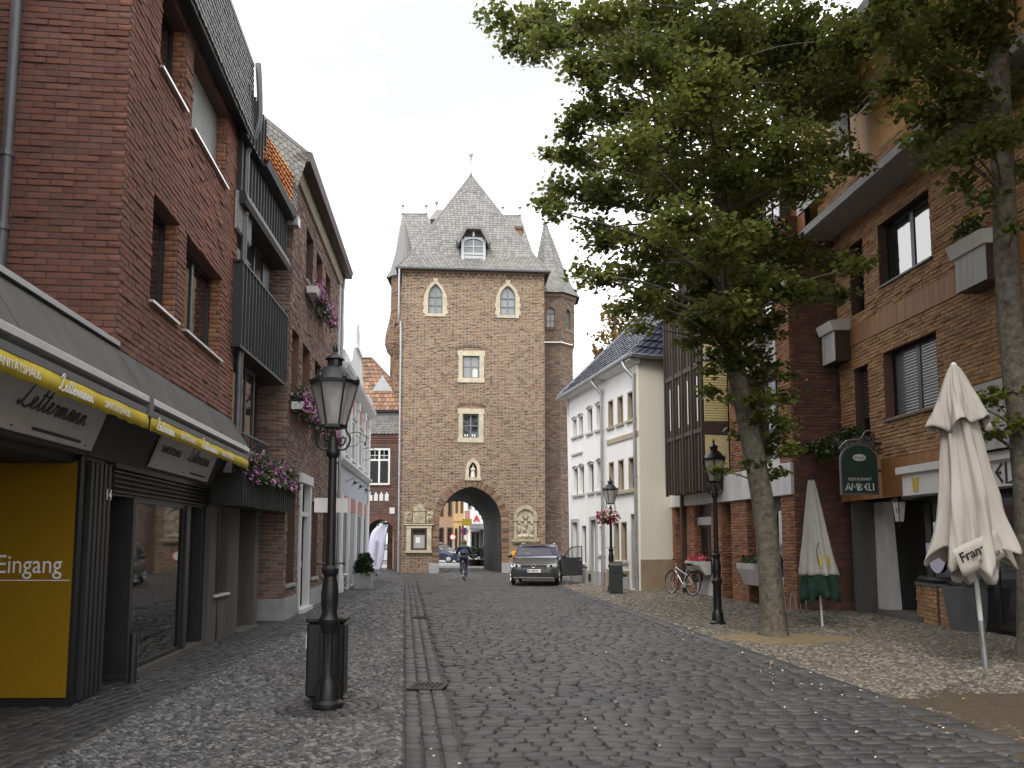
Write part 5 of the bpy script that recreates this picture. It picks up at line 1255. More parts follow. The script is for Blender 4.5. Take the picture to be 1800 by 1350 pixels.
# roof dormer
dz = ZE + .25; du0, du1 = 3.05, 4.32
b = MB(); b.prism(T, [(du0, dz), (du1, dz), (du1, dz + 1.75), (du0, dz + 1.75)], -2.0, -.22); dm = b.build('dormer', 'slate_pale', tw)
b = MB(); b.box(T, du0, du0 + .14, -.24, -.13, dz, dz + 1.55); b.box(T, du1 - .14, du1, -.24, -.13, dz, dz + 1.55); b.box(T, du0 + .14, du1 - .14, -.24, -.13, dz, dz + .22); b.box(T, du0 + .14, du1 - .14, -.24, -.135, dz + .72, dz + .82); b.box(T, du0 - .05, du1 + .05, -.24, -.05, dz - .03, dz + .06)
pa = arch_pts(du0 + .14, du1 - .14, dz + 1.35, dz + 1.58, 5, 'round'); band(b, T, pa, [(du0 + .14, dz + 1.62)] + [(u, dz + 1.66) for u, z in pa[1:-1]] + [(du1 - .14, dz + 1.62)], -.24, -.13); b.build('dormer_front', 'zinc', dm)
b = MB(); b.box(T, du0 + .14, du1 - .14, -.22, -.19, dz + .22, dz + .72); b.build('dormer_panel', 'zinc', dm)
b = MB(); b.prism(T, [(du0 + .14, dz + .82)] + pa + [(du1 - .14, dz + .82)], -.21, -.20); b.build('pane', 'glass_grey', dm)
b = MB(); b.box(T, (du0 + du1) / 2 - .025, (du0 + du1) / 2 + .025, -.2, -.16, dz + .82, dz + 1.55); b.box(T, du0 + .14, du1 - .14, -.2, -.165, dz + 1.15, dz + 1.19); b.build('frame', 'zinc', dm)
hq = [(du0 - .28, dz + 1.32), (du0 + .22, dz + 2.12), (du1 - .22, dz + 2.12), (du1 + .28, dz + 1.32)]
b = MB(); band(b, T, [(u, z - .12) for u, z in [(du0 - .14, dz + 1.32), (du0 + .28, dz + 2.1), (du1 - .28, dz + 2.1), (du1 + .14, dz + 1.32)]], hq, -2.6, .22); b.build('dormer_hood', 'slate_shingle', dm)
b = MB(); b.prism(T, [(du0 + .02, dz + 1.62), (du0 + .3, dz + 2.0), (du1 - .3, dz + 2.0), (du1 - .02, dz + 1.62)], -.5, -.16); b.build('dormer_gable', 'timber_dark', dm)
b = MB(); b.box(T, 3.64, 3.74, -.16, -.12, dz + 1.7, dz + 1.95); b.build('louvre_vent', 'letter_white', dm)
# downpipe on the left edge
downpipe(tw, [T.P(-.12, .28, ZE), T.P(-.12, .26, ZE - 2.2), T.P(-.10, .1, ZE - 2.75), T.P(-.02, .09, ZE - 3.1), T.P(.0, .09, 8), T.P(.02, .09, .1)], .05, 'zinc', rings=3)
# rear block with two steep hipped roofs
def hip(px0, px1, pr0, pr1, py_e, py_r, Y, dep, nm, lab=None):
    a0 = AtY(px0, py_e, Y); a1 = AtY(px1, py_e, Y); r0 = AtY(pr0, py_r, Y + dep * .45); r1 = AtY(pr1, py_r, Y + dep * .45)
    A_, B_, C_, D_ = Vector((a0[0], Y, a0[2])), Vector((a1[0], Y, a0[2])), Vector((a1[0], Y + dep, a0[2])), Vector((a0[0], Y + dep, a0[2])); R0, R1 = Vector(r0), Vector((r1[0], r1[1], r0[2]))
    f0, f1 = A_.lerp(R0, .16), B_.lerp(R1, .16)
    A2 = A_ + Vector((-.25, -.25, -.1)); B2 = B_ + Vector((.25, -.25, -.1)); C2 = C_ + Vector((.25, .25, -.1)); D2 = D_ + Vector((-.25, .25, -.1))
    slates(tw, [(A2, B2), (f0, f1), (R0, R1)], 40, .22, 'slate_pale', nm, base_mat='slate_shingle', th=.016)
    slates(tw, [(B2, C2), (f1, C_.lerp(R1, .16)), (R1, R1 + Vector((0, .02, 0)))], 36, .3, 'slate_pale', nm + '_side', base_mat='slate_shingle', th=.016)
    slates(tw, [(D2, A2), (D_.lerp(R0, .16), f0), (R0 + Vector((0, .02, 0)), R0)], 36, .3, 'slate_pale', nm + '_side', base_mat='slate_shingle', th=.016)
    b = MB(); b.add([D_, C_, R1, R0], [(0, 1, 2, 3)]); b.build(nm + '_back', 'slate_shingle', tw)
    b = MB(); b.tube([R0, R1], .07, 6); b.build('ridge_cap', 'zinc', tw)
    finial(R0 - Vector((0, 0, .05)), 1.15, r=.045); finial(R1 - Vector((0, 0, .05)), 1.15, r=.045)
    return A_, B_, C_, D_
q1 = hip(688, 800, 708, 749, 486, 376, 47, 5.5, 'rear_roof')
q2 = hip(846, 950, 884, 914, 486, 379, 47, 5.5, 'rear_roof')
b = MB(); b.box(ID, q1[0].x, q2[1].x, 46.9, 52.4, 0, q1[0].z); rb_ = b.build('rear_block', 'brick_turret', tw) if False else None
RB = Fr((q1[0].x, 46.95), (q2[1].x, 46.95))
ha2 = lambda z: [(p[0] - 1.3 + (T.A.x - q1[0].x), p[1] - .4 + (T.A.x - q1[0].x)) for p in hole_a(z * 1.08)]
b = MB()
for k in range(int(q1[0].z / .25)):
    for a, c_ in sub_iv([(0, RB.L)], ha2(k * .25 + .12)): b.add([RB.P(a, 0, k * .25), RB.P(c_, 0, k * .25), RB.P(c_, 0, k * .25 + .25), RB.P(a, 0, k * .25 + .25)], [(0, 1, 2, 3)])
b.add([RB.P(0, 0, 0), RB.P(0, -5.4, 0), RB.P(0, -5.4, q1[0].z), RB.P(0, 0, q1[0].z)], [(0, 1, 2, 3)]); b.add([RB.P(RB.L, 0, 0), RB.P(RB.L, -5.4, 0), RB.P(RB.L, -5.4, q1[0].z), RB.P(RB.L, 0, q1[0].z)], [(0, 1, 2, 3)])
b.build('rear_block', 'brick_turret', tw)
k = AtY(770, 385, 46); b = MB(); V = [(k[0] - .5, 46, k[2]), (k[0] + .6, 46, k[2]), (k[0] + .6, 47.5, k[2]), (k[0] - .5, 47.5, k[2]), (k[0] - .15, 46.4, k[2] + .75), (k[0] + .6, 46.4, k[2] + .75), (k[0] + .6, 47, k[2] + .75), (k[0] - .15, 47, k[2] + .75)]
b.add(V, [(0, 1, 2, 3), (4, 5, 6, 7), (0, 1, 5, 4), (1, 2, 6, 5), (2, 3, 7, 6), (3, 0, 4, 7)]); b.build('roof_lantern', 'slate_pale', tw); finial(Vector((k[0] - .15, 46.6, k[2] + .7)), 1.1, r=.045)
k = AtY(911, 425, 46.5); b = MB(); b.box(ID, k[0] - .18, k[0] + .25, 46.5, 47.2, k[2] - 1, k[2] + .85); b.box(ID, k[0] - .24, k[0] + .31, 46.44, 47.26, k[2] + .78, k[2] + .95); b.build('chimney', 'brick_turret', tw)
# ---- octagonal stair turret on the right
def brick_ring_poly(parent, cx, cy, Rf, z0, z1, a_off, faces, course, bl, matname, mortar, nm, nind, wn=None):
    for k in faces:
        a0 = a_off + k * math.pi / 4; a1 = a0 + math.pi / 4
        f_ = Fr((cx + Rf * math.cos(a0), cy + Rf * math.sin(a0)), (cx + Rf * math.cos(a1), cy + Rf * math.sin(a1)))
        hf = (wn or {}).get(k)
        brick_wall(parent, f_, 0, f_.L, z0, z1, [], matname, mortar, course=course, bl=bl, joint=.013, rough=.008, nind=nind, name=nm, hole_fn=hf)
        yield k, f_
cxo, cyo = AtY(967, 700, 44)[0], 44.0; Ro = 1.46; aof = -math.pi / 2 - math.pi / 8
zc0, zc1 = AtY(967, 600, 44 - Ro)[2], AtY(967, 514, 44 - Ro)[2]
tu = thing('stair_turret', 'octagonal brick stair turret with pointed slate cone at the tower right', 'turret', (cxo, cyo, 0))
lw = Ro * .765; hl = arch_hole(lw / 2 - .24, lw / 2 + .24, zc0 + .75, zc0 + 1.65, zc0 + 2.0)
for k, f_ in brick_ring_poly(tu, cxo, cyo, Ro, zc0, zc1, aof, range(-2, 3), .085, .25, 'brick_turret', 'mortar_grey', 'upper_wall', 60, {0: hl, 1: hl}):
    if k in (0, 1): lancet(f_, lw * .48 - .22, lw * .48 + .24, zc0 + .8, zc0 + 1.62, zc0 + 1.95, tu, sur=.09, rows=2, key=False)
for k, f_ in brick_ring_poly(tu, cxo, cyo, Ro - .10, 0, zc0, aof, range(-2, 3), .085, .25, 'brick_turret', 'mortar_grey', 'lower_wall', 60):
    if k == 1:
        for zq in (AtY(996, 700, 43)[2], AtY(996, 880, 43)[2]):
            lancet(f_, f_.L * .5 - .12, f_.L * .5 + .12, zq - .5, zq + .05, zq + .25, tu, sur=.14, rows=1, key=False, gm_='glass_dark', nm='slit_window')
for q in range(3):
    b = MB(); b.lathe((cxo, cyo, zc0 - .30 + q * .1), [(Ro - .12, 0), (Ro - .08 + q * .03, 0), (Ro - .08 + q * .03, .085), (Ro - .12, .09)], 8, a0=aof, a1=aof + 2 * math.pi); b.build('corbel_course', 'brick_turret', tu)
b = MB(); b.lathe((cxo, cyo, zc1), [(Ro, -.25), (Ro + .10, -.2), (Ro + .12, 0), (0, 0)], 8, a0=aof, a1=aof + 2 * math.pi); b.build('eave_course', 'brick_turret', tu)
apx = Vector(AtY(960, 388, 44)); apx.x = cxo - .25
prof = [(Ro + .30, zc1 - .02), (Ro - .12, zc1 + .62), (Ro - .52, zc1 + 1.5)]
for k in range(8):
    a0, a1 = aof + k * math.pi / 4, aof + (k + 1) * math.pi / 4
    rows_ = [(Vector((cxo + r * math.cos(a0), cyo + r * math.sin(a0), z)), Vector((cxo + r * math.cos(a1), cyo + r * math.sin(a1), z))) for r, z in prof]
    rows_.append((apx + Vector((.02 * math.cos(a0), .02 * math.sin(a0), 0)), apx + Vector((.02 * math.cos(a1), .02 * math.sin(a1), 0))))
    rows_.insert(3, (rows_[2][0].lerp(rows_[3][0], .5), rows_[2][1].lerp(rows_[3][1], .5)))
    slates(tu, rows_, 32, .2, 'slate_pale', 'cone_roof', base_mat='slate_shingle', th=.015)
# ---- corbelled round turret on the left
cxl, cyl = AtY(709, 560, 43)[0], 43.0
tl = thing('corner_turret', 'slim round brick turret bulging out at the tower left edge', 'turret', (cxl, cyl, 0))
prof = []
for px, py in ((690, 1000), (690, 640), (688, 628), (681, 620), (677, 607), (678, 590), (684, 568), (688, 545), (689, 500), (688, 490)):
    q = AtY(px, py, 43); prof.append((cxl - q[0], q[2]))
b = MB(); b.lathe((cxl, cyl, 0), prof, 24); b.build('shaft', 'mortar_tower', tl, smooth=True)
V = []; zcur = 0.0; k = 0
def rad(z):
    for (r0, z0_), (r1, z1_) in zip(prof[:-1], prof[1:]):
        if z0_ <= z <= z1_: return r0 + (r1 - r0) * (z - z0_) / max(1e-6, z1_ - z0_)
    return prof[-1][0]
while zcur < prof[-1][1] - .09:
    if zcur > 7:
        r = rad(zcur + .045); n = max(8, int(2 * math.pi * r / .22))
        for i in range(n):
            a = 2 * math.pi * (i + (k % 2) * .5) / n
            if math.sin(a) > .35: continue
            w = 2 * math.pi * r / n - .014; U_ = np.array((-math.sin(a), math.cos(a), 0)); N_ = np.array((math.cos(a), math.sin(a), 0))
            q = UB * np.array((w, .03, .079)); V.append(np.array((cxl, cyl, zcur + .045)) + q[:, 0:1] * U_ + (q[:, 1:2] + r - .02) * N_ + q[:, 2:3] * np.array((0, 0, 1)))
    zcur += .092; k += 1
F = (BOXF[None] + (np.arange(len(V)) * 12)[:, None, None]).reshape(-1, 4); np_mesh('brickwork', np.concatenate(V), F, 'brick_tower', tl, kind='stuff')
b = MB(); zt_ = prof[-1][1]; b.lathe((cxl, cyl, 0), [(prof[-1][0] + .2, zt_ - .05), (prof[-1][0] + .05, zt_ + .5), (.05, zt_ + 3.2), (0, zt_ + 3.2)], 16); b.build('cap_roof', 'slate_pale', tl)
q = AtY(697, 580, 42.2); b = MB(); b.box(ID, q[0] - .1, q[0] + .12, 42.15, 42.4, q[2] - .35, q[2] + .35); b.build('slit', 'room_dark', tl)
# ---------------------------------------------------------------- link house with the small archway
K = Fr((-7.9, 42.1), (-5.7, 42.1)); ko = .15
lk = thing('link_house', 'small dark red brick house with archway and tiled roof joining the tower', 'house', (-6.8, 44, 0))
a0_, a1_ = .12 + ko, 1.52 + ko; ha_ = arch_hole(a0_, a1_, -1, 2.0, 2.74, 'round')
brick_wall(lk, K, -1.5, 2.2, 0, 7.31, [(.13 + ko, 1.27 + ko, 4.57, 6.51)], 'brick_dark', 'mortar_dark', course=.08, bl=.25, nind=150, hole_fn=ha_)
ring(K, [(a0_, 1.2)] + arch_pts(a0_, a1_, 2.0, 2.74, 6, 'round') + [(a1_, 1.2)], .24, lk, 'brick_maroon', d0=-.1)
window(lk, K, (.13 + ko, 1.27 + ko, 4.57, 6.51), .0, 'frame_white', 'glass_dark', fw=.09, cols=2, rows=2, rowpos=[.70], bw=.09, sill=.06, sill_mat='brick_maroon')
fb_ = MB()
for i in range(1, 4): fb_.box(K, .22 + ko + .97 * i / 4 - .012, .22 + ko + .97 * i / 4 + .012, -.04, -.004, 5.85, 6.42)
fb_.box(K, .22 + ko, 1.19 + ko, -.04, -.005, 6.12, 6.15); fb_.build('glazing_bars', 'frame_white', lk)
b = MB(); b.box(K, .24 + ko, 1.17 + ko, -.045, -.038, 4.66, 5.2); b.build('half_curtain', 'curtain', lk)
for i in range(4):
    u = .17 + ko + i * .285; b = MB(); b.prism(K, [(u, 3.72), (u + .2, 3.72), (u + .2, 4.08), (u + .14, 4.08), (u + .14, 4.18), (u + .06, 4.18), (u + .06, 4.08), (u, 4.08)], -.01, .02); b.build('plaster_inlay', 'board_white', lk)
b = MB(); b.box(K, 1.29 + ko, 1.56 + ko, -.01, .03, 3.04, 3.36); b.build('plaque', 'board_white', lk)
for q in range(3):
    b = MB(); b.box(K, -1.5, 2.2, -.01, .03 + q * .02, 6.84 + q * .1, 6.90 + q * .1); b.build('brick_course', 'brick_maroon', lk)
slates(lk, [(K.P(-1.5, .06, 7.31), K.P(2.15, .06, 7.31)), (K.P(-1.5, .05, 8.42), K.P(2.15, .05, 8.42))], 9, .2, 'slate_pale', 'slate_band', base_mat='slate_shingle', th=.014, nind=80)
b = MB(); b.profile(K, [(0, 8.4), (.2, 8.42), (.22, 8.52), (0, 8.55)], -1.5, 2.2); b.build('gutter', 'metal_dark', lk)
slates(lk, [(K.P(-1.5, .15, 8.52), K.P(2.1, .15, 8.52)), (K.P(-1.5, -.75, 9.8), K.P(2.0, -.75, 9.8))], 5, .24, 'tile_brown', 'lower_roof', base_mat='tile_brown', th=.03, piece='tile', tile=True, nind=70)
slates(lk, [(K.P(-1.5, -.8, 9.82), K.P(1.75, -.8, 9.82)), (K.P(-1.5, -2.2, 11.85), K.P(-.05, -2.2, 11.85))], 8, .26, 'tile_brown', 'upper_roof', base_mat='tile_brown', th=.03, piece='tile', tile=True, nind=70)
b = MB(); b.tube([K.P(-1.5, -2.2, 11.9), K.P(-.05, -2.2, 11.9), K.P(1.78, -.8, 9.85)], .08, 6); b.build('ridge_tiles', 'tile_brown', lk)
b = MB(); b.add([K.P(1.75, -.8, 9.8), K.P(-.05, -2.2, 11.85), K.P(-.05, -4, 9.0), K.P(1.75, -4, 8.5)], [(0, 1, 2, 3)]); b.build('hip_end', 'tile_brown', lk)
b = MB(); b.prism(K, [(.13 + ko, 9.74), (1.25 + ko, 9.74), (.69 + ko, 10.62)], -1.9, -.70); dt = b.build('triangle_dormer', 'zinc', lk)
b = MB(); b.box(K, 1.98, 2.12, -.7, .16, 8.5, 9.85); b.build('verge_flashing', 'frame_white', lk)
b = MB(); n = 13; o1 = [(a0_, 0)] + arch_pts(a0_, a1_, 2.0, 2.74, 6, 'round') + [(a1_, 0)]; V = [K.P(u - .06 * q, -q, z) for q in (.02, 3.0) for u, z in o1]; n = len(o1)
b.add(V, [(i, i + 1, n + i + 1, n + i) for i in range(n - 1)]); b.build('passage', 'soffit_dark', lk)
b = MB(); b.box(K, -1.5, 2.2, -3.6, -.3, 2.95, 8.4); b.build('core', 'room_dark', lk)
# ================================================================ right side of the street
# ---------------------------------------------------------------- white plastered houses
WH = Fr((2.35, 32.5), (4.16, 25.85)); WL = WH.L
EG = Fr((4.16, 25.85), (5.25, 26.35))
UB_ = 3.92     # boundary between the two houses
def plaster_house(nm, lab, u0, u1, wl_, ground, mid, up, arched, fm, gable):
    t = thing(nm, lab, 'house', tuple(WH.P((u0 + u1) / 2, -2, 0)))
    holes = ground + mid + up
    us = sorted(set([u0, u1] + [x for h_ in holes for x in h_[:2]])); zs = sorted(set([0.0, 7.7] + [x for h_ in holes for x in h_[2:]]))
    b = MB()
    for a, c_ in zip(us[:-1], us[1:]):
        for z0_, z1_ in zip(zs[:-1], zs[1:]):
            m_, zm = (a + c_) / 2, (z0_ + z1_) / 2
            if any(h_[0] < m_ < h_[1] and h_[2] < zm < h_[3] for h_ in holes): continue
            b.add([WH.P(a, 0, z0_), WH.P(c_, 0, z0_), WH.P(c_, 0, z1_), WH.P(a, 0, z1_)], [(0, 1, 2, 3)])
    for h_ in holes:
        for q in (((h_[0], h_[2]), (h_[0], h_[3])), ((h_[1], h_[2]), (h_[1], h_[3])), ((h_[0], h_[3]), (h_[1], h_[3])), ((h_[0], h_[2]), (h_[1], h_[2]))):
            b.add([WH.P(q[0][0], 0, q[0][1]), WH.P(q[1][0], 0, q[1][1]), WH.P(q[1][0], -.22, q[1][1]), WH.P(q[0][0], -.22, q[0][1])], [(0, 1, 2, 3)])
    b.build('wall', 'plaster_white', t)
    b = MB(); b.box(WH, u0 + .02, u1 - .3, -4.6, -.45, 0, 7.65); b.build('core', 'room_dark', t)
    for i, h_ in enumerate(holes):
        isdoor = h_ in ground and h_[2] < .2
        if isdoor:
            b = MB(); b.box(WH, h_[0], h_[1], -.2, -.15, h_[2], h_[3]); d_ = b.build('door', 'door_grey' if arched else 'trim_taupe', t)
            b = MB(); b.box(WH, h_[0] + .08, h_[1] - .08, -.15, -.135, .3, 1.1); b.box(WH, h_[0] + .08, h_[1] - .08, -.15, -.135, 1.25, 2.0); b.build('door_panel', 'door_grey' if arched else 'trim_taupe', d_)
            b = MB(); b.box(WH, h_[0] - .14, h_[0], -.1, .03, 0, h_[3] + .14); b.box(WH, h_[1], h_[1] + .14, -.1, .03, 0, h_[3] + .14); b.box(WH, h_[0], h_[1], -.1, .03, h_[3], h_[3] + .14); b.build('door_surround', 'plaster_grey' if arched else 'plaster_white', t)
        else:
            w = window(t, WH, h_, -.14, fm, 'glass_dark', fw=.05, cols=2 if not arched else 1, rows=2, rowpos=[.65], bw=.04, sill=.07, sill_mat='plaster_grey' if arched else 'trim_taupe', sh=.10, tz=.10)
            b = MB()
            if arched and h_ not in ground:
                pts = [(h_[0] - .04 + (h_[1] - h_[0] + .08) * k / 6, h_[3] + .02 + .06 * math.sin(math.pi * k / 6)) for k in range(7)]
                band(b, WH, pts, [(u, z + .05) for u, z in pts], -.02, .05); b.build('window_hood', 'plaster_grey', w)
            elif not arched:
                for q in ((h_[0], h_[0] + .05), (h_[1] - .05, h_[1])): b.box(WH, q[0], q[1], -.13, .012, h_[2], h_[3])
                b.box(WH, h_[0] + .05, h_[1] - .05, -.13, .012, h_[3] - .05, h_[3]); b.build('window_casing', 'trim_taupe', w)
    return t
r_up = [(.46, .90, 5.8, 6.5), (1.15, 1.62, 5.8, 6.52), (2.14, 2.66, 5.75, 6.66), (3.08, 3.62, 5.75, 6.66)]
r_mi = [(.5, 1.0, 3.46, 4.5), (1.2, 1.7, 3.46, 4.52), (2.2, 2.74, 3.46, 4.52), (3.12, 3.66, 3.46, 4.54)]
r_gr = [(.35, .95, .05, 2.35), (1.36, 1.88, .75, 2.2), (2.42, 2.98, .05, 2.4), (3.28, 3.75, 1.15, 2.15)]
wh1 = plaster_house('white_house', 'white plastered house with grey hooded narrow windows beside the turret', 0, UB_, 0, r_gr, r_mi, r_up, True, 'frame_grey', False)
s_up = [(4.26, 4.74, 5.68, 6.64), (5.12, 5.62, 5.68, 6.64), (6.0, 6.5, 5.68, 6.64)]
s_mi = [(4.28, 4.74, 3.36, 4.42), (5.12, 5.62, 3.36, 4.42), (6.0, 6.5, 3.36, 4.42)]
s_gr = [(4.66, 5.14, .95, 2.28), (5.3, 5.8, .95, 2.28), (6.16, 6.66, .05, 2.5)]
wh2 = plaster_house('cream_end_house', 'white plastered house with taupe windows and cream end wall beside the bicycle', UB_ + .004, WL, 0, s_gr, s_mi, s_up, False, 'frame_brown', True)
b = MB(); b.box(WH, 0, UB_, -.3, .03, 0, .50); b.build('plinth', 'plaster_grey', wh1)
b = MB(); b.box(WH, 5.85, 6.14, -.3, .02, 0, .62); b.box(WH, UB_ + .01, 4.6, -.3, .02, 0, .62); b.box(WH, 4.6, 5.85, -.3, .022, 0, .62); b.build('plinth', 'plaster_brown', wh2)
b = MB(); b.box(WH, 2.2, 2.45, .03, .05, .12, .38); b.build('cellar_grille', 'frame_brown', wh1)
b = MB(); b.box(WH, 4.15, WL - .02, -.02, .04, 5.05, 5.22); b.build('string_course', 'trim_taupe', wh2)
b = MB(); b.box(WH, 4.2, 6.6, -.02, .10, 3.22, 3.32); b.build('sill_course', 'trim_taupe', wh2)
b = MB(); b.box(WH, .35, 1.6, -.02, .05, 5.02, 5.10); b.build('string_course', 'plaster_grey', wh1)
# end wall
b = MB(); b.prism(EG, [(0, 0), (EG.L + .4, 0), (EG.L + .4, 7.75), (0, 7.75)], -.3, 0.0); b.build('end_wall', 'plaster_cream', wh2)
b = MB(); b.box(EG, -.02, EG.L + .4, 0, .025, 0, 1.02); b.build('end_plinth', 'plaster_brown', wh2)
# roofs with blue black pantiles
e0, e1 = WH.P(-.35, .38, 7.52), WH.P(UB_, .38, 7.62); e1b = WH.P(WL + .25, .38, 7.72); r0_, r1_ = WH.P(-.1, -3.3, 11.1), WH.P(UB_, -3.3, 11.1); r2_ = WH.P(WL - 1.2, -3.3, 11.1)
slates(wh1, [(e0, e1), (r0_, r1_)], 14, .27, 'tile_blue', 'roof', base_mat='tile_blue', th=.03, piece='tile', tile=True, nind=60)
slates(wh2, [(e1, e1b), (r1_, r2_)], 14, .27, 'tile_blue', 'roof', base_mat='tile_blue', th=.03, piece='tile', tile=True, nind=120)
e2 = WH.P(WL + .6, -2.0, 7.72); ee = EG.P(EG.L + .5, .3, 7.72)
slates(wh2, [(e1b, ee), (r2_, r2_ + Vector((.05, .02, 0)))], 13, .27, 'tile_blue', 'hip_roof', base_mat='tile_blue', th=.03, piece='tile', tile=True, nind=80)
for tt, a, c_ in ((wh1, e0, e1), (wh2, e1, e1b), (wh2, e1b, ee)):
    b = MB(); dv = (c_ - a).normalized(); b.tube([a + Vector((0, 0, -.03)), c_ + Vector((0, 0, -.03))], .075, 8); b.build('gutter', 'zinc', tt)
for tt, a, c_, fr_ in ((wh1, 0, UB_, WH), (wh2, UB_, WL, WH)):
    b = MB(); b.profile(fr_, [(-.02, 7.45), (.10, 7.45), (.34, 7.55), (.34, 7.6), (-.02, 7.62)], a - .1, c_ + .1); b.build('eaves_board', 'plaster_white', tt)
b = MB(); b.tube([e0 + Vector((0, 0, .05)), r0_ + Vector((0, 0, .08))], .09, 6); b.build('verge_tiles', 'tile_blue', wh1)
b = MB(); b.add([WH.P(0, 0, 0), WH.P(0, -5, 0), WH.P(0, -5, 7.6), WH.P(0, -3.3, 11), WH.P(0, .1, 7.6)], [(0, 1, 2, 3, 4)]); b.build('far_gable', 'plaster_white', wh1)
b = MB(); b.add([r0_, r2_, WH.P(WL, -7, 7.5), WH.P(-.1, -7, 7.5)], [(0, 1, 2, 3)]); b.build('roof_back', 'tile_blue', wh1)
for tt, u in ((wh1, UB_ - .08), (wh2, WL - .14)):
    downpipe(tt, [WH.P(u - .3, .36, 7.6), WH.P(u - .2, .32, 7.35), WH.P(u - .02, .12, 7.0), WH.P(u, .1, 6.6), WH.P(u, .1, .9)], .055, 'zinc', rings=3)
    downpipe(tt, [WH.P(u, .1, .9), WH.P(u, .1, .05)], .065, 'zinc', rings=1)
# ---------------------------------------------------------------- brick and concrete apartment house
BR = Fr((5.20, 26.9), (6.62, 18.67)); BL = BR.L
ap = thing('apartment_house', 'brick and white concrete apartment house with dark timber bay behind the lime tree', 'house', (8, 22, 0))
gz = 2.72
def pier(u0, u1, z0_, z1_, d=0.0, m_='brick_orange', nind=60, dep=.4, side=True):
    f_ = BR.off(d); brick_wall(ap, f_, u0, u1, z0_, z1_, [], m_, 'mortar_dark', course=.077, bl=.25, nind=nind, name='pier', rough=.007)
    if side:
        q = Fr(tuple(f_.P(u0, -dep, 0))[:2], tuple(f_.P(u0, 0, 0))[:2])
        s2 = Fr(tuple(f_.P(u1, -.002, 0))[:2], tuple(f_.P(u1, -dep, 0))[:2]); brick_wall(ap, s2, .004, dep, z0_, z1_, [], m_, 'mortar_dark', course=.077, bl=.25, nind=0, name='pier_side', rough=.007)
for a, c_ in ((.1, .75), (1.25, 1.55), (1.75, 2.35), (3.62, 4.3), (4.95, 5.9)): pier(a, c_, 0, gz)
pier(7.72, BL, 0, gz); pier(7.72, BL, 3.50, 8.7, nind=80); pier(5.0, 6.1, 3.5, 8.7, nind=40); pier(0, .25, 3.1, 9, nind=20)
EW = Fr(tuple(BR.P(BL, 0, 0))[:2], (8.3, 18.80))
brick_wall(ap, EW, .01, EW.L, 0, 9.0, [], 'brick_maroon', 'mortar_dark', course=.077, bl=.25, name='end_wall', rough=.007)
b = MB(); b.box(BR, .1, BL - .02, -5, -.55, 0, 10.6); b.build('core', 'room_dark', ap)
for a, c_ in ((0.0, 2.0), (2.01, 4.3), (4.31, 6.2), (6.21, BL - .01)):
    b = MB(); b.profile(BR, [(-.5, gz), (.06, gz), (.06, gz + .02), (.06, 3.46), (.02, 3.48), (-.5, 3.48)], a, c_ - .008); b.build('concrete_band', 'concrete_pale', ap)
# ground floor infill
def infill(u0, u1, z0_, z1_, m_, d=-.22, nm='panel'):
    b = MB(); b.box(BR, u0, u1, d - .06, d, z0_, z1_); return b.build(nm, m_, ap)
window(ap, BR, (.75, 1.25, .85, 2.4), -.2, 'frame_brown', 'glass_grey', fw=.07); infill(.75, 1.25, 0, .85, 'brick_orange'); infill(.75, 1.25, 2.4, gz, 'frame_brown')
w = window(ap, BR, (2.38, 3.55, .65, 2.1), -.2, 'frame_brown', 'glass_dark', fw=.08, cols=2, rows=2, rowpos=[.3], bw=.08)
for q in (2.52, 3.05): b = MB(); b.box(BR, q, q + .36, -.232, -.228, 1.12, 2.0); b.build('curtain', 'curtain', w)
infill(2.35, 3.62, 2.1, 2.34, 'blind_grey', -.12, 'shutter_box'); infill(2.35, 3.62, 2.34, gz, 'frame_brown'); infill(2.35, 3.62, 0, .65, 'concrete_pale', -.05)
infill(4.3, 4.95, .05, 2.6, 'door_dark', -.5, 'door'); infill(4.3, 4.95, 2.6, gz, 'frame_brown', -.3)
infill(5.9, 6.5, 0, gz, 'door_dark', -.4, 'door'); window(ap, BR, (6.5, 7.72, .75, 2.45), -.2, 'frame_brown', 'glass_dark', fw=.08, cols=2); infill(6.5, 7.72, 0, .75, 'concrete_pale', -.05); infill(6.5, 7.72, 2.45, gz, 'frame_brown')
# upper floor right part: windows and white bands
window(ap, BR, (6.1, 7.72, 3.95, 5.75), -.25, 'frame_dark', 'glass_dark', fw=.07, cols=3, bw=.06); infill(6.1, 7.72, 3.48, 3.95, 'concrete_pale', -.1)
infill(6.1, 7.72, 5.75, 6.0, 'concrete', -.1); infill(6.0, 7.74, 6.0, 6.95, 'concrete_pale', .03, 'concrete_band')
window(ap, BR, (6.1, 7.72, 6.95, 8.4), -.25, 'frame_dark', 'glass_mirror', fw=.07, cols=3, bw=.06); infill(6.1, 7.72, 8.4, 8.8, 'concrete', -.1)
b = MB(); b.box(BR, 0, BL, -.5, .0, 8.75, 9.5); b.build('upper_band', 'brick_maroon', ap)
window(ap, BR, (7.2, 8.05, 9.55, 10.6), -.05, 'frame_brown', 'glass_mirror', fw=.06, cols=2)
b = MB(); b.box(BR, -.1, BL + .1, -.6, .12, 10.6, 10.75); b.build('roof_edge', 'zinc_dark', ap)
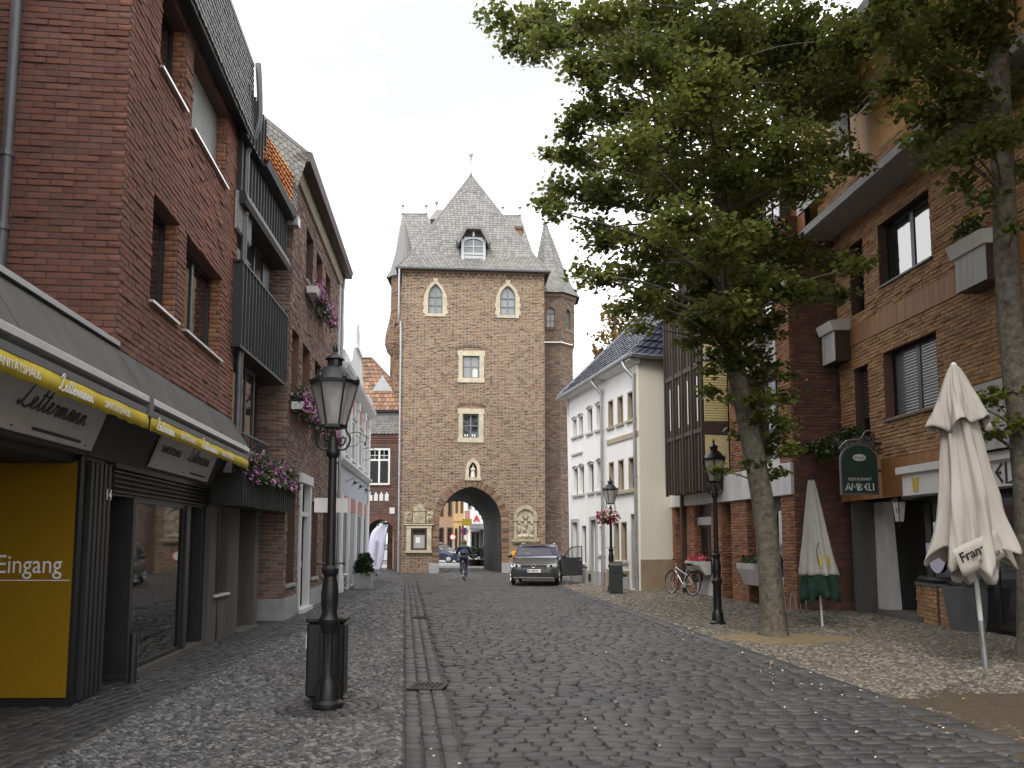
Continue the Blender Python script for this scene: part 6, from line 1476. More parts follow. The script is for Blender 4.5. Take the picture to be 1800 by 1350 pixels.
# timber bay with fins
BY = BR.off(.62); b0, b1 = None, None
cor = None
for k in range(400):
    u = 2 + k * .02; p = BY.P(u, 0, 5.0); x = proj(p)[0]
    if x >= 1236: b1 = u; break
    p = BY.P(k * .02, 0, 5.0)
    if b0 is None and proj(p)[0] >= 1170: b0 = k * .02
b0 = b0 or .5
b = MB(); b.box(BY, b0, b1, -.7, -.03, 3.05, 9.3); by = b.build('timber_bay', 'timber_dark', ap); by['label'] = 'dark timber bay with vertical fins'
nf = 4
for i in range(nf + 1):
    u = b0 + (b1 - b0 - .12) * i / nf; k = MB(); k.box(BY, u + .03, u + .10, -.04, .045, 3.0, 9.3); k.build('fin', 'timber_dark', by)
for i in range(nf):
    ua = b0 + (b1 - b0 - .12) * i / nf + .13; ub = ua + (b1 - b0 - .12) / nf - .14
    for q in range(2): k = MB(); uu = ua + (ub - ua) * (q + .35) / 2; k.box(BY, uu, uu + .03, -.03, .018, 3.05, 9.3); k.build('batten', 'timber_dark', by)
    k = MB(); k.box(BY, ua + (ub - ua) * .45, ua + (ub - ua) * .72, -.03, -.012, 5.05, 6.35); k.build('pane', 'letter_white', by)
    k = MB(); k.box(BY, ua, ub, -.03, .02, 6.6, 6.75); k.build('rail', 'timber_dark', by); k = MB(); k.box(BY, ua, ub, -.03, .02, 4.7, 4.82); k.build('rail', 'timber_dark', by)
BE = Fr(tuple(BY.P(b1, 0, 0))[:2], tuple(BY.P(b1, -.78, 0))[:2])
def bep(z0_, z1_, m_, d=.012, nm='bay_panel', ins=.04): b = MB(); b.box(BE, ins, BE.L - ins, -.02, d, z0_, z1_); return b.build(nm, m_, ap)
bep(3.35, 3.62, 'timber_dark', .05); bep(3.64, 4.6, 'panel_yellow'); bep(4.62, 4.95, 'frame_brown', .03)
p_ = bep(4.97, 6.3, 'panel_yellow', .01, 'roller_shutter')
for k in range(18): q = MB(); q.profile(BE, [(.01, 4.98 + k * .073), (.03, 5.0 + k * .073), (.03, 5.035 + k * .073), (.01, 5.045 + k * .073)], .05, BE.L - .05); q.build('slat', 'panel_yellow', p_)
bep(6.32, 6.7, 'panel_yellow'); bep(6.72, 6.85, 'blind_grey', .05); bep(6.87, 7.5, 'panel_yellow'); bep(7.52, 7.7, 'frame_brown', .05)
window(ap, BE, (.05, BE.L - .05, 7.72, 8.8), .02, 'frame_brown', 'glass_mirror', fw=.05)
b = MB(); b.box(BR, 1.58, 1.72, .0, .14, 0, 3.1); b.build('steel_post', 'frame_brown', ap)
# flower troughs hung on the house
def trough(nm, lab, fr_, u0, u1, z0_, d0, h_, m_='concrete_pale', leaf='leaf_shrub', n=160, grp='concrete flower troughs of the apartment house', lh=.16, top=None):
    t = thing(nm, lab, 'planter', tuple(fr_.P((u0 + u1) / 2, d0, z0_)), 0, grp)
    b = MB(); b.profile(fr_, [(d0, z0_ + h_ * .1), (d0 + .16, z0_), (d0 + .36, z0_ + h_ * .75), (d0 + .38, z0_ + h_), (d0, z0_ + h_)], u0, u1); b.build('trough', m_, t)
    r = np.random.default_rng(int(u0 * 50 + z0_ * 11)); pts = np.stack([u0 + .05 + (u1 - u0 - .1) * r.random(n), d0 + .05 + .3 * r.random(n), z0_ + h_ + lh * r.random(n)], 1)
    leaf_mesh('foliage', [tuple(fr_.P(*p)) for p in pts], .07, leaf, t, rnd=r, kind='stuff')
trough('flower_trough', 'white concrete trough with red flowers below the window behind the bicycle', BR, 2.42, 3.5, .62, -.02, .4, leaf='flower_red')
trough('flower_trough', 'white concrete trough with light green leaves left of the lime trunk', BR, 5.95, 6.9, .5, -.02, .55)
trough('flower_trough', 'white concrete trough with red flowers high on the facade behind the crown', BR, 6.2, 7.5, 6.6, .04, .45, leaf='flower_red')
# ---------------------------------------------------------------- restaurant house
RS = Fr((7.75, 18.6), (8.45, 8.8))
rs = thing('restaurant_house', 'rustic tan brick restaurant house with copper timber bands on the right', 'house', (9.5, 14, 0))
RLEN = 24.0
rw = [(1.97, 3.83, 7.05, 8.42), (1.97, 3.83, 4.16, 5.62), (.72, 1.32, 6.75, 8.42), (.72, 1.32, 3.9, 5.5)]
brick_wall(rs, RS, .02, 9.0, 3.34, 6.06, [rw[1], rw[3]], 'brick_rustic', 'mortar_dark', course=.078, bl=.25, rough=.010, nind=180)
brick_wall(rs, RS, .02, 9.0, 6.52, 9.1, [rw[0], rw[2]], 'brick_rustic', 'mortar_dark', course=.078, bl=.25, rough=.010, nind=180, name='upper_wall')
b = MB(); b.box(RS, .05, RLEN, -6, -.45, 2.5, 12.5); b.build('core', 'room_dark', rs)
for i, r in enumerate(rw):
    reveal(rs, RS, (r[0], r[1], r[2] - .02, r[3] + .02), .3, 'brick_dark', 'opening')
    if i < 2:
        w = window(rs, RS, r, -.2, 'frame_dark', 'glass_mirror' if i == 0 else 'glass_grey', fw=.08, cols=2, bw=.12)
        s_ = MB(); s_.profile(RS, [(-.22, r[2] + .02), (.05, r[2] - .01), (.05, r[2] - .05), (-.22, r[2] - .03)], r[0] - .02, r[1] + .02); s_.build('sill', 'frame_dark', w)
        if i == 1:
            for k in range(20):
                q = MB(); zz = r[2] + .1 + k * .062; q.profile(RS, [(-.232, zz), (-.212, zz + .045), (-.232, zz + .055)], r[0] + .1, r[1] - .1); q.build('blind_slat', 'glass_grey', w)
    else:
        w = window(rs, RS, r, -.22, 'frame_dark', 'glass_dark', fw=.06)
        if i == 3:
            q = MB(); q.box(RS, r[0] + .05, r[1] - .05, -.2, -.19, r[2] + .45, r[3] - .04); sb = q.build('roller_shutter', 'blind_brown', w) if False else q.build('roller_shutter', 'blind_brown', rs)
            for k in range(15): q = MB(); zz = r[2] + .46 + k * .07; q.profile(RS, [(-.19, zz), (-.165, zz + .02), (-.165, zz + .05), (-.19, zz + .062)], r[0] + .06, r[1] - .06); q.build('slat', 'blind_brown', sb)
def planks(nm, fr_, u0, u1, z0_, z1_, d, m_, step=.14, parent=rs, th=.05, gap=.006):
    b = MB(); b.box(fr_, u0, u1, d - th, d - .012, z0_, z1_); p = b.build(nm, 'frame_brown', parent)
    n = max(1, round((u1 - u0) / step))
    for i in range(n):
        k = MB(); k.box(fr_, u0 + (u1 - u0) * i / n + gap / 2, u0 + (u1 - u0) * (i + 1) / n - gap / 2, d - .013, d + random.gauss(0, .0015), z0_ + .004, z1_ - .004); k.build('plank', m_, p)
    return p
planks('timber_band', RS, .0, 9.02, 6.06, 6.52, .02, 'timber_copper', .16)
planks('timber_fascia', RS, -.05, 9.05, 2.53, 3.34, .03, 'timber_copper', .9, gap=.012)
b = MB(); b.box(RS, 9.0, RLEN, -.4, 0, 2.5, 12.4); b.build('rest_wall', 'brick_rustic', rs)
# projecting storey on top
b = MB(); b.box(RS, -.6, RLEN, -.1, .8, 8.88, 9.06); b.build('balcony_slab', 'soffit_grey', rs)
brick_wall(rs, RS.off(.8), .9, 7.5, 9.07, 9.30, [], 'brick_rustic', 'mortar_dark', course=.077, bl=.25, nind=40, name='balcony_edge')
planks('balcony_end', RS, -.6, .22, 9.07, 10.0, .8, 'timber_copper', .14); planks('balcony_front', RS, .22, 1.5, 9.32, 10.05, .98, 'timber_grey', .16)
planks('upper_panel', RS, 2.6, 7.0, 9.32, 11.2, .5, 'timber_ochre', .5, gap=.01); planks('upper_box', RS, 2.1, 2.7, 9.5, 10.9, .95, 'timber_grey', .15)
b = MB(); b.box(RS, -.6, RLEN, -.5, .45, 9.06, 12); b.build('upper_storey', 'timber_ochre', rs)
b = MB(); b.box(RS, -.8, RLEN, -1, 1.1, 12.0, 12.25); b.build('roof_edge', 'zinc_dark', rs)
for k in range(4): b = MB(); b.tube([RS.P(1.6, .9, 10.3 + k * .16), RS.P(5, .9, 10.3 + k * .16)], .02, 6); b.build('railing_bar', 'aluminium', rs)
# timber planter boxes on the facade
def tbox(u0, u1, z0_, z1_, d, lab):
    p = planks('facade_box', RS, u0, u1, z0_, z1_, d, 'timber_grey', .17, th=d); p['label'] = lab
    b = MB(); b.profile(RS, [(0, z1_ + .004), (d + .05, z1_ + .004), (d + .12, z1_ + .22), (0, z1_ + .3)], u0 - .05, u1 + .05); b.build('box_lid', 'concrete_pale', p)
tbox(.0, .62, 5.75, 6.45, .38, 'grey timber box beside the small windows'); tbox(5.1, 5.9, 5.9, 6.5, .4, 'grey timber box with yellow flowers by the trunk')
tbox(5.0, 7.0, 3.1, 3.95, .4, 'large grey timber box above the white sign')
# ground floor: stair recess, shop front, low wall
b = MB(); b.box(RS, .2, .32, -2.4, -.06, 0, 2.53); b.box(RS, .32, 2.5, -2.4, -2.3, 0, 2.53); b.box(RS, .32, 1.0, -2.3, -.5, .0, .1); b.build('stair_wall', 'concrete', rs)
b = MB(); b.prism(RS, [(.32, 0), (.95, 0), (.95, .15), (.75, 2.53), (.32, 2.53)], -.75, -.55); b.build('stair_cheek', 'concrete_pale', rs)
b = MB(); b.prism(RS, [(.95, .1), (2.5, .1), (2.5, .35), (1.0, 2.53), (.76, 2.53)], -1.6, -1.4); b.build('stair_stringer', 'concrete', rs)
b = MB(); b.box(RS, .95, 2.5, -2.2, -.2, 0, .12); b.build('stair_step', 'concrete', rs)
b = MB(); b.tube([RS.P(1.3, -1.2, 1.7), RS.P(2.4, -1.2, .8)], .025, 8); b.build('handrail', 'frame_brown', rs)
b = MB(); b.box(RS, 2.5, RLEN, -.5, -.42, 0, 2.53); b.build('shop_front', 'frame_dark', rs)
window(rs, RS, (2.7, 4.4, .8, 2.45), -.36, 'frame_dark', 'glass_dark', fw=.08, cols=1); window(rs, RS, (4.6, 6.4, .1, 2.45), -.36, 'frame_dark', 'glass_dark', fw=.08, cols=2)
b = MB(); b.prism(RS, [(2.95 + .34 * math.cos(a) * (1 if math.sin(a) < 0 else 1), 1.55 + .55 * math.sin(a)) for a in np.linspace(math.pi * .98, math.pi * 2.02, 14)], -.35, -.345); b.build('window_poster', 'banner', rs)
b = MB(); b.box(RS, 2.4, RLEN, -.5, .0, 2.45, 2.53); b.build('soffit', 'soffit_dark', rs)
lw_ = Fr(G(1613, 1092), G(1692, 1112)); brick_wall(rs, lw_, 0, 1.9, 0, .74, [(.98, 1.1, -1, 2)], 'brick_rustic', 'mortar_dark', course=.085, bl=.25, name='low_wall', nind=60, rough=.01)
b = MB(); b.box(lw_, 0, .98, -.35, -.03, 0, .73); b.box(lw_, -.02, 1.0, -.36, .02, .74, .80); b.build('low_wall_core', 'concrete', rs)
b = MB(); b.box(lw_, .98, 1.1, -.35, -.01, 0, .76); b.build('low_wall_post', 'frame_brown', rs)
b = MB(); b.box(lw_, 1.1, 1.9, -.35, -.03, 0, .73); b.build('low_wall_core', 'concrete', rs)
cu = MB(); cu.bbox(lw_, .02, .95, -.34, .0, .803, .93, b=.04); o = cu.build('seat_cushion', 'metal_dark', None, smooth=True, auto=50, origin=tuple(lw_.P(.5, -.17, .8))); tag(o, 'dark cushion lying on the low brick wall of the restaurant', 'cushion')
# white light box sign
b = MB(); b.box(RS, 2.75, 6.2, .03, .30, 2.94, 3.08); lb = b.build('sign_canopy', 'board_white', rs)
b = MB(); b.box(RS, 2.85, 6.1, .04, .22, 2.50, 2.94); b.build('light_box', 'board_white', lb)
b = MB(); b.box(RS, 2.82, 6.13, .2, .235, 2.47, 2.51); b.build('box_frame', 'metal_dark', lb)
GREEK = {'A': (.8, [[(0, 0), (.35, 1), (.75, 0)], [(.15, .35), (.6, .35)]]), 'M': (.95, [[(0, 0), (.15, 1), (.45, .4), (.75, 1), (.9, 0)]]), 'B': (.75, [[(.1, 0), (.1, 1), (.55, .8), (.15, .52), (.6, .2), (.1, 0)]]), 'E': (.7, [[(.55, .95), (.1, .55), (.55, .02)], [(.12, .5), (.5, .5)]]), 'L': (.6, [[(.1, 1), (.1, 0), (.5, .02)]]), 'I': (.3, [[(.1, 1), (.12, 0)]])}
def greek(parent, word, size, origin, xd, up, m_, wid=.16, local=False):
    st = []; x = 0
    for ch in word:
        adv, ss = GREEK[ch]
        for s_ in ss: st.append([((x + a) * size, b_ * size) for a, b_ in s_])
        x += adv
    return stroke_part(parent, st, origin, xd, up, size * wid, m_, k=1, slant=0.0, local=local)
greek(lb, 'AMBELI', .34, RS.P(4.72, .224, 2.56), RS.u, (0, 0, 1), 'letter_black')
b = MB(); b.prism(RS, [(3.22, 2.56), (3.38, 2.56), (3.42, 2.84), (3.18, 2.84)], .221, .226); b.build('beer_icon', 'sign_gold', lb)
# hanging pub sign, facing down the street
sy = 16.85; s0 = AtY(1479, 868, sy); s1 = AtY(1541, 780, sy); PS = Fr((s0[0], sy), (s1[0], sy)); pw = PS.L
ps = thing('pub_sign', 'dark green arched restaurant sign hanging from a scrolled iron arm', 'sign', (s0[0], sy, s0[2]))
zb_, zt_ = s0[2] - .02, s1[2]
out_ = [(0, zb_), (pw, zb_)] + [(pw / 2 + pw / 2 * math.cos(math.pi * i / 12), zt_ - .34 + .34 * math.sin(math.pi * i / 12)) for i in range(13)]
b = MB(); b.prism(PS, out_, -.06, .02); b.build('board', 'zinc_dark', ps)
sc_ = lambda pts, k: [(pw / 2 + (u - pw / 2) * k, (zb_ + zt_) / 2 + (z - (zb_ + zt_) / 2) * k) for u, z in pts]
b = MB(); b.prism(PS, sc_(out_, .93), .02, .028); fpn = b.build('face', 'sign_green', ps)
text_part(fpn, 'RESTAURANT', .088, PS.P(pw / 2, .029, zb_ + .30), PS.u, (0, 0, 1), 'letter_white', align='CENTER', sx=.9, depth=.002)
greek(fpn, 'AMBELI', .15, PS.P(pw / 2 - .31, .029, zb_ + .09), PS.u, (0, 0, 1), 'letter_white', wid=.17)
b = MB(); b.prism(PS, [(pw / 2 + .14 * math.cos(a), zt_ - .30 + .075 * math.sin(a)) for a in np.linspace(0, 2 * math.pi, 20)[:-1]], .028, .034); b.build('oval_badge', 'board_white', fpn)
text_part(fpn, 'Bitburger', .06, PS.P(pw / 2, .0345, zt_ - .318), PS.u, (0, 0, 1), 'sign_green', align='CENTER', depth=.001)
b = MB(); wx = RS.P(0, 0, 0); b.box(PS, pw - .02, pw + .35, -.04, -.01, zt_ - .02, zt_ + .03); b.box(PS, pw - .02, pw + .35, -.04, -.01, zt_ - .6, zt_ - .56); arm = b.build('arm', 'metal_black', ps)
for cu_, cz_, r_ in ((pw * .8, zt_ + .14, .13), (pw * .45, zt_ + .10, .09), (pw + .12, zt_ - .15, .12)):
    k = MB(); k.tube([PS.P(cu_ + r_ * math.cos(t) * (1 - t / 12), -.02, cz_ + r_ * math.sin(t) * (1 - t / 12)) for t in np.linspace(0, 9, 22)], .012, 6); k.build('scroll', 'metal_black', arm)
b = MB(); b.tube(catmull([tuple(PS.P(-.06, .1, zt_ - .12)), tuple(PS.P(.1, .12, zt_ + .05)), tuple(PS.P(pw * .5, .1, zt_ + .1)), tuple(PS.P(pw * .7, .02, zt_ + .26)), tuple(PS.P(pw, -.02, zt_ + .3))], 5), .012, 6); b.build('lamp_arm', 'aluminium', arm)
# wall lantern
lx = AtY(1581, 898, 16.4); ln = thing('wall_lantern', 'small white glazed lantern with dark cap hanging at the restaurant door', 'lantern', lx)
b = MB(); b.lathe(lx, [(.0, -.22), (.095, -.22), (.15, .18), (0, .18)], 6); b.build('glass_body', 'board_white', ln)
b = MB(); b.lathe(lx, [(.18, .18), (.17, .21), (.06, .30), (.02, .36), (0, .36)], 6); b.build('cap', 'metal_black', ln)
for i in range(6):
    a = 2 * math.pi * i / 6; k = MB(); k.tube([Vector(lx) + Vector((.097 * math.cos(a), .097 * math.sin(a), -.22)), Vector(lx) + Vector((.152 * math.cos(a), .152 * math.sin(a), .18))], .009, 5); k.build('rib', 'metal_black', ln)
b = MB(); b.lathe(lx, [(.0, -.34), (.02, -.32), (.03, -.25), (.1, -.22)], 6); b.build('drop', 'metal_black', ln); b = MB(); b.tube([Vector(lx) + Vector((0, 0, .34)), Vector(lx) + Vector((.4, 0.1, .5)), Vector(lx) + Vector((.9, .2, .5))], .015, 6); b.build('bracket', 'metal_black', ln)
t_ = lx; k = MB(); k.tube([(lx[0] - .02 + .035 * math.cos(a) - .07, lx[1] - .125, lx[2] + .0 + .05 * math.sin(a)) for a in np.linspace(0, 2 * math.pi, 12)], .006, 5); k.build('emblem', 'letter_black', ln)
# window box with trailing plant over the pub sign
fb1 = thing('window_planter', 'dark window box with trailing green plant above the pub sign', 'planter', tuple(RS.P(.7, .2, 3.7)))
b = MB(); b.profile(RS, [(0.02, 3.62), (.3, 3.62), (.36, 3.88), (.02, 3.88)], .15, 1.5); b.build('box', 'concrete', fb1)
r = np.random.default_rng(4); pp = np.concatenate([ell_pts(tuple(RS.P(.9, .25, 4.0)), (.22, .6, .2), 420, r, 0), ell_pts(tuple(RS.P(.25, .55, 3.75)), (.28, .3, .28), 300, r, 0), ell_pts(tuple(RS.P(.0, 1.0, 3.78)), (.35, .2, .10), 90, r, 0)])
leaf_mesh('foliage', pp, .08, 'leaf_shrub', fb1, rnd=r, kind='stuff'); leaf_mesh('blossom', ell_pts(tuple(RS.P(-.05, 1.28, 3.84)), (.05, .05, .1), 14, r, 0), .05, 'flower_yellow', fb1, rnd=r, kind='stuff')
fb2 = thing('balcony_flowers', 'yellow flowers in the facade box beside the right trunk', 'flowers', tuple(RS.P(5.5, .3, 6.8)))
leaf_mesh('foliage', ell_pts(tuple(RS.P(5.45, .35, 6.95)), (.2, .45, .2), 260, r, 0), .06, 'leaf_shrub', fb2, rnd=r, kind='stuff'); leaf_mesh('blossom', ell_pts(tuple(RS.P(5.4, .35, 7.05)), (.2, .4, .12), 60, r, 0), .05, 'flower_yellow', fb2, rnd=r, kind='stuff')
# ================================================================ street furniture, vehicles, people
# ---------------------------------------------------------------- old style street lamps
def make_lamp():
    t = thing('street_lamp', 'x', 'street lamp', (0, 0, 0), 0, 'old style black street lamps')
    b = MB(); b.lathe((0, 0, 0), [(q[0] * .84, q[1]) for q in [(0, 0), (.18, 0), (.18, .04), (.14, .07), (.13, .22), (.105, .25), (.09, .30), (.085, .72), (.10, .76), (.12, .80), (.125, .85), (.10, .88), (.088, .92), (.10, 1.0), (.105, 1.1), (.085, 1.22), (.072, 1.27), (.098, 1.31), (.098, 1.35), (.062, 1.38)]], 20); base = b.build('pedestal', 'metal_black', t, smooth=True, auto=35, local=True)
    for i in range(10):
        a = 2 * math.pi * i / 10; k = MB(); k.tube([(.073 * math.cos(a), .073 * math.sin(a), .31), (.071 * math.cos(a), .071 * math.sin(a), .71)], .008, 5); k.build('flute', 'metal_black', base, local=True)
    b = MB(); b.lathe((0, 0, 0), [(.050, 1.38), (.046, 1.5), (.040, 2.46), (.066, 2.49), (.07, 2.53), (.05, 2.57), (.052, 2.64), (.035, 2.68), (0.02, 2.74), (0, 2.74)], 16); b.build('column', 'metal_black', t, smooth=True, auto=35, local=True)
    b = MB(); b.tube([(-.13, 0, 1.40), (.13, 0, 1.40)], .010, 6); b.lathe((-.13, 0, 1.40), [(0, -.02), (.02, 0), (0, .02)], 8); b.lathe((.13, 0, 1.40), [(0, -.02), (.02, 0), (0, .02)], 8); b.build('ladder_bar', 'metal_black', t, local=True)
    for s_ in (-1, 1):
        b = MB(); b.tube(catmull([(s_ * .05, 0, 2.55), (s_ * .13, 0, 2.56), (s_ * .17, 0, 2.66), (s_ * .13, 0, 2.74), (s_ * .12, 0, 2.80)], 5), .011, 6); b.tube(catmull([(s_ * .05, 0, 2.62), (s_ * .10, 0, 2.60), (s_ * .12, 0, 2.66), (s_ * .09, 0, 2.68)], 4), .008, 5); b.build('scroll_arm', 'metal_black', t, local=True)
    n = 6; zb_, zt_, rb_, rt_ = 2.80, 3.22, .125, .235
    fr_ = MB(); fr_.lathe((0, 0, 0), [(rb_ - .03, zb_ - .03), (rb_ + .012, zb_ - .03), (rb_ + .012, zb_), (rb_ - .03, zb_)], n); fr_.lathe((0, 0, 0), [(rt_ - .03, zt_), (rt_ + .015, zt_), (rt_ + .02, zt_ + .03), (rt_ - .03, zt_ + .03)], n)
    for i in range(n):
        a = 2 * math.pi * i / n; fr_.tube([(rb_ * math.cos(a), rb_ * math.sin(a), zb_), (rt_ * math.cos(a), rt_ * math.sin(a), zt_)], .011, 5)
    lf = fr_.build('lantern', 'metal_black', t, local=True)
    for i in range(n):
        a0, a1 = 2 * math.pi * i / n, 2 * math.pi * (i + 1) / n; k = MB(); q = .96
        k.add([(q * rb_ * math.cos(a0), q * rb_ * math.sin(a0), zb_), (q * rb_ * math.cos(a1), q * rb_ * math.sin(a1), zb_), (q * rt_ * math.cos(a1), q * rt_ * math.sin(a1), zt_), (q * rt_ * math.cos(a0), q * rt_ * math.sin(a0), zt_)], [(0, 1, 2, 3)]); k.build('pane', 'lantern_glass', lf, local=True)
    for i in range(n):
        a = 2 * math.pi * i / n; k = MB(); k.lathe((rt_ * math.cos(a), rt_ * math.sin(a), zt_ + .03), [(.016, 0), (.022, .02), (.006, .05), (0, .07)], 6); k.build('crown_tip', 'metal_black', lf, local=True)
    b = MB(); b.lathe((0, 0, 0), [(rt_, zt_ + .03), (.19, zt_ + .08), (.12, zt_ + .17), (.075, zt_ + .19), (.075, zt_ + .25), (.10, zt_ + .26), (.085, zt_ + .28), (.04, zt_ + .31), (.02, zt_ + .34), (.028, zt_ + .37), (.02, zt_ + .40), (0, zt_ + .44)], 12); b.build('lamp_roof', 'metal_black', t, smooth=True, auto=30, local=True)
    b = MB(); b.lathe((0, 0, 0), [(0, zb_ + .02), (.03, zb_ + .02), (.035, zb_ + .12), (.05, zb_ + .2), (.04, zb_ + .3), (0, zb_ + .33)], 10); b.build('bulb', 'frame_white', lf, smooth=True, local=True)
    return t
lamp = make_lamp(); lamp.location = (LAMP_XY[0], LAMP_XY[1], .01); lamp.rotation_euler = (0, 0, .12); lamp['label'] = 'black street lamp in the left foreground with a waste bin at its foot'; WORG[lamp.name] = (0, 0, 0)
l2 = G(1262, 1098); lampb = dup(lamp, (l2[0], l2[1], .01), .3, 'black street lamp between the bicycle and the lime tree')
l3 = G(1075, 1042); lampc = dup(lamp, (l3[0], l3[1], .01), .0, 'black street lamp with flower basket before the white house'); 
# white blank sign behind the lamp shaft
sp = AtY(582, 888, 8.3); S_ = Fr((sp[0] - .17, 8.28), (sp[0] + .17, 8.36)); b = MB(); b.box(S_, 0, .34, -.01, 0, sp[2] - .075, sp[2] + .075); o = b.build('blank_sign', 'board_white', None, origin=sp); tag(o, 'small blank white sign plate clamped behind the foreground lamp shaft', 'sign')
# waste bins
wb = thing('waste_bin', 'black box shaped waste bin fixed behind the foreground lamp', 'waste bin', (LAMP_XY[0] + .02, LAMP_XY[1] + .28, 0))
bx_, by_ = LAMP_XY[0] - .08, LAMP_XY[1] + .30; I2 = Id((bx_, by_, 0), .05)
b = MB(); b.bbox(I2, -.19, .19, -.14, .14, .06, .80, b=.02); b.build('body', 'metal_black', wb)
b = MB(); b.bbox(I2, -.20, .20, -.15, .15, .805, .86, b=.015); b.build('lid', 'metal_black', wb)
for s_ in (-.15, .12): b = MB(); b.box(I2, s_, s_ + .03, -.1, .1, 0, .06); b.build('foot', 'metal_black', wb)
for i in range(3): b = MB(); b.box(I2, -.15 + i * .105, -.06 + i * .105, -.15, -.138, .14, .72); b.build('front_rib', 'metal_black', wb)
b = MB(); b.box(I2, -.2, -.19, -.12, .12, .55, .7); b.build('side_plate', 'board_white', wb)
p3 = G(1084, 1045); I3 = Id((p3[0], p3[1] + .1, 0), -.1); gb = thing('litter_bin', 'dark green round topped litter bin beside the lamp at the white house', 'waste bin', (p3[0], p3[1], 0))
b = MB(); b.profile(I3, [(-.16, 0), (.16, 0), (.16, .88), (.12, .95), (.04, .98), (-.04, .98), (-.12, .95), (-.16, .88)], -.2, .2); b.build('body', 'bin_green', gb); b = MB(); b.box(I3, -.14, .14, -.175, -.155, .66, .80); b.build('slot', 'plastic_black', gb); b = MB(); b.box(I3, -.16, .16, -.172, -.158, .08, .58); b.build('door', 'bin_green', gb)
# hanging flower basket on the third lamp
fbk = AtY(1068, 912, l3[1] - .05); fk = thing('flower_basket', 'basket of red and white flowers hung on the lamp by the white house', 'flowers', fbk)
b = MB(); b.lathe(fbk, [(0, -.16), (.14, -.14), (.24, -.02), (.25, .02), (0, .02)], 12); b.build('basket', 'frame_brown', fk); r = np.random.default_rng(8)
leaf_mesh('foliage', ell_pts((fbk[0], fbk[1], fbk[2] + .05), (.34, .3, .2), 300, r, .2), .06, 'leaf_shrub', fk, rnd=r, kind='stuff'); leaf_mesh('blossom', ell_pts((fbk[0], fbk[1] - .06, fbk[2] + .06), (.38, .3, .26), 240, r, .4), .06, 'flower_red', fk, rnd=r, kind='stuff'); leaf_mesh('white_blossom', ell_pts((fbk[0], fbk[1] - .08, fbk[2] + .1), (.36, .3, .24), 80, r, .4), .05, 'flower_white', fk, rnd=r, kind='stuff')
# ---------------------------------------------------------------- planters on the ground
def box_planter(nm, lab, loc, w, d, h_, m_, rz=0, foliage=None):
    t = thing(nm, lab, 'planter', (loc[0], loc[1], 0)); I_ = Id((loc[0], loc[1], .0), rz); b = MB()
    b.bbox(I_, -w / 2, w / 2, -d / 2, d / 2, 0, h_, b=.012); b.build('pot', m_, t)
    b = MB(); b.box(I_, -w / 2 - .012, w / 2 + .012, -d / 2 - .012, d / 2 + .012, h_ - .05, h_ + .004); b.build('rim', m_, t)
    if foliage: foliage(t, loc, h_)
    return t
def conifer(t, loc, h_):
    r = np.random.default_rng(3); n = 1500; z = r.random(n) ** .8; a = r.random(n) * 2 * math.pi; rad_ = .38 * (1 - z * .6) * (.5 + .5 * r.random(n)) * (1 + .25 * np.sin(a * 5 + z * 9))
    P_ = np.stack([loc[0] + rad_ * np.cos(a), loc[1] + rad_ * np.sin(a), h_ - .05 + z * .68], 1); leaf_mesh('foliage', P_, .085, 'leaf_conifer', t, rnd=r, kind='stuff', up=.2, drop=-.6)
    k = MB(); k.tube([(loc[0], loc[1], h_ - .1), (loc[0], loc[1], h_ + .7)], [.03, .01], 6); k.build('stem', 'bark', t)
pc = G(637, 1035); box_planter('conifer_planter', 'square grey planter with a dark dwarf conifer on the left pavement', (pc[0], pc[1] + .2), .62, .55, .52, 'plinth_grey', .1, conifer)
def lowplants(t, loc, h_):
    r = np.random.default_rng(6); leaf_mesh('foliage', ell_pts((loc[0], loc[1], h_ + .04), (.36, .2, .12), 260, r, 0), .07, 'leaf_shrub', t, rnd=r, kind='stuff')
pl = G(1108, 1037); box_planter('grey_planter', 'low grey planter with small green plants before the taupe windows', (pl[0], pl[1] + .25), .66, .42, .42, 'plinth_grey', -.25, lowplants)
pp_ = G(1716, 1113); tp = thing('tapered_pot', 'tall dark tapered pot beside the low brick wall', 'planter', (pp_[0], pp_[1] + .25, 0)); I_ = Id((pp_[0], pp_[1] + .25, 0), .05)
b = MB(); V = [(x * s_, y * s_, z) for z, s_ in ((0, .20), (.80, .29), (.80, .25), (.70, .24)) for x, y in ((-1, -1), (1, -1), (1, 1), (-1, 1))]; b.add([I_.P(*v) for v in V], [(i + r_ * 4, (i + 1) % 4 + r_ * 4, (i + 1) % 4 + r_ * 4 + 4, i + r_ * 4 + 4) for r_ in range(3) for i in range(4)] + [(12, 13, 14, 15)]); b.build('pot', 'zinc_dark', tp)
# leafy shrub on the apartment wall and the cycle rack
hx = G(1383, 1066); hs_ = thing('wall_shrub', 'dense dark green climbing shrub at the apartment house corner', 'shrub', (hx[0], hx[1], 0)); r = np.random.default_rng(12)
leaf_mesh('foliage', np.concatenate([ell_pts((hx[0] - .02, hx[1] + .2, 1.45), (.36, .3, .45), 900, r, .3), ell_pts((hx[0] + .02, hx[1] + .2, .75), (.30, .28, .55), 700, r, .3)]), .075, 'leaf_conifer', hs_, rnd=r, kind='stuff'); b = MB(); b.tube([(hx[0], hx[1] + .2, 0), (hx[0] + .03, hx[1] + .2, .8), (hx[0] - .05, hx[1] + .2, 1.5)], [.04, .03, .015], 6); b.build('stem', 'bark', hs_)
rk = G(1392, 1075); cr_ = thing('cycle_rack', 'low galvanised cycle rack beside the wall shrub', 'cycle rack', (rk[0], rk[1], 0))
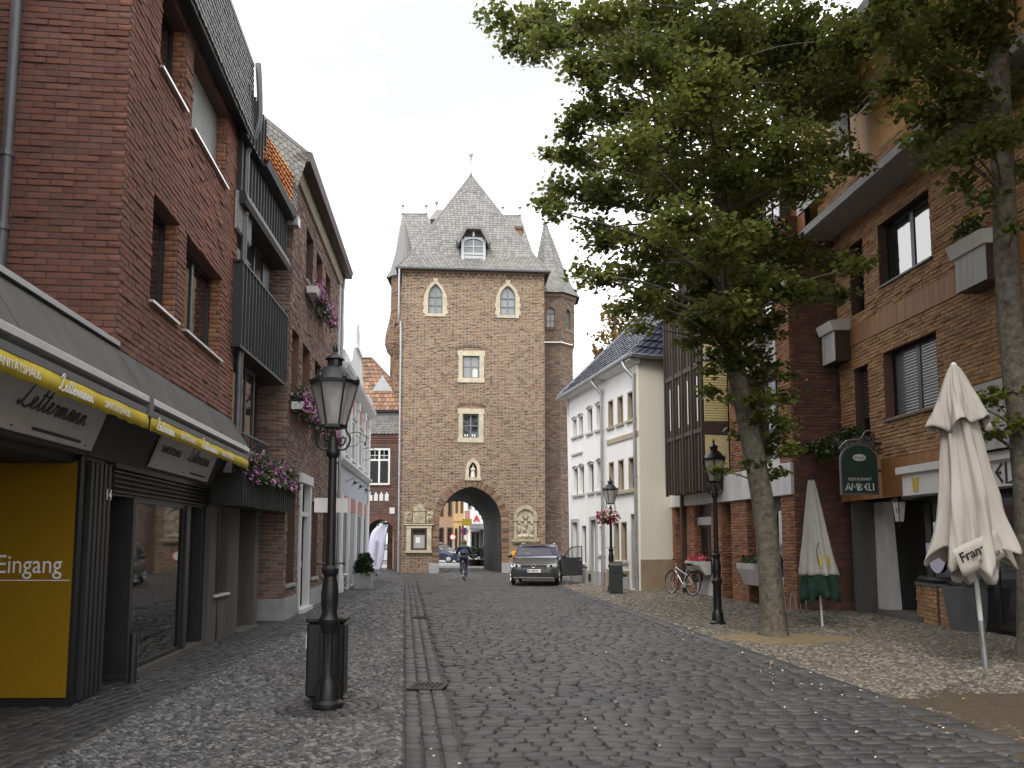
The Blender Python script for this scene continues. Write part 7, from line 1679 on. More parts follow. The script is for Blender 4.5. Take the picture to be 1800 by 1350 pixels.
for i in range(3): b = MB(); x = rk[0] - .28 + i * .24; b.tube(catmull([(x, rk[1], 0.02), (x + .02, rk[1], .34), (x + .07, rk[1], .42), (x + .12, rk[1], .34), (x + .14, rk[1], .02)], 4), .011, 6); b.build('hoop', 'aluminium', cr_)
b = MB(); b.tube([(rk[0] - .32, rk[1], .03), (rk[0] + .42, rk[1], .03)], .014, 6); b.build('rail', 'aluminium', cr_)
sx_ = G(600, 1040); o = leaf_mesh('low_shrub', ell_pts((0, 0, .3), (.3, .35, .33), 420, np.random.default_rng(9), .2), .06, 'flower_red', None, rnd=np.random.default_rng(9)); o.data.materials.clear(); o.data.materials.append(M['leaf_conifer']); o.location = (sx_[0] - .1, sx_[1], 0); tag(o, 'low dark shrub at the foot of the stucco house', 'shrub')
# ---------------------------------------------------------------- folded parasols
def cloth(fr_, R_, z0_, z1_, nf_, amp, seed, nz_=26, nt_=96, sag=0.0, hem=0.05, twist=.3, z_hem=None):
    r = random.Random(seed); ph = [r.uniform(0, 6.28) for _ in range(6)]; V = []; F = []
    for j in range(nz_ + 1):
        v = j / nz_
        for i in range(nt_):
            th = 2 * math.pi * i / nt_
            f_ = math.cos(nf_ * th + twist * math.sin(3 * v + ph[0])); f_ = math.copysign(abs(f_) ** .7, f_)
            rad_ = R_(v) * (1 + amp * (.25 + .75 * v) * f_ + .06 * v * math.sin(2 * th + ph[1] + 4 * v) + .05 * v * math.sin(5 * th + ph[2] - 6 * v))
            zz = z1_ + (z0_ - z1_) * v + v ** 6 * (hem * math.cos(nf_ * th + ph[3]) + hem * .8 * math.sin(2 * th + ph[4]) + hem * .5 * math.sin(3 * th + ph[5])) + sag * v * math.sin(th)
            rad_ *= 1 + .035 * v * math.sin(13 * th + 7 * v + ph[2]) + .02 * math.sin(23 * th - 11 * v + ph[1]) + .03 * math.sin(9 * v + 3 * th + ph[4]) * v; V.append(fr_(rad_ * math.cos(th), rad_ * math.sin(th), zz))
    for j in range(nz_):
        for i in range(nt_): F.append((j * nt_ + i, j * nt_ + (i + 1) % nt_, (j + 1) * nt_ + (i + 1) % nt_, (j + 1) * nt_ + i))
    return V, F
u1 = G(1446, 1103); um = thing('parasol', 'folded beige parasol with dark green hem beside the lime trunk', 'parasol', (u1[0], u1[1], 0), 0, 'folded parasols outside the restaurant')
fl = lambda x, y, z: (u1[0] + x - .012 * z * .7, u1[1] + y, z)
fl2 = lambda x, y, z: (u1[0] + x - .045 * (z - 1.2) * .9 - .05, u1[1] + y, z)
b = MB(); b.tube([(u1[0], u1[1], 0), (u1[0] - .05, u1[1], 1.2), (u1[0] - .12, u1[1], 2.8)], .022, 8); b.build('pole', 'pole_white', um)
Rf = lambda v: .055 + .26 * v ** .9
V, F = cloth(fl2, Rf, .98, 2.80, 8, .20, 3, hem=0.0); ccl = MB().add(V, F).build('canopy', 'cloth_grey', um, smooth=True); ccl.modifiers.new('thick', 'SOLIDIFY').thickness = .004
V, F = cloth(fl2, lambda v: .315 + .03 * v - .09 * max(0, v - .6), .55, .985, 8, .22, 3, nz_=10, hem=.07, twist=.3); hm = MB().add(V, F).build('hem', 'cloth_green', um, smooth=True); hm.modifiers.new('thick', 'SOLIDIFY').thickness = .004
b = MB(); b.lathe(fl2(0, 0, 2.80), [(.0, 0), (.075, 0), (.08, .03), (0, .04)], 14); b.build('cap', 'metal_dark', um)
V, F = cloth(fl2, lambda v: .317, .985, 1.0, 8, .205, 3, nz_=2, hem=0); MB().add(V, F).build('piping', 'cloth_green', um, smooth=True)
for s_ in (-.1, .05, .17):   # printed lemons and curl
    th0 = -math.pi / 2 + s_ * 2.2; P0 = [(fl2((.27) * math.cos(th0 + .10 * math.cos(a) - 0), .285 * math.sin(th0 + .10 * math.cos(a)) - .045, 1.25 + .12 * math.sin(a))) for a in np.linspace(0, 6.283, 13)[:-1]]
    k = MB(); k.add(P0, [tuple(range(12))]); k.build('print', 'sign_gold', ccl)
k = MB(); k.tube(catmull([fl2(-.08, -.29, 1.2), fl2(-.10, -.26, 1.45), fl2(-.03, -.255, 1.6), fl2(-.01, -.265, 1.42)], 5), .006, 5); k.build('print', 'letter_black', ccl)
# the large rumpled parasol
u2 = G(1733, 1177); u2t = AtY(1676, 642, u2[1] + .05)
ub = thing('parasol', 'large folded cream parasol with rumpled lettered flaps at the right edge', 'parasol', (u2[0], u2[1], 0), 0, 'folded parasols outside the restaurant')
ax = (Vector(u2t) - Vector((u2[0], u2[1], 0))); H_ = ax.length; ax.normalize(); e1_ = Vector((1, 0, 0)) - ax * ax.x; e1_.normalize(); e2_ = ax.cross(e1_)
fl = lambda x, y, z: Vector((u2[0], u2[1], 0)) + ax * z + e1_ * x + e2_ * y
b = MB(); b.tube([fl(0, 0, 0), fl(0, 0, .62)], .036, 12); b.build('ground_sleeve', 'zinc', ub, smooth=True, auto=40)
b = MB(); b.tube([fl(0, 0, .6), fl(0, 0, H_ - .1)], .03, 12); b.build('pole', 'pole_white', ub, smooth=True, auto=40)
Rb = lambda v: .03 + .33 * min(1, v * 1.5) + .19 * v ** 2
zt2 = H_ - .62
V, F = cloth(fl, lambda v: .17 + .13 * min(1, v * 1.6) + .13 * v ** 4, 1.42, zt2 + .12, 7, .27, 11, nz_=40, nt_=240, hem=.13, twist=1.5)
cc2 = MB().add(V, F).build('canopy', 'cloth_cream', ub, smooth=True); cc2.modifiers.new('thick', 'SOLIDIFY').thickness = .005
V, F = cloth(fl, lambda v: .035 + .30 * v ** .75, H_ - .82, H_, 6, .20, 5, nz_=18, nt_=200, hem=.05, twist=.5)
vt = MB().add(V, F).build('vent_cap', 'cloth_cream', ub, smooth=True); vt.modifiers.new('thick', 'SOLIDIFY').thickness = .005
b = MB(); b.lathe(fl(0, 0, H_ - .01), [(.04, -.01), (.04, .02), (.015, .05), (0, .05)], 10); b.build('finial', 'board_white', ub)
V, F = cloth(fl, lambda v: .30 - .08 * v, 1.20, 1.62, 5, .30, 21, nz_=14, nt_=96, hem=.10, twist=1.4); inn = MB().add(V, F).build('inner_fold', 'cloth_cream', ub, smooth=True); inn.modifiers.new('thick', 'SOLIDIFY').thickness = .005
for i in range(6):
    a = 2 * math.pi * i / 6 + .3; k = MB(); k.tube([fl(.05 * math.cos(a), .05 * math.sin(a), 2.9), fl(.12 * math.cos(a), .12 * math.sin(a), 1.35)], .010, 5); k.build('rib', 'pole_white', ub)
b = MB(); b.lathe(fl(0, 0, 1.55), [(.03, -.05), (.055, -.05), (.055, .05), (.03, .05)], 12); b.build('runner', 'pole_white', ub)
# lettered flap at the lower left
FA = fl(-.42, -.40, 1.40); xd = (e1_ * .9 + e2_ * .1 + ax * .34).normalized(); up = (ax - xd * ax.dot(xd)).normalized()
fm_ = MB(); nx_ = 12; P0 = FA - up * .20 - xd * .04; nrm_ = xd.cross(up); V = []
for j in range(5):
    for i in range(nx_ + 1): V.append(P0 + xd * (.68 * i / nx_) + up * (.36 * j / 4) + nrm_ * (.018 * math.sin(i * .9 + j * .4)))
fm_.add(V, [(j * (nx_ + 1) + i, j * (nx_ + 1) + i + 1, (j + 1) * (nx_ + 1) + i + 1, (j + 1) * (nx_ + 1) + i) for j in range(4) for i in range(nx_)]); fp_ = fm_.build('lettered_flap', 'cloth_cream', ub, smooth=True); fp_.modifiers.new('thick', 'SOLIDIFY').thickness = .004
text_part(fp_, 'Franz', .17, P0 + xd * .05 + up * .17 + nrm_ * .025, xd, up, 'letter_black', depth=.001, bold=.003); text_part(fp_, 'WEISSBIER', .09, P0 + xd * .26 + up * .06 + nrm_ * .025, xd, up, 'letter_black', depth=.001, sx=.8)
# ---------------------------------------------------------------- bicycles
def bicycle(nm, lab, loc, rz, col='metal_black', lean=0.0, bag=False):
    t = thing(nm, lab, 'bicycle', loc, rz); t.rotation_euler = (0, lean, rz)
    for y in (-.53, .53):
        b = MB(); n = 28
        for (R_, r_, m_, nm_) in ((.335, .02, 'rubber', 'wheel'),):
            b.tube([(0, y + R_ * math.cos(2 * math.pi * i / n), .35 + R_ * math.sin(2 * math.pi * i / n)) for i in range(n + 1)], r_, 7, cap=False)
        w = b.build('wheel', 'rubber', t, smooth=True, local=True)
        k = MB(); k.tube([(0, y + .312 * math.cos(2 * math.pi * i / n), .35 + .312 * math.sin(2 * math.pi * i / n)) for i in range(n + 1)], .010, 5, cap=False); k.build('rim', 'aluminium', w, local=True)
        k = MB(); 
        for i in range(14): a = 2 * math.pi * i / 14; k.tube([(0.01 * (-1) ** i, y, .35), (0, y + .31 * math.cos(a), .35 + .31 * math.sin(a))], .0022, 3)
        so = k.build('spokes', 'aluminium', w, local=True); so['kind'] = 'stuff'
        k = MB(); k.tube([(-.05, y, .35), (.05, y, .35)], .022, 8); k.build('hub', 'aluminium', w, local=True)
        k = MB(); k.tube([(0, y + .365 * math.cos(a), .35 + .365 * math.sin(a)) for a in (np.linspace(.2, 2.6, 12) if y > 0 else np.linspace(.6, 3.3, 12))], .018, 5); k.build('mudguard', col, t, local=True)
    b = MB(); sd, bb, hd = (0, -.18, .62), (0, -.05, .30), (0, .40, .82)
    b.tube([bb, (0, -.22, .86)], .017, 7); b.tube([bb, (0, .38, .70)], .019, 7); b.tube([(0, -.17, .60), hd], .016, 7); b.tube([bb, (0, -.53, .35)], .011, 6); b.tube([sd, (0, -.53, .35)], .010, 6); b.tube([(0, .36, .95), (0, .41, .68)], .022, 7); b.build('frame', 'aluminium' if bag else col, t, local=True)
    b = MB(); b.tube([(0, .41, .68), (.05, .45, .60), (.05, .53, .35)], .012, 6); b.tube([(0, .41, .68), (-.05, .45, .60), (-.05, .53, .35)], .012, 6); b.build('fork', col, t, local=True)
    b = MB(); b.tube(catmull([(-.29, .14, 1.02), (-.24, .26, 1.04), (-.08, .36, 1.05), (.08, .36, 1.05), (.24, .26, 1.04), (.29, .14, 1.02)], 4), .012, 6); b.tube([(0, .36, .94), (0, .36, 1.05)], .013, 6); b.build('handlebar', 'metal_black', t, local=True)
    for s_ in (-1, 1): b = MB(); b.tube([(s_ * .26, .2, 1.03), (s_ * .30, .10, 1.01)], .018, 7); b.build('grip', 'rubber', t, local=True)
    b = MB(); b.lathe((0, -.25, .92), [(0, -.05), (.09, -.03), (.12, .01), (.07, .03), (0, .03)], 12, sx=.9, sy=1.15); b.tube([(0, -.24, .86), (0, -.23, .9)], .015, 6); b.build('saddle', 'plastic_black', t, smooth=True, local=True)
    b = MB(); b.box(ID, -.07, .07, -.72, -.30, .70, .72); b.tube([(.06, -.68, .7), (.02, -.53, .36)], .007, 5); b.tube([(-.06, -.68, .7), (-.02, -.53, .36)], .007, 5); b.build('carrier', 'metal_black', t, local=True)
    b = MB(); b.lathe((0, 0, 0), [(0, -.01), (.09, -.01), (.09, .01), (0, .01)], 14); b.v = [(z + .05, x - .05, y + .30) for x, y, z in b.v]; cs = b.build('crankset', 'aluminium', t, local=True)
    for s_ in (-1, 1):
        k = MB(); k.tube([(s_ * .07, -.05, .30), (s_ * .09, -.05 + s_ * .1, .30 - s_ * .13)], .010, 5); k.box(ID, min(s_ * .09, s_ * .18), max(s_ * .09, s_ * .18), -.09 + s_ * .1, -.01 + s_ * .1, .29 - s_ * .13, .31 - s_ * .13); k.build('pedal', 'metal_black', cs, local=True)
    b = MB(); b.lathe((0, -.73, .66), [(0, -.03), (.03, -.02), (.03, .02), (0, .03)], 8); b.build('tail_light', 'taillight', t, local=True)
    if bag: b = MB(); b.bbox(ID, .06, .24, -.72, -.32, .42, .76, b=.05); b.build('pannier', 'plastic_black', t, smooth=True, auto=40, local=True); b = MB(); b.box(ID, -.1, -.08, -.12, -.09, .02, .3); b.build('kickstand', 'aluminium', t, local=True)
    return t
bp_ = G(1203, 1047); bicycle('parked_bicycle', 'silver framed bicycle with black pannier parked at the brick piers', (bp_[0] - .05, bp_[1] + .15, .015), .42, lean=.10, bag=True)
cy = G(815, 1020); bicycle('bicycle', 'dark bicycle ridden towards the archway', (cy[0], cy[1], .015), .10)
# ---------------------------------------------------------------- the cyclist
ps_ = thing('person', 'person seen from behind cycling in a dark quilted jacket and jeans', 'person', (cy[0], cy[1], .015), .10)
def skin_mesh(nm, verts, edges, radii, root, lvl=2):
    me = bpy.data.meshes.new(nm); me.from_pydata(verts, edges, []); o = bpy.data.objects.new(nm, me); COL.objects.link(o)
    md = o.modifiers.new('skin', 'SKIN'); md.use_smooth_shade = True
    for i, r_ in enumerate(radii):
        sv = me.skin_vertices[0].data[i]; sv.radius = (r_, r_) if not hasattr(r_, '__len__') else r_; sv.use_root = (i == root)
    ss = o.modifiers.new('sub', 'SUBSURF'); ss.levels = lvl; ss.render_levels = lvl
    dg = bpy.context.evaluated_depsgraph_get(); m2 = bpy.data.meshes.new_from_object(o.evaluated_get(dg)); bpy.data.objects.remove(o); m2.name = nm
    return m2
bv = [(0, -.24, .96), (0, -.20, 1.10), (0, -.12, 1.26), (0, -.06, 1.36), (0, -.03, 1.43), (0, .0, 1.52),      # pelvis .. head
      (-.09, -.22, .93), (-.12, .10, .80), (-.10, -.06, .42), (-.10, -.08, .30), (-.12, .08, .26),              # left leg (pedal up)
      (.09, -.22, .93), (.11, .06, .62), (.10, -.10, .24), (.10, -.12, .17), (.12, .04, .13),                  # right leg (pedal down)
      (-.17, -.08, 1.32), (-.27, -.02, 1.14), (-.28, .14, 1.05), (-.28, .2, 1.04), (.17, -.08, 1.32), (.27, -.02, 1.14), (.28, .14, 1.05), (.28, .2, 1.04)]
be = [(0, 1), (1, 2), (2, 3), (3, 4), (4, 5), (0, 6), (6, 7), (7, 8), (8, 9), (9, 10), (0, 11), (11, 12), (12, 13), (13, 14), (14, 15), (3, 16), (16, 17), (17, 18), (18, 19), (3, 20), (20, 21), (21, 22), (22, 23)]
br_ = [(.15, .13), (.13, .11), (.14, .11), (.12, .09), .05, .095, .10, .075, .052, .04, .035, .10, .075, .052, .04, .035, .065, .05, .036, .03, .065, .05, .036, .03]
me = skin_mesh('body', bv, be, br_, 0); me.materials.clear()
for m_ in ('skin', 'jeans', 'shoe_grey'): me.materials.append(M[m_])
for p in me.polygons:
    c_ = p.center; p.material_index = 2 if (c_.z < .30 and c_.x < 0 and c_.z < .33) or (c_.z < .19) else (1 if c_.z < 1.06 and abs(c_.x) < .24 else 0)
bo_ = bpy.data.objects.new('body', me); COL.objects.link(bo_); bo_.parent = ps_
jv = [(0, -.25, 1.0), (0, -.21, 1.10), (0, -.13, 1.26), (0, -.07, 1.36), (-.18, -.08, 1.32), (-.28, -.02, 1.14), (-.285, .11, 1.07), (.18, -.08, 1.32), (.28, -.02, 1.14), (.285, .11, 1.07), (0, -.05, 1.41)]
me = skin_mesh('jacket', jv, [(0, 1), (1, 2), (2, 3), (3, 4), (4, 5), (5, 6), (3, 7), (7, 8), (8, 9), (3, 10)], [(.19, .16), (.19, .155), (.19, .15), (.15, .12), .085, .07, .05, .085, .07, .05, .08], 0)
me.materials.clear(); me.materials.append(M['jacket_navy']); me.materials.append(M['jacket_green'])
for v in me.vertices:
    if abs(v.co.x) < .2: v.co.y += .012 * math.sin(v.co.z * 55) * (1 if v.co.y > -.1 else -1) * -1
for p in me.polygons: p.material_index = 1 if (abs(p.center.x) > .2 and p.center.z < 1.2 and False) else 0
jo = bpy.data.objects.new('jacket', me); COL.objects.link(jo); jo.parent = ps_
b = MB(); b.lathe((0, -.05, 1.40), [(.10, -.04), (.115, .0), (.10, .05), (.085, .07)], 14); b.build('scarf', 'jacket_green', ps_, smooth=True, local=True)
b = MB(); b.lathe((0, -.03, 1.53), [(0, -.16), (.07, -.15), (.105, -.08), (.118, .0), (.105, .07), (.06, .115), (0, .125)], 16, sy=1.1); b.build('hair', 'hair_brown', ps_, smooth=True, local=True)
for s_ in (-1, 1): b = MB(); b.bbox(ID, s_ * .28 - .03, s_ * .28 + .03, .10, .20, .99, 1.06, b=.02); b.build('hand', 'skin', ps_, smooth=True, local=True)
# ---------------------------------------------------------------- cars
def car(nm, lab, loc, rz, paint, grp=None, door=False, plate=None, logo=True, simple=False):
    t = thing(nm, lab, 'car', loc, rz, grp)
    St = [(-2.12, .60, .34, .58, .30), (-2.06, .76, .26, .68, .2), (-1.9, .86, .22, .76, .1), (-1.45, .895, .2, .88, .06), (-.95, .90, .2, .965, .05), (-.4, .905, .2, .99, .05), (.6, .905, .2, 1.0, .05), (1.5, .895, .22, 1.02, .05), (1.9, .86, .25, 1.0, .07), (2.06, .78, .3, .92, .12)]
    V = []; F = []; n = 10
    for y, w, zs, zt, rd in St:
        half = [(w * .86, zs), (w * .97, zs + .10), (w, (zs + zt) * .52), (w * .985, zt - .10), (w * .93, zt - .02), (w * .55, zt + .02)]
        ring_ = half + [(-x, z) for x, z in reversed(half)]
        V += [(x, y, z) for x, z in ring_]
    n = 12
    for j in range(len(St) - 1):
        for i in range(n): F.append((j * n + i, j * n + (i + 1) % n, (j + 1) * n + (i + 1) % n, (j + 1) * n + i))
    F += [tuple(range(n)), tuple(range((len(St) - 1) * n, len(St) * n))]
    bd = MB().add(V, F).build('body', paint, t, smooth=True, auto=38, local=True)
    Cb = [(-.98, .78, .96, .97), (-.25, .70, .97, 1.36), (.1, .67, .98, 1.44), (.9, .66, .99, 1.45), (1.55, .64, 1.0, 1.38), (1.95, .68, 1.0, 1.05)]
    V = []; F = []
    for y, w, zb_, zt_ in Cb: V += [(w * 1.16 if zt_ > 1.0 else w * 1.08, y, zb_ - .02), (w, y, zt_), (-w, y, zt_), (-(w * 1.16 if zt_ > 1.0 else w * 1.08), y, zb_ - .02)]
    for j in range(len(Cb) - 1):
        for i in range(3): F.append((j * 4 + i, j * 4 + i + 1, (j + 1) * 4 + i + 1, (j + 1) * 4 + i))
    MB().add(V, F).build('glazing', 'glass_car', t, smooth=True, auto=25, local=True)
    V = []; F = []
    for y, w, z in ((-.25, .69, 1.375), (.1, .665, 1.46), (.9, .655, 1.47), (1.5, .635, 1.40), (1.62, .64, 1.36)): V += [(w * 1.03, y, z - .05), (w * .9, y, z), (0, y, z + .03), (-w * .9, y, z), (-w * 1.03, y, z - .05)]
    for j in range(4):
        for i in range(4): F.append((j * 5 + i, j * 5 + i + 1, (j + 1) * 5 + i + 1, (j + 1) * 5 + i))
    rf_ = MB().add(V, F).build('roof', paint, t, smooth=True, local=True)
    for s_ in (-1, 1):
        for pts_ in ([(s_ * .845, -.98, .96), (s_ * .70, -.25, 1.365), (s_ * .675, .1, 1.44)], [(s_ * .79, .35, 1.0), (s_ * .672, .35, 1.44)], [(s_ * .755, 1.62, 1.02), (s_ * .64, 1.52, 1.38)]):
            b = MB(); b.tube(pts_, .03, 6); b.build('pillar', paint, t, local=True)
        b = MB(); b.tube(catmull([(s_ * .60, .0, 1.44), (s_ * .60, .15, 1.505), (s_ * .60, 1.3, 1.49), (s_ * .60, 1.45, 1.42)], 4), .016, 6); b.build('roof_rail', 'aluminium', t, local=True)
        b = MB(); b.lathe((s_ * 1.0, -.62, 1.03), [(0, -.07), (.09, -.05), (.10, .02), (.06, .08), (0, .085)], 10, sy=.7); b.tube([(s_ * .86, -.66, .99), (s_ * .95, -.63, 1.0)], .025, 6); b.build('mirror', paint, t, smooth=True, local=True)
        for y in (-1.32, 1.32):
            b = MB(); n_ = 22; b.tube([(s_ * .80, y + .255 * math.cos(2 * math.pi * i / n_), .315 + .255 * math.sin(2 * math.pi * i / n_)) for i in range(n_ + 1)], .075, 8, cap=False); w = b.build('wheel', 'rubber', t, smooth=True, local=True)
            k = MB(); k.lathe((0, 0, 0), [(0, .09), (.06, .10), (.20, .08), (.215, .05), (.215, -.05), (0, -.05)], 20); k.v = [(s_ * (.79 + z), y + x, .315 + y2) for x, y2, z in k.v]; k.build('rim', 'aluminium', w, local=True)
            for q in range(5): a = 2 * math.pi * q / 5; k = MB(); k.box(Id((0, 0, 0)), -.03, .03, .07, .2, -.01, .01); k.v = [(s_ * (.895 + z), y + x * math.cos(a) - y2 * math.sin(a), .315 + x * math.sin(a) + y2 * math.cos(a)) for x, y2, z in k.v]; k.build('spoke', 'aluminium', w, local=True)
            k = MB(); k.lathe((0, 0, 0), [(0, .0), (.36, .0), (.36, .02), (0, .02)], 20); k.v = [(s_ * (.885 + z), y + x, .33 + y2) for x, y2, z in k.v]; k.build('wheel_arch', 'plastic_black', t, local=True) if False else None
        V = [(s_ * .44, -2.10, .66), (s_ * .80, -1.98, .66), (s_ * .855, -1.80, .74), (s_ * .80, -1.82, .80), (s_ * .50, -2.03, .755)]; b = MB(); b.add([(x, y - .02, z) for x, y, z in V] + [(x, y + .08, z) for x, y, z in V], [(0, 1, 2, 3, 4), (0, 1, 6, 5), (1, 2, 7, 6), (2, 3, 8, 7), (3, 4, 9, 8), (4, 0, 5, 9)]); h_ = b.build('headlight', 'lamp_lens', t, local=True)
        b = MB(); b.lathe((s_ * .62, -2.075, .715), [(0, -.045), (.045, -.03), (.045, .03), (0, .045)], 8, sy=.4); b.build('projector', 'plastic_black', h_, local=True)
        b = MB(); b.box(ID, min(s_ * .62, s_ * .84), max(s_ * .62, s_ * .84), 1.99, 2.085, .70, .86); b.build('tail_lamp', 'taillight', t, local=True)
    b = MB(); b.box(ID, -.46, .46, -2.145, -2.06, .665, .735); gr_ = b.build('grille', 'plastic_black', t, local=True); b = MB(); b.box(ID, -.47, .47, -2.152, -2.143, .66, .672); b.build('chrome_strip', 'chrome', gr_, local=True)
    b = MB(); b.box(ID, -.62, .62, -2.13, -2.02, .32, .44); b.build('lower_intake', 'plastic_black', t, local=True); b = MB(); b.box(ID, -.72, .72, -2.135, -2.0, .275, .30); b.build('bumper_strip', 'chrome', t, local=True)
    if logo:
        b = MB(); b.tube([(.065 * math.cos(a), -2.16, .70 + .065 * math.sin(a)) for a in np.linspace(0, 2 * math.pi, 19)], .010, 5, cap=False); b.tube([(-.04, -2.16, .74), (-.02, -2.16, .65), (0, -2.16, .70), (.02, -2.16, .65), (.04, -2.16, .74)], .007, 5); b.build('badge', 'chrome', gr_, local=True)
    b = MB(); b.box(ID, -.26, .26, -2.165, -2.13, .475, .59); pt = b.build('number_plate', 'letter_white', t, local=True)
    b = MB(); b.box(ID, -.26, -.215, -2.168, -2.164, .477, .588); b.build('plate_band', 'sign_blue', pt, local=True)
    if plate: text_part(pt, plate, .085, (-.20, -2.168, .503), (1, 0, 0), (0, 0, 1), 'letter_black', local=True, depth=.001, sx=.92, bold=.002)
    if door:
        # driver's door standing open on the image-right side
        hx_, hy_ = .90, -.72; a = R(52); dx_, dy_ = math.sin(a), math.cos(a)
        D = Id((hx_, hy_, 0), math.atan2(dy_, dx_)); b = MB(); b.bbox(D, 0, 1.02, -.05, .05, .30, .98, b=.03); dd = b.build('door', paint, t, smooth=True, auto=40, local=True)
        k = MB(); k.tube([D.P(.02, 0, .97), D.P(.5, -.03, 1.36), D.P(.96, -.04, 1.40), D.P(1.0, 0, .97)], .022, 6); k.build('window_frame', 'plastic_black', dd, local=True)
        k = MB(); k.prism(D, [(.06, .98), (.5, 1.35), (.95, 1.38), (.98, .98)], -.012, -.004); k.build('pane', 'glass_clear', dd, local=True)
        k = MB(); k.box(D, .80, .95, -.075, -.05, .86, .89); k.build('handle', 'chrome', dd, local=True)
    return t
cp = G(943, 1031); car('parked_car', 'grey estate car parked at the tower with its driver door open', (cp[0] + .12, cp[1] + 2.1, .02), R(-6), 'car_grey', None, door=True, plate='KK WM 811')
c_ = AtY(770, 970, 61); car('blue_car', 'dark blue car seen through the gate arch', (c_[0], 61, -.03), R(68), 'car_blue')
c_ = AtY(683, 975, 62); car('red_car', 'red car seen through the small archway', (c_[0] - .9, 62, -.03), R(150), 'car_red', None)
c_ = AtY(697, 975, 58); car('silver_car', 'silver car seen through the small archway', (c_[0] - .1, 58, -.03), R(165), 'car_silver', None)
# ---------------------------------------------------------------- feather banner
fx = AtY(668, 1000, 39.2); fbn = thing('feather_flag', 'pale lilac feather flag with handwriting before the small archway', 'flag', (fx[0] + .15, 39.2, 0)); cvx, cvy = fx[0], 39.2
pts_l = [AtY(x, y, 39.2) for x, y in ((654, 1003), (649, 985), (648, 965), (650, 945), (656, 932), (666, 924), (676, 922.5), (682, 922))]; pts_r = [AtY(x, y, 39.2) for x, y in ((668, 1002), (671, 992), (674, 978), (676, 962), (678, 950), (679.5, 938), (680.5, 930), (682.5, 922.5))]
A_ = catmull(pts_l, 3); B_ = catmull(pts_r, 3); n = len(A_); b = MB(); V = []
for i in range(n):
    for q in range(5): p = Vector(A_[i]).lerp(Vector(B_[i]), q / 4); p.y += .05 * math.sin(q * 1.2 + i * .3); V.append(p)
b.add(V, [(i * 5 + q, i * 5 + q + 1, (i + 1) * 5 + q + 1, (i + 1) * 5 + q) for i in range(n - 1) for q in range(4)]); bn_ = b.build('cloth', 'banner', fbn, smooth=True); bn_.modifiers.new('thick', 'SOLIDIFY').thickness = .006
b = MB(); b.tube([AtY(674, 1005, 39.25)] + [(p[0], 39.25, p[2]) for p in B_[::3]], .018, 6); b.build('pole', 'metal_dark', fbn)
o0 = Vector(AtY(661, 995, 39.1)); st = []; rr_ = random.Random(2); x = 0
for k in range(11): st.append([(x, 0), (x + .03, .12 + .1 * rr_.random()), (x + .06, .02), (x + .10, .05)]); x += .115
stroke_part(bn_, st, o0, Vector((.10, 0, 1)), Vector((-1, 0, .1)), .016, 'letter_brown', slant=.1)
# signs on the tower wall beside the car
def round_sign(px, py, Y, r_, lab, ring_m='sign_red', face='letter_white', post=True):
    p = AtY(px, py, Y); t = thing('traffic_sign', lab, 'sign', (p[0], Y, 0)); fr_ = Fr((p[0] - 1, Y), (p[0] + 1, Y))
    d_ = lambda q: [(1 + q * math.cos(a), p[2] + q * math.sin(a)) for a in np.linspace(0, 2 * math.pi, 21)[:-1]]
    b = MB(); b.prism(fr_, d_(r_), -.01, .0); b.build('ring', ring_m, t); b = MB(); b.prism(fr_, d_(r_ * .72), .001, .006); b.build('face', face, t)
    if post: b = MB(); b.tube([(p[0], Y + .04, 0), (p[0], Y + .04, p[2] + r_)], .03, 8); b.build('post', 'zinc', t)
    return t
round_sign(916, 976, 39.6, .28, 'red ringed round sign behind the parked grey car')
q = AtY(905, 975, 39.62); b = MB(); b.box(Id((q[0], 39.62, 0)), -.17, .17, -.01, .01, q[2] - .2, q[2] + .2); o = b.build('orange_sign', 'sign_orange', None, origin=(q[0], 39.62, q[2])); tag(o, 'small orange square sign on the tower wall beside the car', 'sign')
# ---------------------------------------------------------------- beyond the gate
def far_house(nm, lab, px0, px1, pyt, Y, dep, m_, wins_, dm='frame_brown', extra=None, roof='tile_brown'):
    a = AtY(px0, pyt, Y); c_ = AtY(px1, pyt, Y); f_ = Fr((a[0], Y), (c_[0], Y)); t = thing(nm, lab, 'house', ((a[0] + c_[0]) / 2, Y, 0)); h_ = a[2]
    b = MB(); b.box(f_, 0, f_.L, -dep, 0, -.1, h_); b.build('wall', m_, t)
    b = MB(); b.profile(f_, [(.25, h_), (.25, h_ + .1), (-dep / 2, h_ + 2.4), (-dep, h_)], -.1, f_.L + .1); b.build('roof', roof, t)
    for u0, u1, z0_, z1_, ar in wins_:
        u0, u1 = u0 * f_.L, u1 * f_.L
        if ar:
            b = MB(); b.prism(f_, [(u0, z0_)] + arch_pts(u0, u1, z1_ - (u1 - u0) / 2, z1_, 5, 'round') + [(u1, z0_)], -.2, .02); w = b.build('window', dm, t); b = MB(); b.box(f_, u0 + .08, u1 - .08, .02, .03, z0_ + .08, z1_ - (u1 - u0) / 2); b.build('pane', 'glass_dark', w)
        else: window(t, f_, (u0, u1, z0_, z1_), .05, dm, 'glass_dark', fw=.1, cols=2)
    return t, f_
far_house('tan_house', 'tan brick house with dark pilaster strips far behind the gate', 752, 800, 838, 72, 8, 'facade_tan', [(.15, .28, 3.8, 6, False), (.45, .58, 3.8, 6, False), (.75, .88, 3.8, 6, False), (.1, .3, .3, 2.8, False), (.4, .6, .3, 2.8, False), (.72, .92, .3, 2.8, False)])
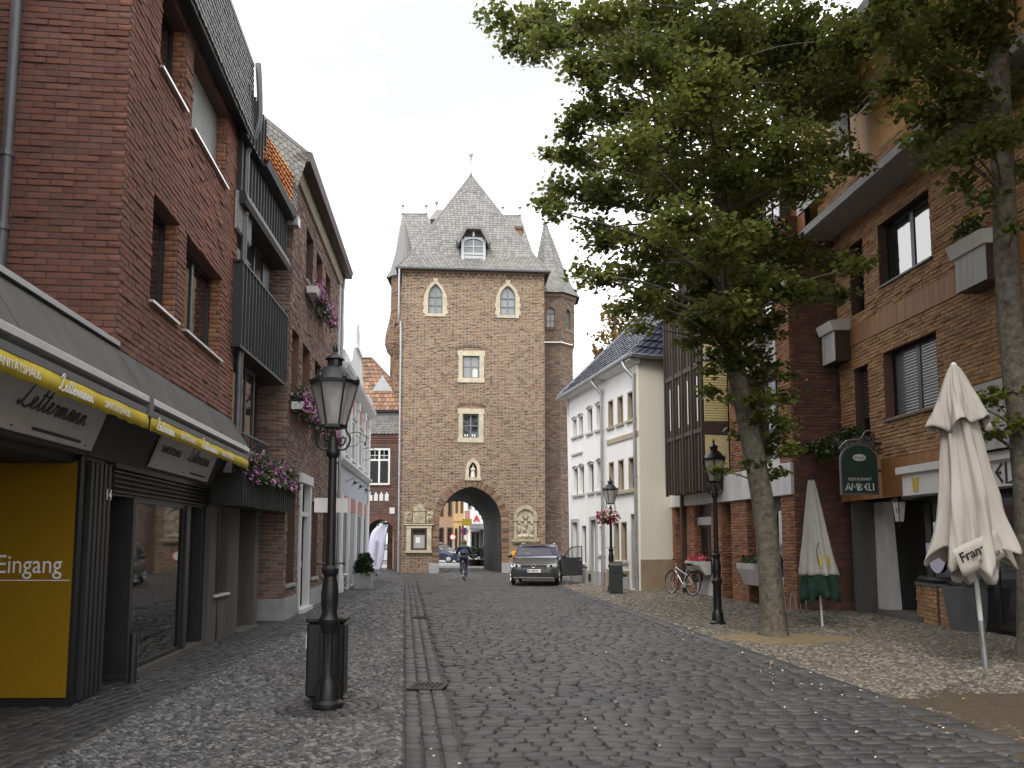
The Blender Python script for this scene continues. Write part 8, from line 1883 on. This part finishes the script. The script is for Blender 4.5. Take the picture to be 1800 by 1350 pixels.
t, f_ = far_house('ochre_house', 'ochre yellow house with arched doorways seen through the gate', 798, 818, 838, 69, 8, 'facade_ochre', [(.1, .35, .3, 2.7, True), (.45, .65, .3, 2.9, True), (.72, .98, .0, 3.1, True), (.15, .35, 4, 6, False), (.6, .8, 4, 6, False)])
b = MB(); b.box(f_, 0, f_.L, 0, .12, 3.3, 3.6); b.build('string_course', 'facade_ochre', t)
t, f_ = far_house('white_shop', 'white shop house with grey awning and red sign seen through the gate', 816, 880, 836, 66, 8, 'plaster_white', [(.1, .2, 4.2, 6.2, False), (.35, .45, 4.2, 6.2, False), (.18, .45, .4, 2.4, False), (.55, .9, .2, 2.4, False)], dm='frame_grey')
b = MB(); b.box(f_, .02 * f_.L, .16 * f_.L, 0, .05, 3.2, 4.1); b.build('red_panel', 'stucco_pink', t)
b = MB(); b.profile(f_, [(0, 3.0), (.9, 2.6), (.9, 2.5), (0, 2.6)], .16 * f_.L, f_.L); b.build('awning', 'zinc_dark', t)
text_part(t, 'A', .7, f_.P(.27 * f_.L, .06, 3.2), f_.u, (0, 0, 1), 'sign_red', depth=.02, bold=.03)
b = MB(); b.box(f_, .45 * f_.L, .53 * f_.L, 0, .3, 0, 2.6); b.build('dark_column', 'metal_dark', t)
round_sign(796, 944, 60, .25, 'round red ringed sign on a post behind the cyclist', post=True); round_sign(817, 934, 58, .28, 'round blue and red sign on a post above the cyclist', 'sign_red', 'sign_blue')
q = AtY(821, 918, 57.8); b = MB(); b.box(Id((q[0], 57.8, 0)), -.35, .35, -.02, .02, q[2] - .25, q[2] + .25); b.tube([(q[0], 57.85, 0), (q[0], 57.85, q[2])], .035, 8); o = b.build('yellow_sign', 'sign_gold', None, origin=(q[0], 57.8, 0)); tag(o, 'yellow direction sign on a post seen through the gate arch', 'sign')
for k, (px, lab) in enumerate(((832, 'clipped round box bush with white flowers, left of two beyond the arch'), (850, 'clipped round box bush with white flowers, right of two beyond the arch'))):
    p = AtY(px, 985, 53); t = thing('box_bush', lab, 'bush', (p[0], 53, 0), 0, 'clipped bushes beyond the arch'); r = np.random.default_rng(30 + k)
    b = MB(); b.lathe((p[0], 53, -.03), [(0, 0), (.34, 0), (.38, .42), (0, .42)], 14); b.build('tub', 'plastic_black', t)
    leaf_mesh('foliage', ell_pts((p[0], 53, .85), (.40, .40, .40), 1100, r, .7), .07, 'leaf_shrub', t, rnd=r, kind='stuff'); leaf_mesh('blossom', ell_pts((p[0], 52.85, .45), (.42, .3, .12), 60, r, .3), .08, 'flower_white', t, rnd=r, kind='stuff')
# ================================================================ trees
def clump_pts(c, r, n, rnd, flat=.62, sub=None):
    """leaf positions: small layered sprays inside a cluster"""
    k = sub or max(5, int(9 + r * 16)); d = rnd.normal(size=(k, 3)); d /= np.linalg.norm(d, axis=1)[:, None]
    cs = np.array(c) + d * (rnd.random(k) ** .45)[:, None] * np.array((r, r, r * flat)) * .86
    i = rnd.integers(0, k, n); s_ = (.085 + .125 * r) * (.6 + .8 * rnd.random(k))[i]
    return cs[i] + rnd.normal(size=(n, 3)) * s_[:, None] * np.array((1, 1, .42))
def tree(nm, lab, trunk, clusters, leafm, leaf, seed, dens=620, limb_r=.07, bark='bark', twig=True, loc=None, nlimb=None):
    """trunk: [(x,y,z,r)], clusters: [(x,y,z,r)]"""
    rnd = np.random.default_rng(seed); t = thing(nm, lab, 'tree', (trunk[0][0], trunk[0][1], 0))
    P_ = catmull([q for q in trunk], 4); b = MB(); seg = 18; V = []
    for j, (x, y, z, r_) in enumerate(P_):
        for i in range(seg):
            a = 2 * math.pi * i / seg; k = 1 + .05 * math.sin(3 * a + z * 1.3) + .035 * math.sin(7 * a + z * 5) + (.28 * math.exp(-z * 7) * (1 + .5 * math.sin(5 * a)) if z < .8 else 0)
            V.append((x + r_ * k * math.cos(a), y + r_ * k * math.sin(a), z))
    b.add(V, [(j * seg + i, j * seg + (i + 1) % seg, (j + 1) * seg + (i + 1) % seg, (j + 1) * seg + i) for j in range(len(P_) - 1) for i in range(seg)]); b.build('trunk', bark, t, smooth=True)
    pts = []
    order = sorted(range(len(clusters)), key=lambda k: -clusters[k][3])
    for k, (x, y, z, r_) in enumerate(clusters):
        n = int(dens * (r_ / .6) ** 2) + (70 if r_ < .45 else 12); pts.append(clump_pts((x, y, z), r_, n, rnd))
    for q in order[:nlimb or len(order)]:
        x, y, z, r_ = clusters[q]
        # leave the trunk well below the cluster
        cand = [p for p in P_ if p[2] < z - .15 and p[2] > 2.0] or [P_[len(P_) // 2]]
        o = min(cand, key=lambda p: abs((z - p[2]) - .22 * math.hypot(x - p[0], y - p[1])))
        m_ = Vector(o[:3]).lerp(Vector((x, y, z)), .5) + Vector((0, 0, .12 * math.hypot(x - o[0], y - o[1]) * .5))
        rr0 = min(o[3] * .4, .012 + .013 * math.dist(o[:3], (x, y, z)))
        b = MB(); b.tube(catmull([tuple(o[:3]), tuple(m_), (x, y, z)], 5), [rr0 * (1 - .86 * i / 10) for i in range(11)], 6); b.build('branch', bark, t, smooth=True)
    leaf_mesh('crown', np.concatenate(pts), leaf, leafm, t, rnd=rnd, up=.9, kind='stuff', drop=.5)
    return t
def PXY(px, py, Y, rp): p = AtY(px, py, Y); return (p[0], p[1], p[2], rp * Y / FPX)
D0 = TREE_XY[1]
tk = [(AtY(px, py, D0 + dy)[0], D0 + dy, AtY(px, py, D0 + dy)[2], r_) for px, py, dy, r_ in ((1362, 1128, 0, .21), (1357, 1060, 0, .20), (1349, 960, 0, .19), (1335, 850, 0, .182), (1312, 730, 0, .172), (1289, 620, .05, .158), (1277, 500, .1, .142), (1268, 380, .1, .13), (1262, 250, .1, .10), (1258, 120, .1, .07), (1256, 0, .1, .05))]
tk[0] = (tk[0][0], tk[0][1], 0.0, .21)
spec = [(880, 32, 36), (918, 48, 36), (965, 25, 42), (958, 70, 38), (905, 82, 26), (938, 95, 24), (1005, 62, 55), (1020, 118, 42), (1062, 30, 65), (1040, 150, 26), (1085, 105, 66),
        (1015, 205, 30), (1052, 192, 40), (1000, 232, 26), (1100, 185, 62), (972, 268, 22), (1002, 282, 34), (1048, 272, 50), (1110, 262, 70), (962, 356, 26), (992, 330, 34), (978, 372, 20), (1035, 335, 46), (1082, 345, 58), (1150, 330, 72),
        (1150, 110, 84), (1180, 220, 84), (1045, 402, 30), (1075, 425, 44), (1025, 478, 20), (1050, 490, 28), (1092, 480, 46), (1130, 430, 60), (1100, 540, 28), (1135, 530, 40), (1118, 575, 18), (1170, 545, 36), (1185, 470, 60), (1205, 390, 80),
        (1235, 300, 92), (1240, 160, 96), (1160, 20, 80), (1260, 40, 96), (1330, 110, 100), (1320, 230, 92), (1400, 50, 96), (1405, 165, 88), (1395, 265, 74), (1480, 70, 80), (1475, 180, 66), (1455, 265, 50), (1500, 290, 30), (1420, 330, 46), (1330, 340, 80),
        (1265, 430, 78), (1345, 430, 66), (1412, 455, 48), (1470, 462, 36), (1508, 468, 24), (1235, 510, 52), (1300, 500, 60), (1370, 512, 46), (1432, 512, 30), (1480, 520, 20), (1310, 570, 44), (1255, 580, 36), (1360, 560, 26), (1215, 600, 20),
        (1262, 628, 24), (1300, 640, 30), (1250, 690, 14), (1335, 665, 26), (1370, 700, 24), (1345, 735, 26), (1378, 745, 18), (1312, 760, 20), (1350, 790, 20), (1386, 790, 14), (1322, 815, 16), (1262, 828, 9), (1365, 830, 10), (1290, 700, 20), (1230, 450, 60), (1280, 470, 60), (1330, 490, 50), (1262, 540, 46), (1310, 545, 40), (1225, 560, 34), (1345, 590, 24), (1285, 600, 30), (1322, 620, 26), (1250, 650, 16), (1352, 640, 16), (1380, 660, 12), (1160, 500, 34), (1330, 700, 22), (1362, 765, 16)]
rd = random.Random(17); cl = []
for px, py, rp in spec:
    Yd = D0 + (rd.uniform(-2.6, 2.2) if rp > 45 else rd.uniform(-1.6, 1.2)) * (1 if py < 560 else .28); cl.append(PXY(px, py, Yd, rp))
for px, py, rp in ((1180, 90, 90), (1250, 180, 100), (1330, 60, 100), (1290, 330, 90), (1400, 120, 90), (1150, 290, 70), (1330, 440, 70), (1210, 440, 70), (1100, 60, 70), (1450, 150, 70), (1280, 500, 60)):   # far side of the crown
    cl.append(PXY(px, py, D0 + rd.uniform(2.0, 3.6), rp))
for x, y, z, r_ in ((1.2, 12.6, 12.6, 1.1), (2.8, 12.2, 13.6, 1.3), (4.4, 12.6, 14.2, 1.4), (5.8, 13.2, 13.4, 1.3), (3.4, 14.6, 14.4, 1.3), (5.0, 15.2, 13.8, 1.2), (2.4, 10.6, 12.2, 1.1), (4.4, 10.4, 12.0, 1.2), (6.0, 11.2, 12.2, 1.1)): cl.append((x, y, z, r_))
tree('lime_tree', 'tall lime tree leaning over the street with its trunk in the yellow sand patch', tk, cl, 'leaf_linden', .078, 41, dens=980)
# second lime at the right edge
E0 = 10.9; tk2 = [(AtY(px, py, E0)[0], E0, AtY(px, py, E0)[2], r_) for px, py, r_ in ((1822, 1160, .21), (1812, 950, .185), (1797, 760, .17), (1780, 600, .162), (1770, 450, .155), (1762, 300, .145), (1756, 150, .14), (1752, 0, .12), (1748, -150, .09))]
tk2[0] = (tk2[0][0], E0, 0.0, .21)
spec2 = [(1548, 40, 50), (1590, 95, 50), (1560, 150, 34), (1640, 50, 64), (1660, 130, 50), (1610, 190, 44), (1655, 215, 40), (1710, 80, 64), (1705, 180, 48), (1760, 40, 60), (1765, 150, 46), (1740, 240, 40), (1700, 262, 38), (1660, 275, 26), (1788, 220, 34), (1620, 245, 24), (1795, 300, 22), (1690, 320, 18), (1730, 345, 12), (1590, 20, 60), (1710, 10, 70),
         (1740, 700, 14), (1770, 690, 16), (1718, 752, 8), (1748, 765, 8), (1790, 745, 14), (1790, 700, 12), (1700, 745, 7), (1785, 400, 10), (1700, 708, 7)]
cl2 = []
for px, py, rp in spec2: cl2.append(PXY(px, py, E0 + (rd.uniform(-1.5, 1.5) if rp > 30 else rd.uniform(-.9, .3)) * (1 if py < 500 else .5), rp))
for x, y, z, r_ in ((5.4, 10.2, 10.6, 1.2), (6.6, 10.6, 11.2, 1.3), (4.6, 8.6, 10.2, 1.2), (6.0, 8.4, 10.4, 1.3), (7.4, 8.8, 10.6, 1.2), (5.2, 6.4, 9.8, 1.2), (6.8, 6.4, 10.0, 1.3), (3.6, 7.0, 10.4, 1.1), (7.4, 11.8, 11.4, 1.2)): cl2.append((x, y, z, r_))
tree('lime_tree', 'second lime tree with its mottled trunk at the right edge of the picture', tk2, cl2, 'leaf_linden', .078, 43, dens=900)
for o in bpy.data.objects:
    if o.get('category') == 'tree': o['group'] = 'lime trees on the right pavement'
# trees further off
q = AtY(1075, 590, 37); at_ = [(q[0], 37, 0, .2), (q[0], 37, 4, .16), (q[0] + .1, 37, 8, .12), (q[0] + .2, 37, q[2] + .5, .05)]
ca_ = [PXY(px, py, 37 + rd.uniform(-.6, .8), rp) for px, py, rp in ((1060, 590, 20), (1078, 560, 24), (1052, 620, 16), (1085, 600, 28), (1100, 570, 34), (1072, 540, 16), (1120, 600, 36), (1140, 560, 40), (1070, 630, 18))]
t = tree('autumn_tree', 'tree with browning autumn leaves behind the white house roof', at_, ca_, 'leaf_autumn', .16, 51, dens=130)
q = AtY(692, 930, 80); gt = [(q[0], 80, 0, .2), (q[0], 80, 2.0, .15), (q[0], 80, 3.5, .08)]
t = tree('far_tree', 'green tree seen through the small archway', gt, [(q[0], 80, 3.6, 1.4), (q[0] - .9, 80.4, 3.0, 1.0), (q[0] + 1, 79.7, 3.0, 1.1), (q[0] - 2.4, 80, 3.2, 1.4)], 'leaf_shrub', .2, 53, dens=120)
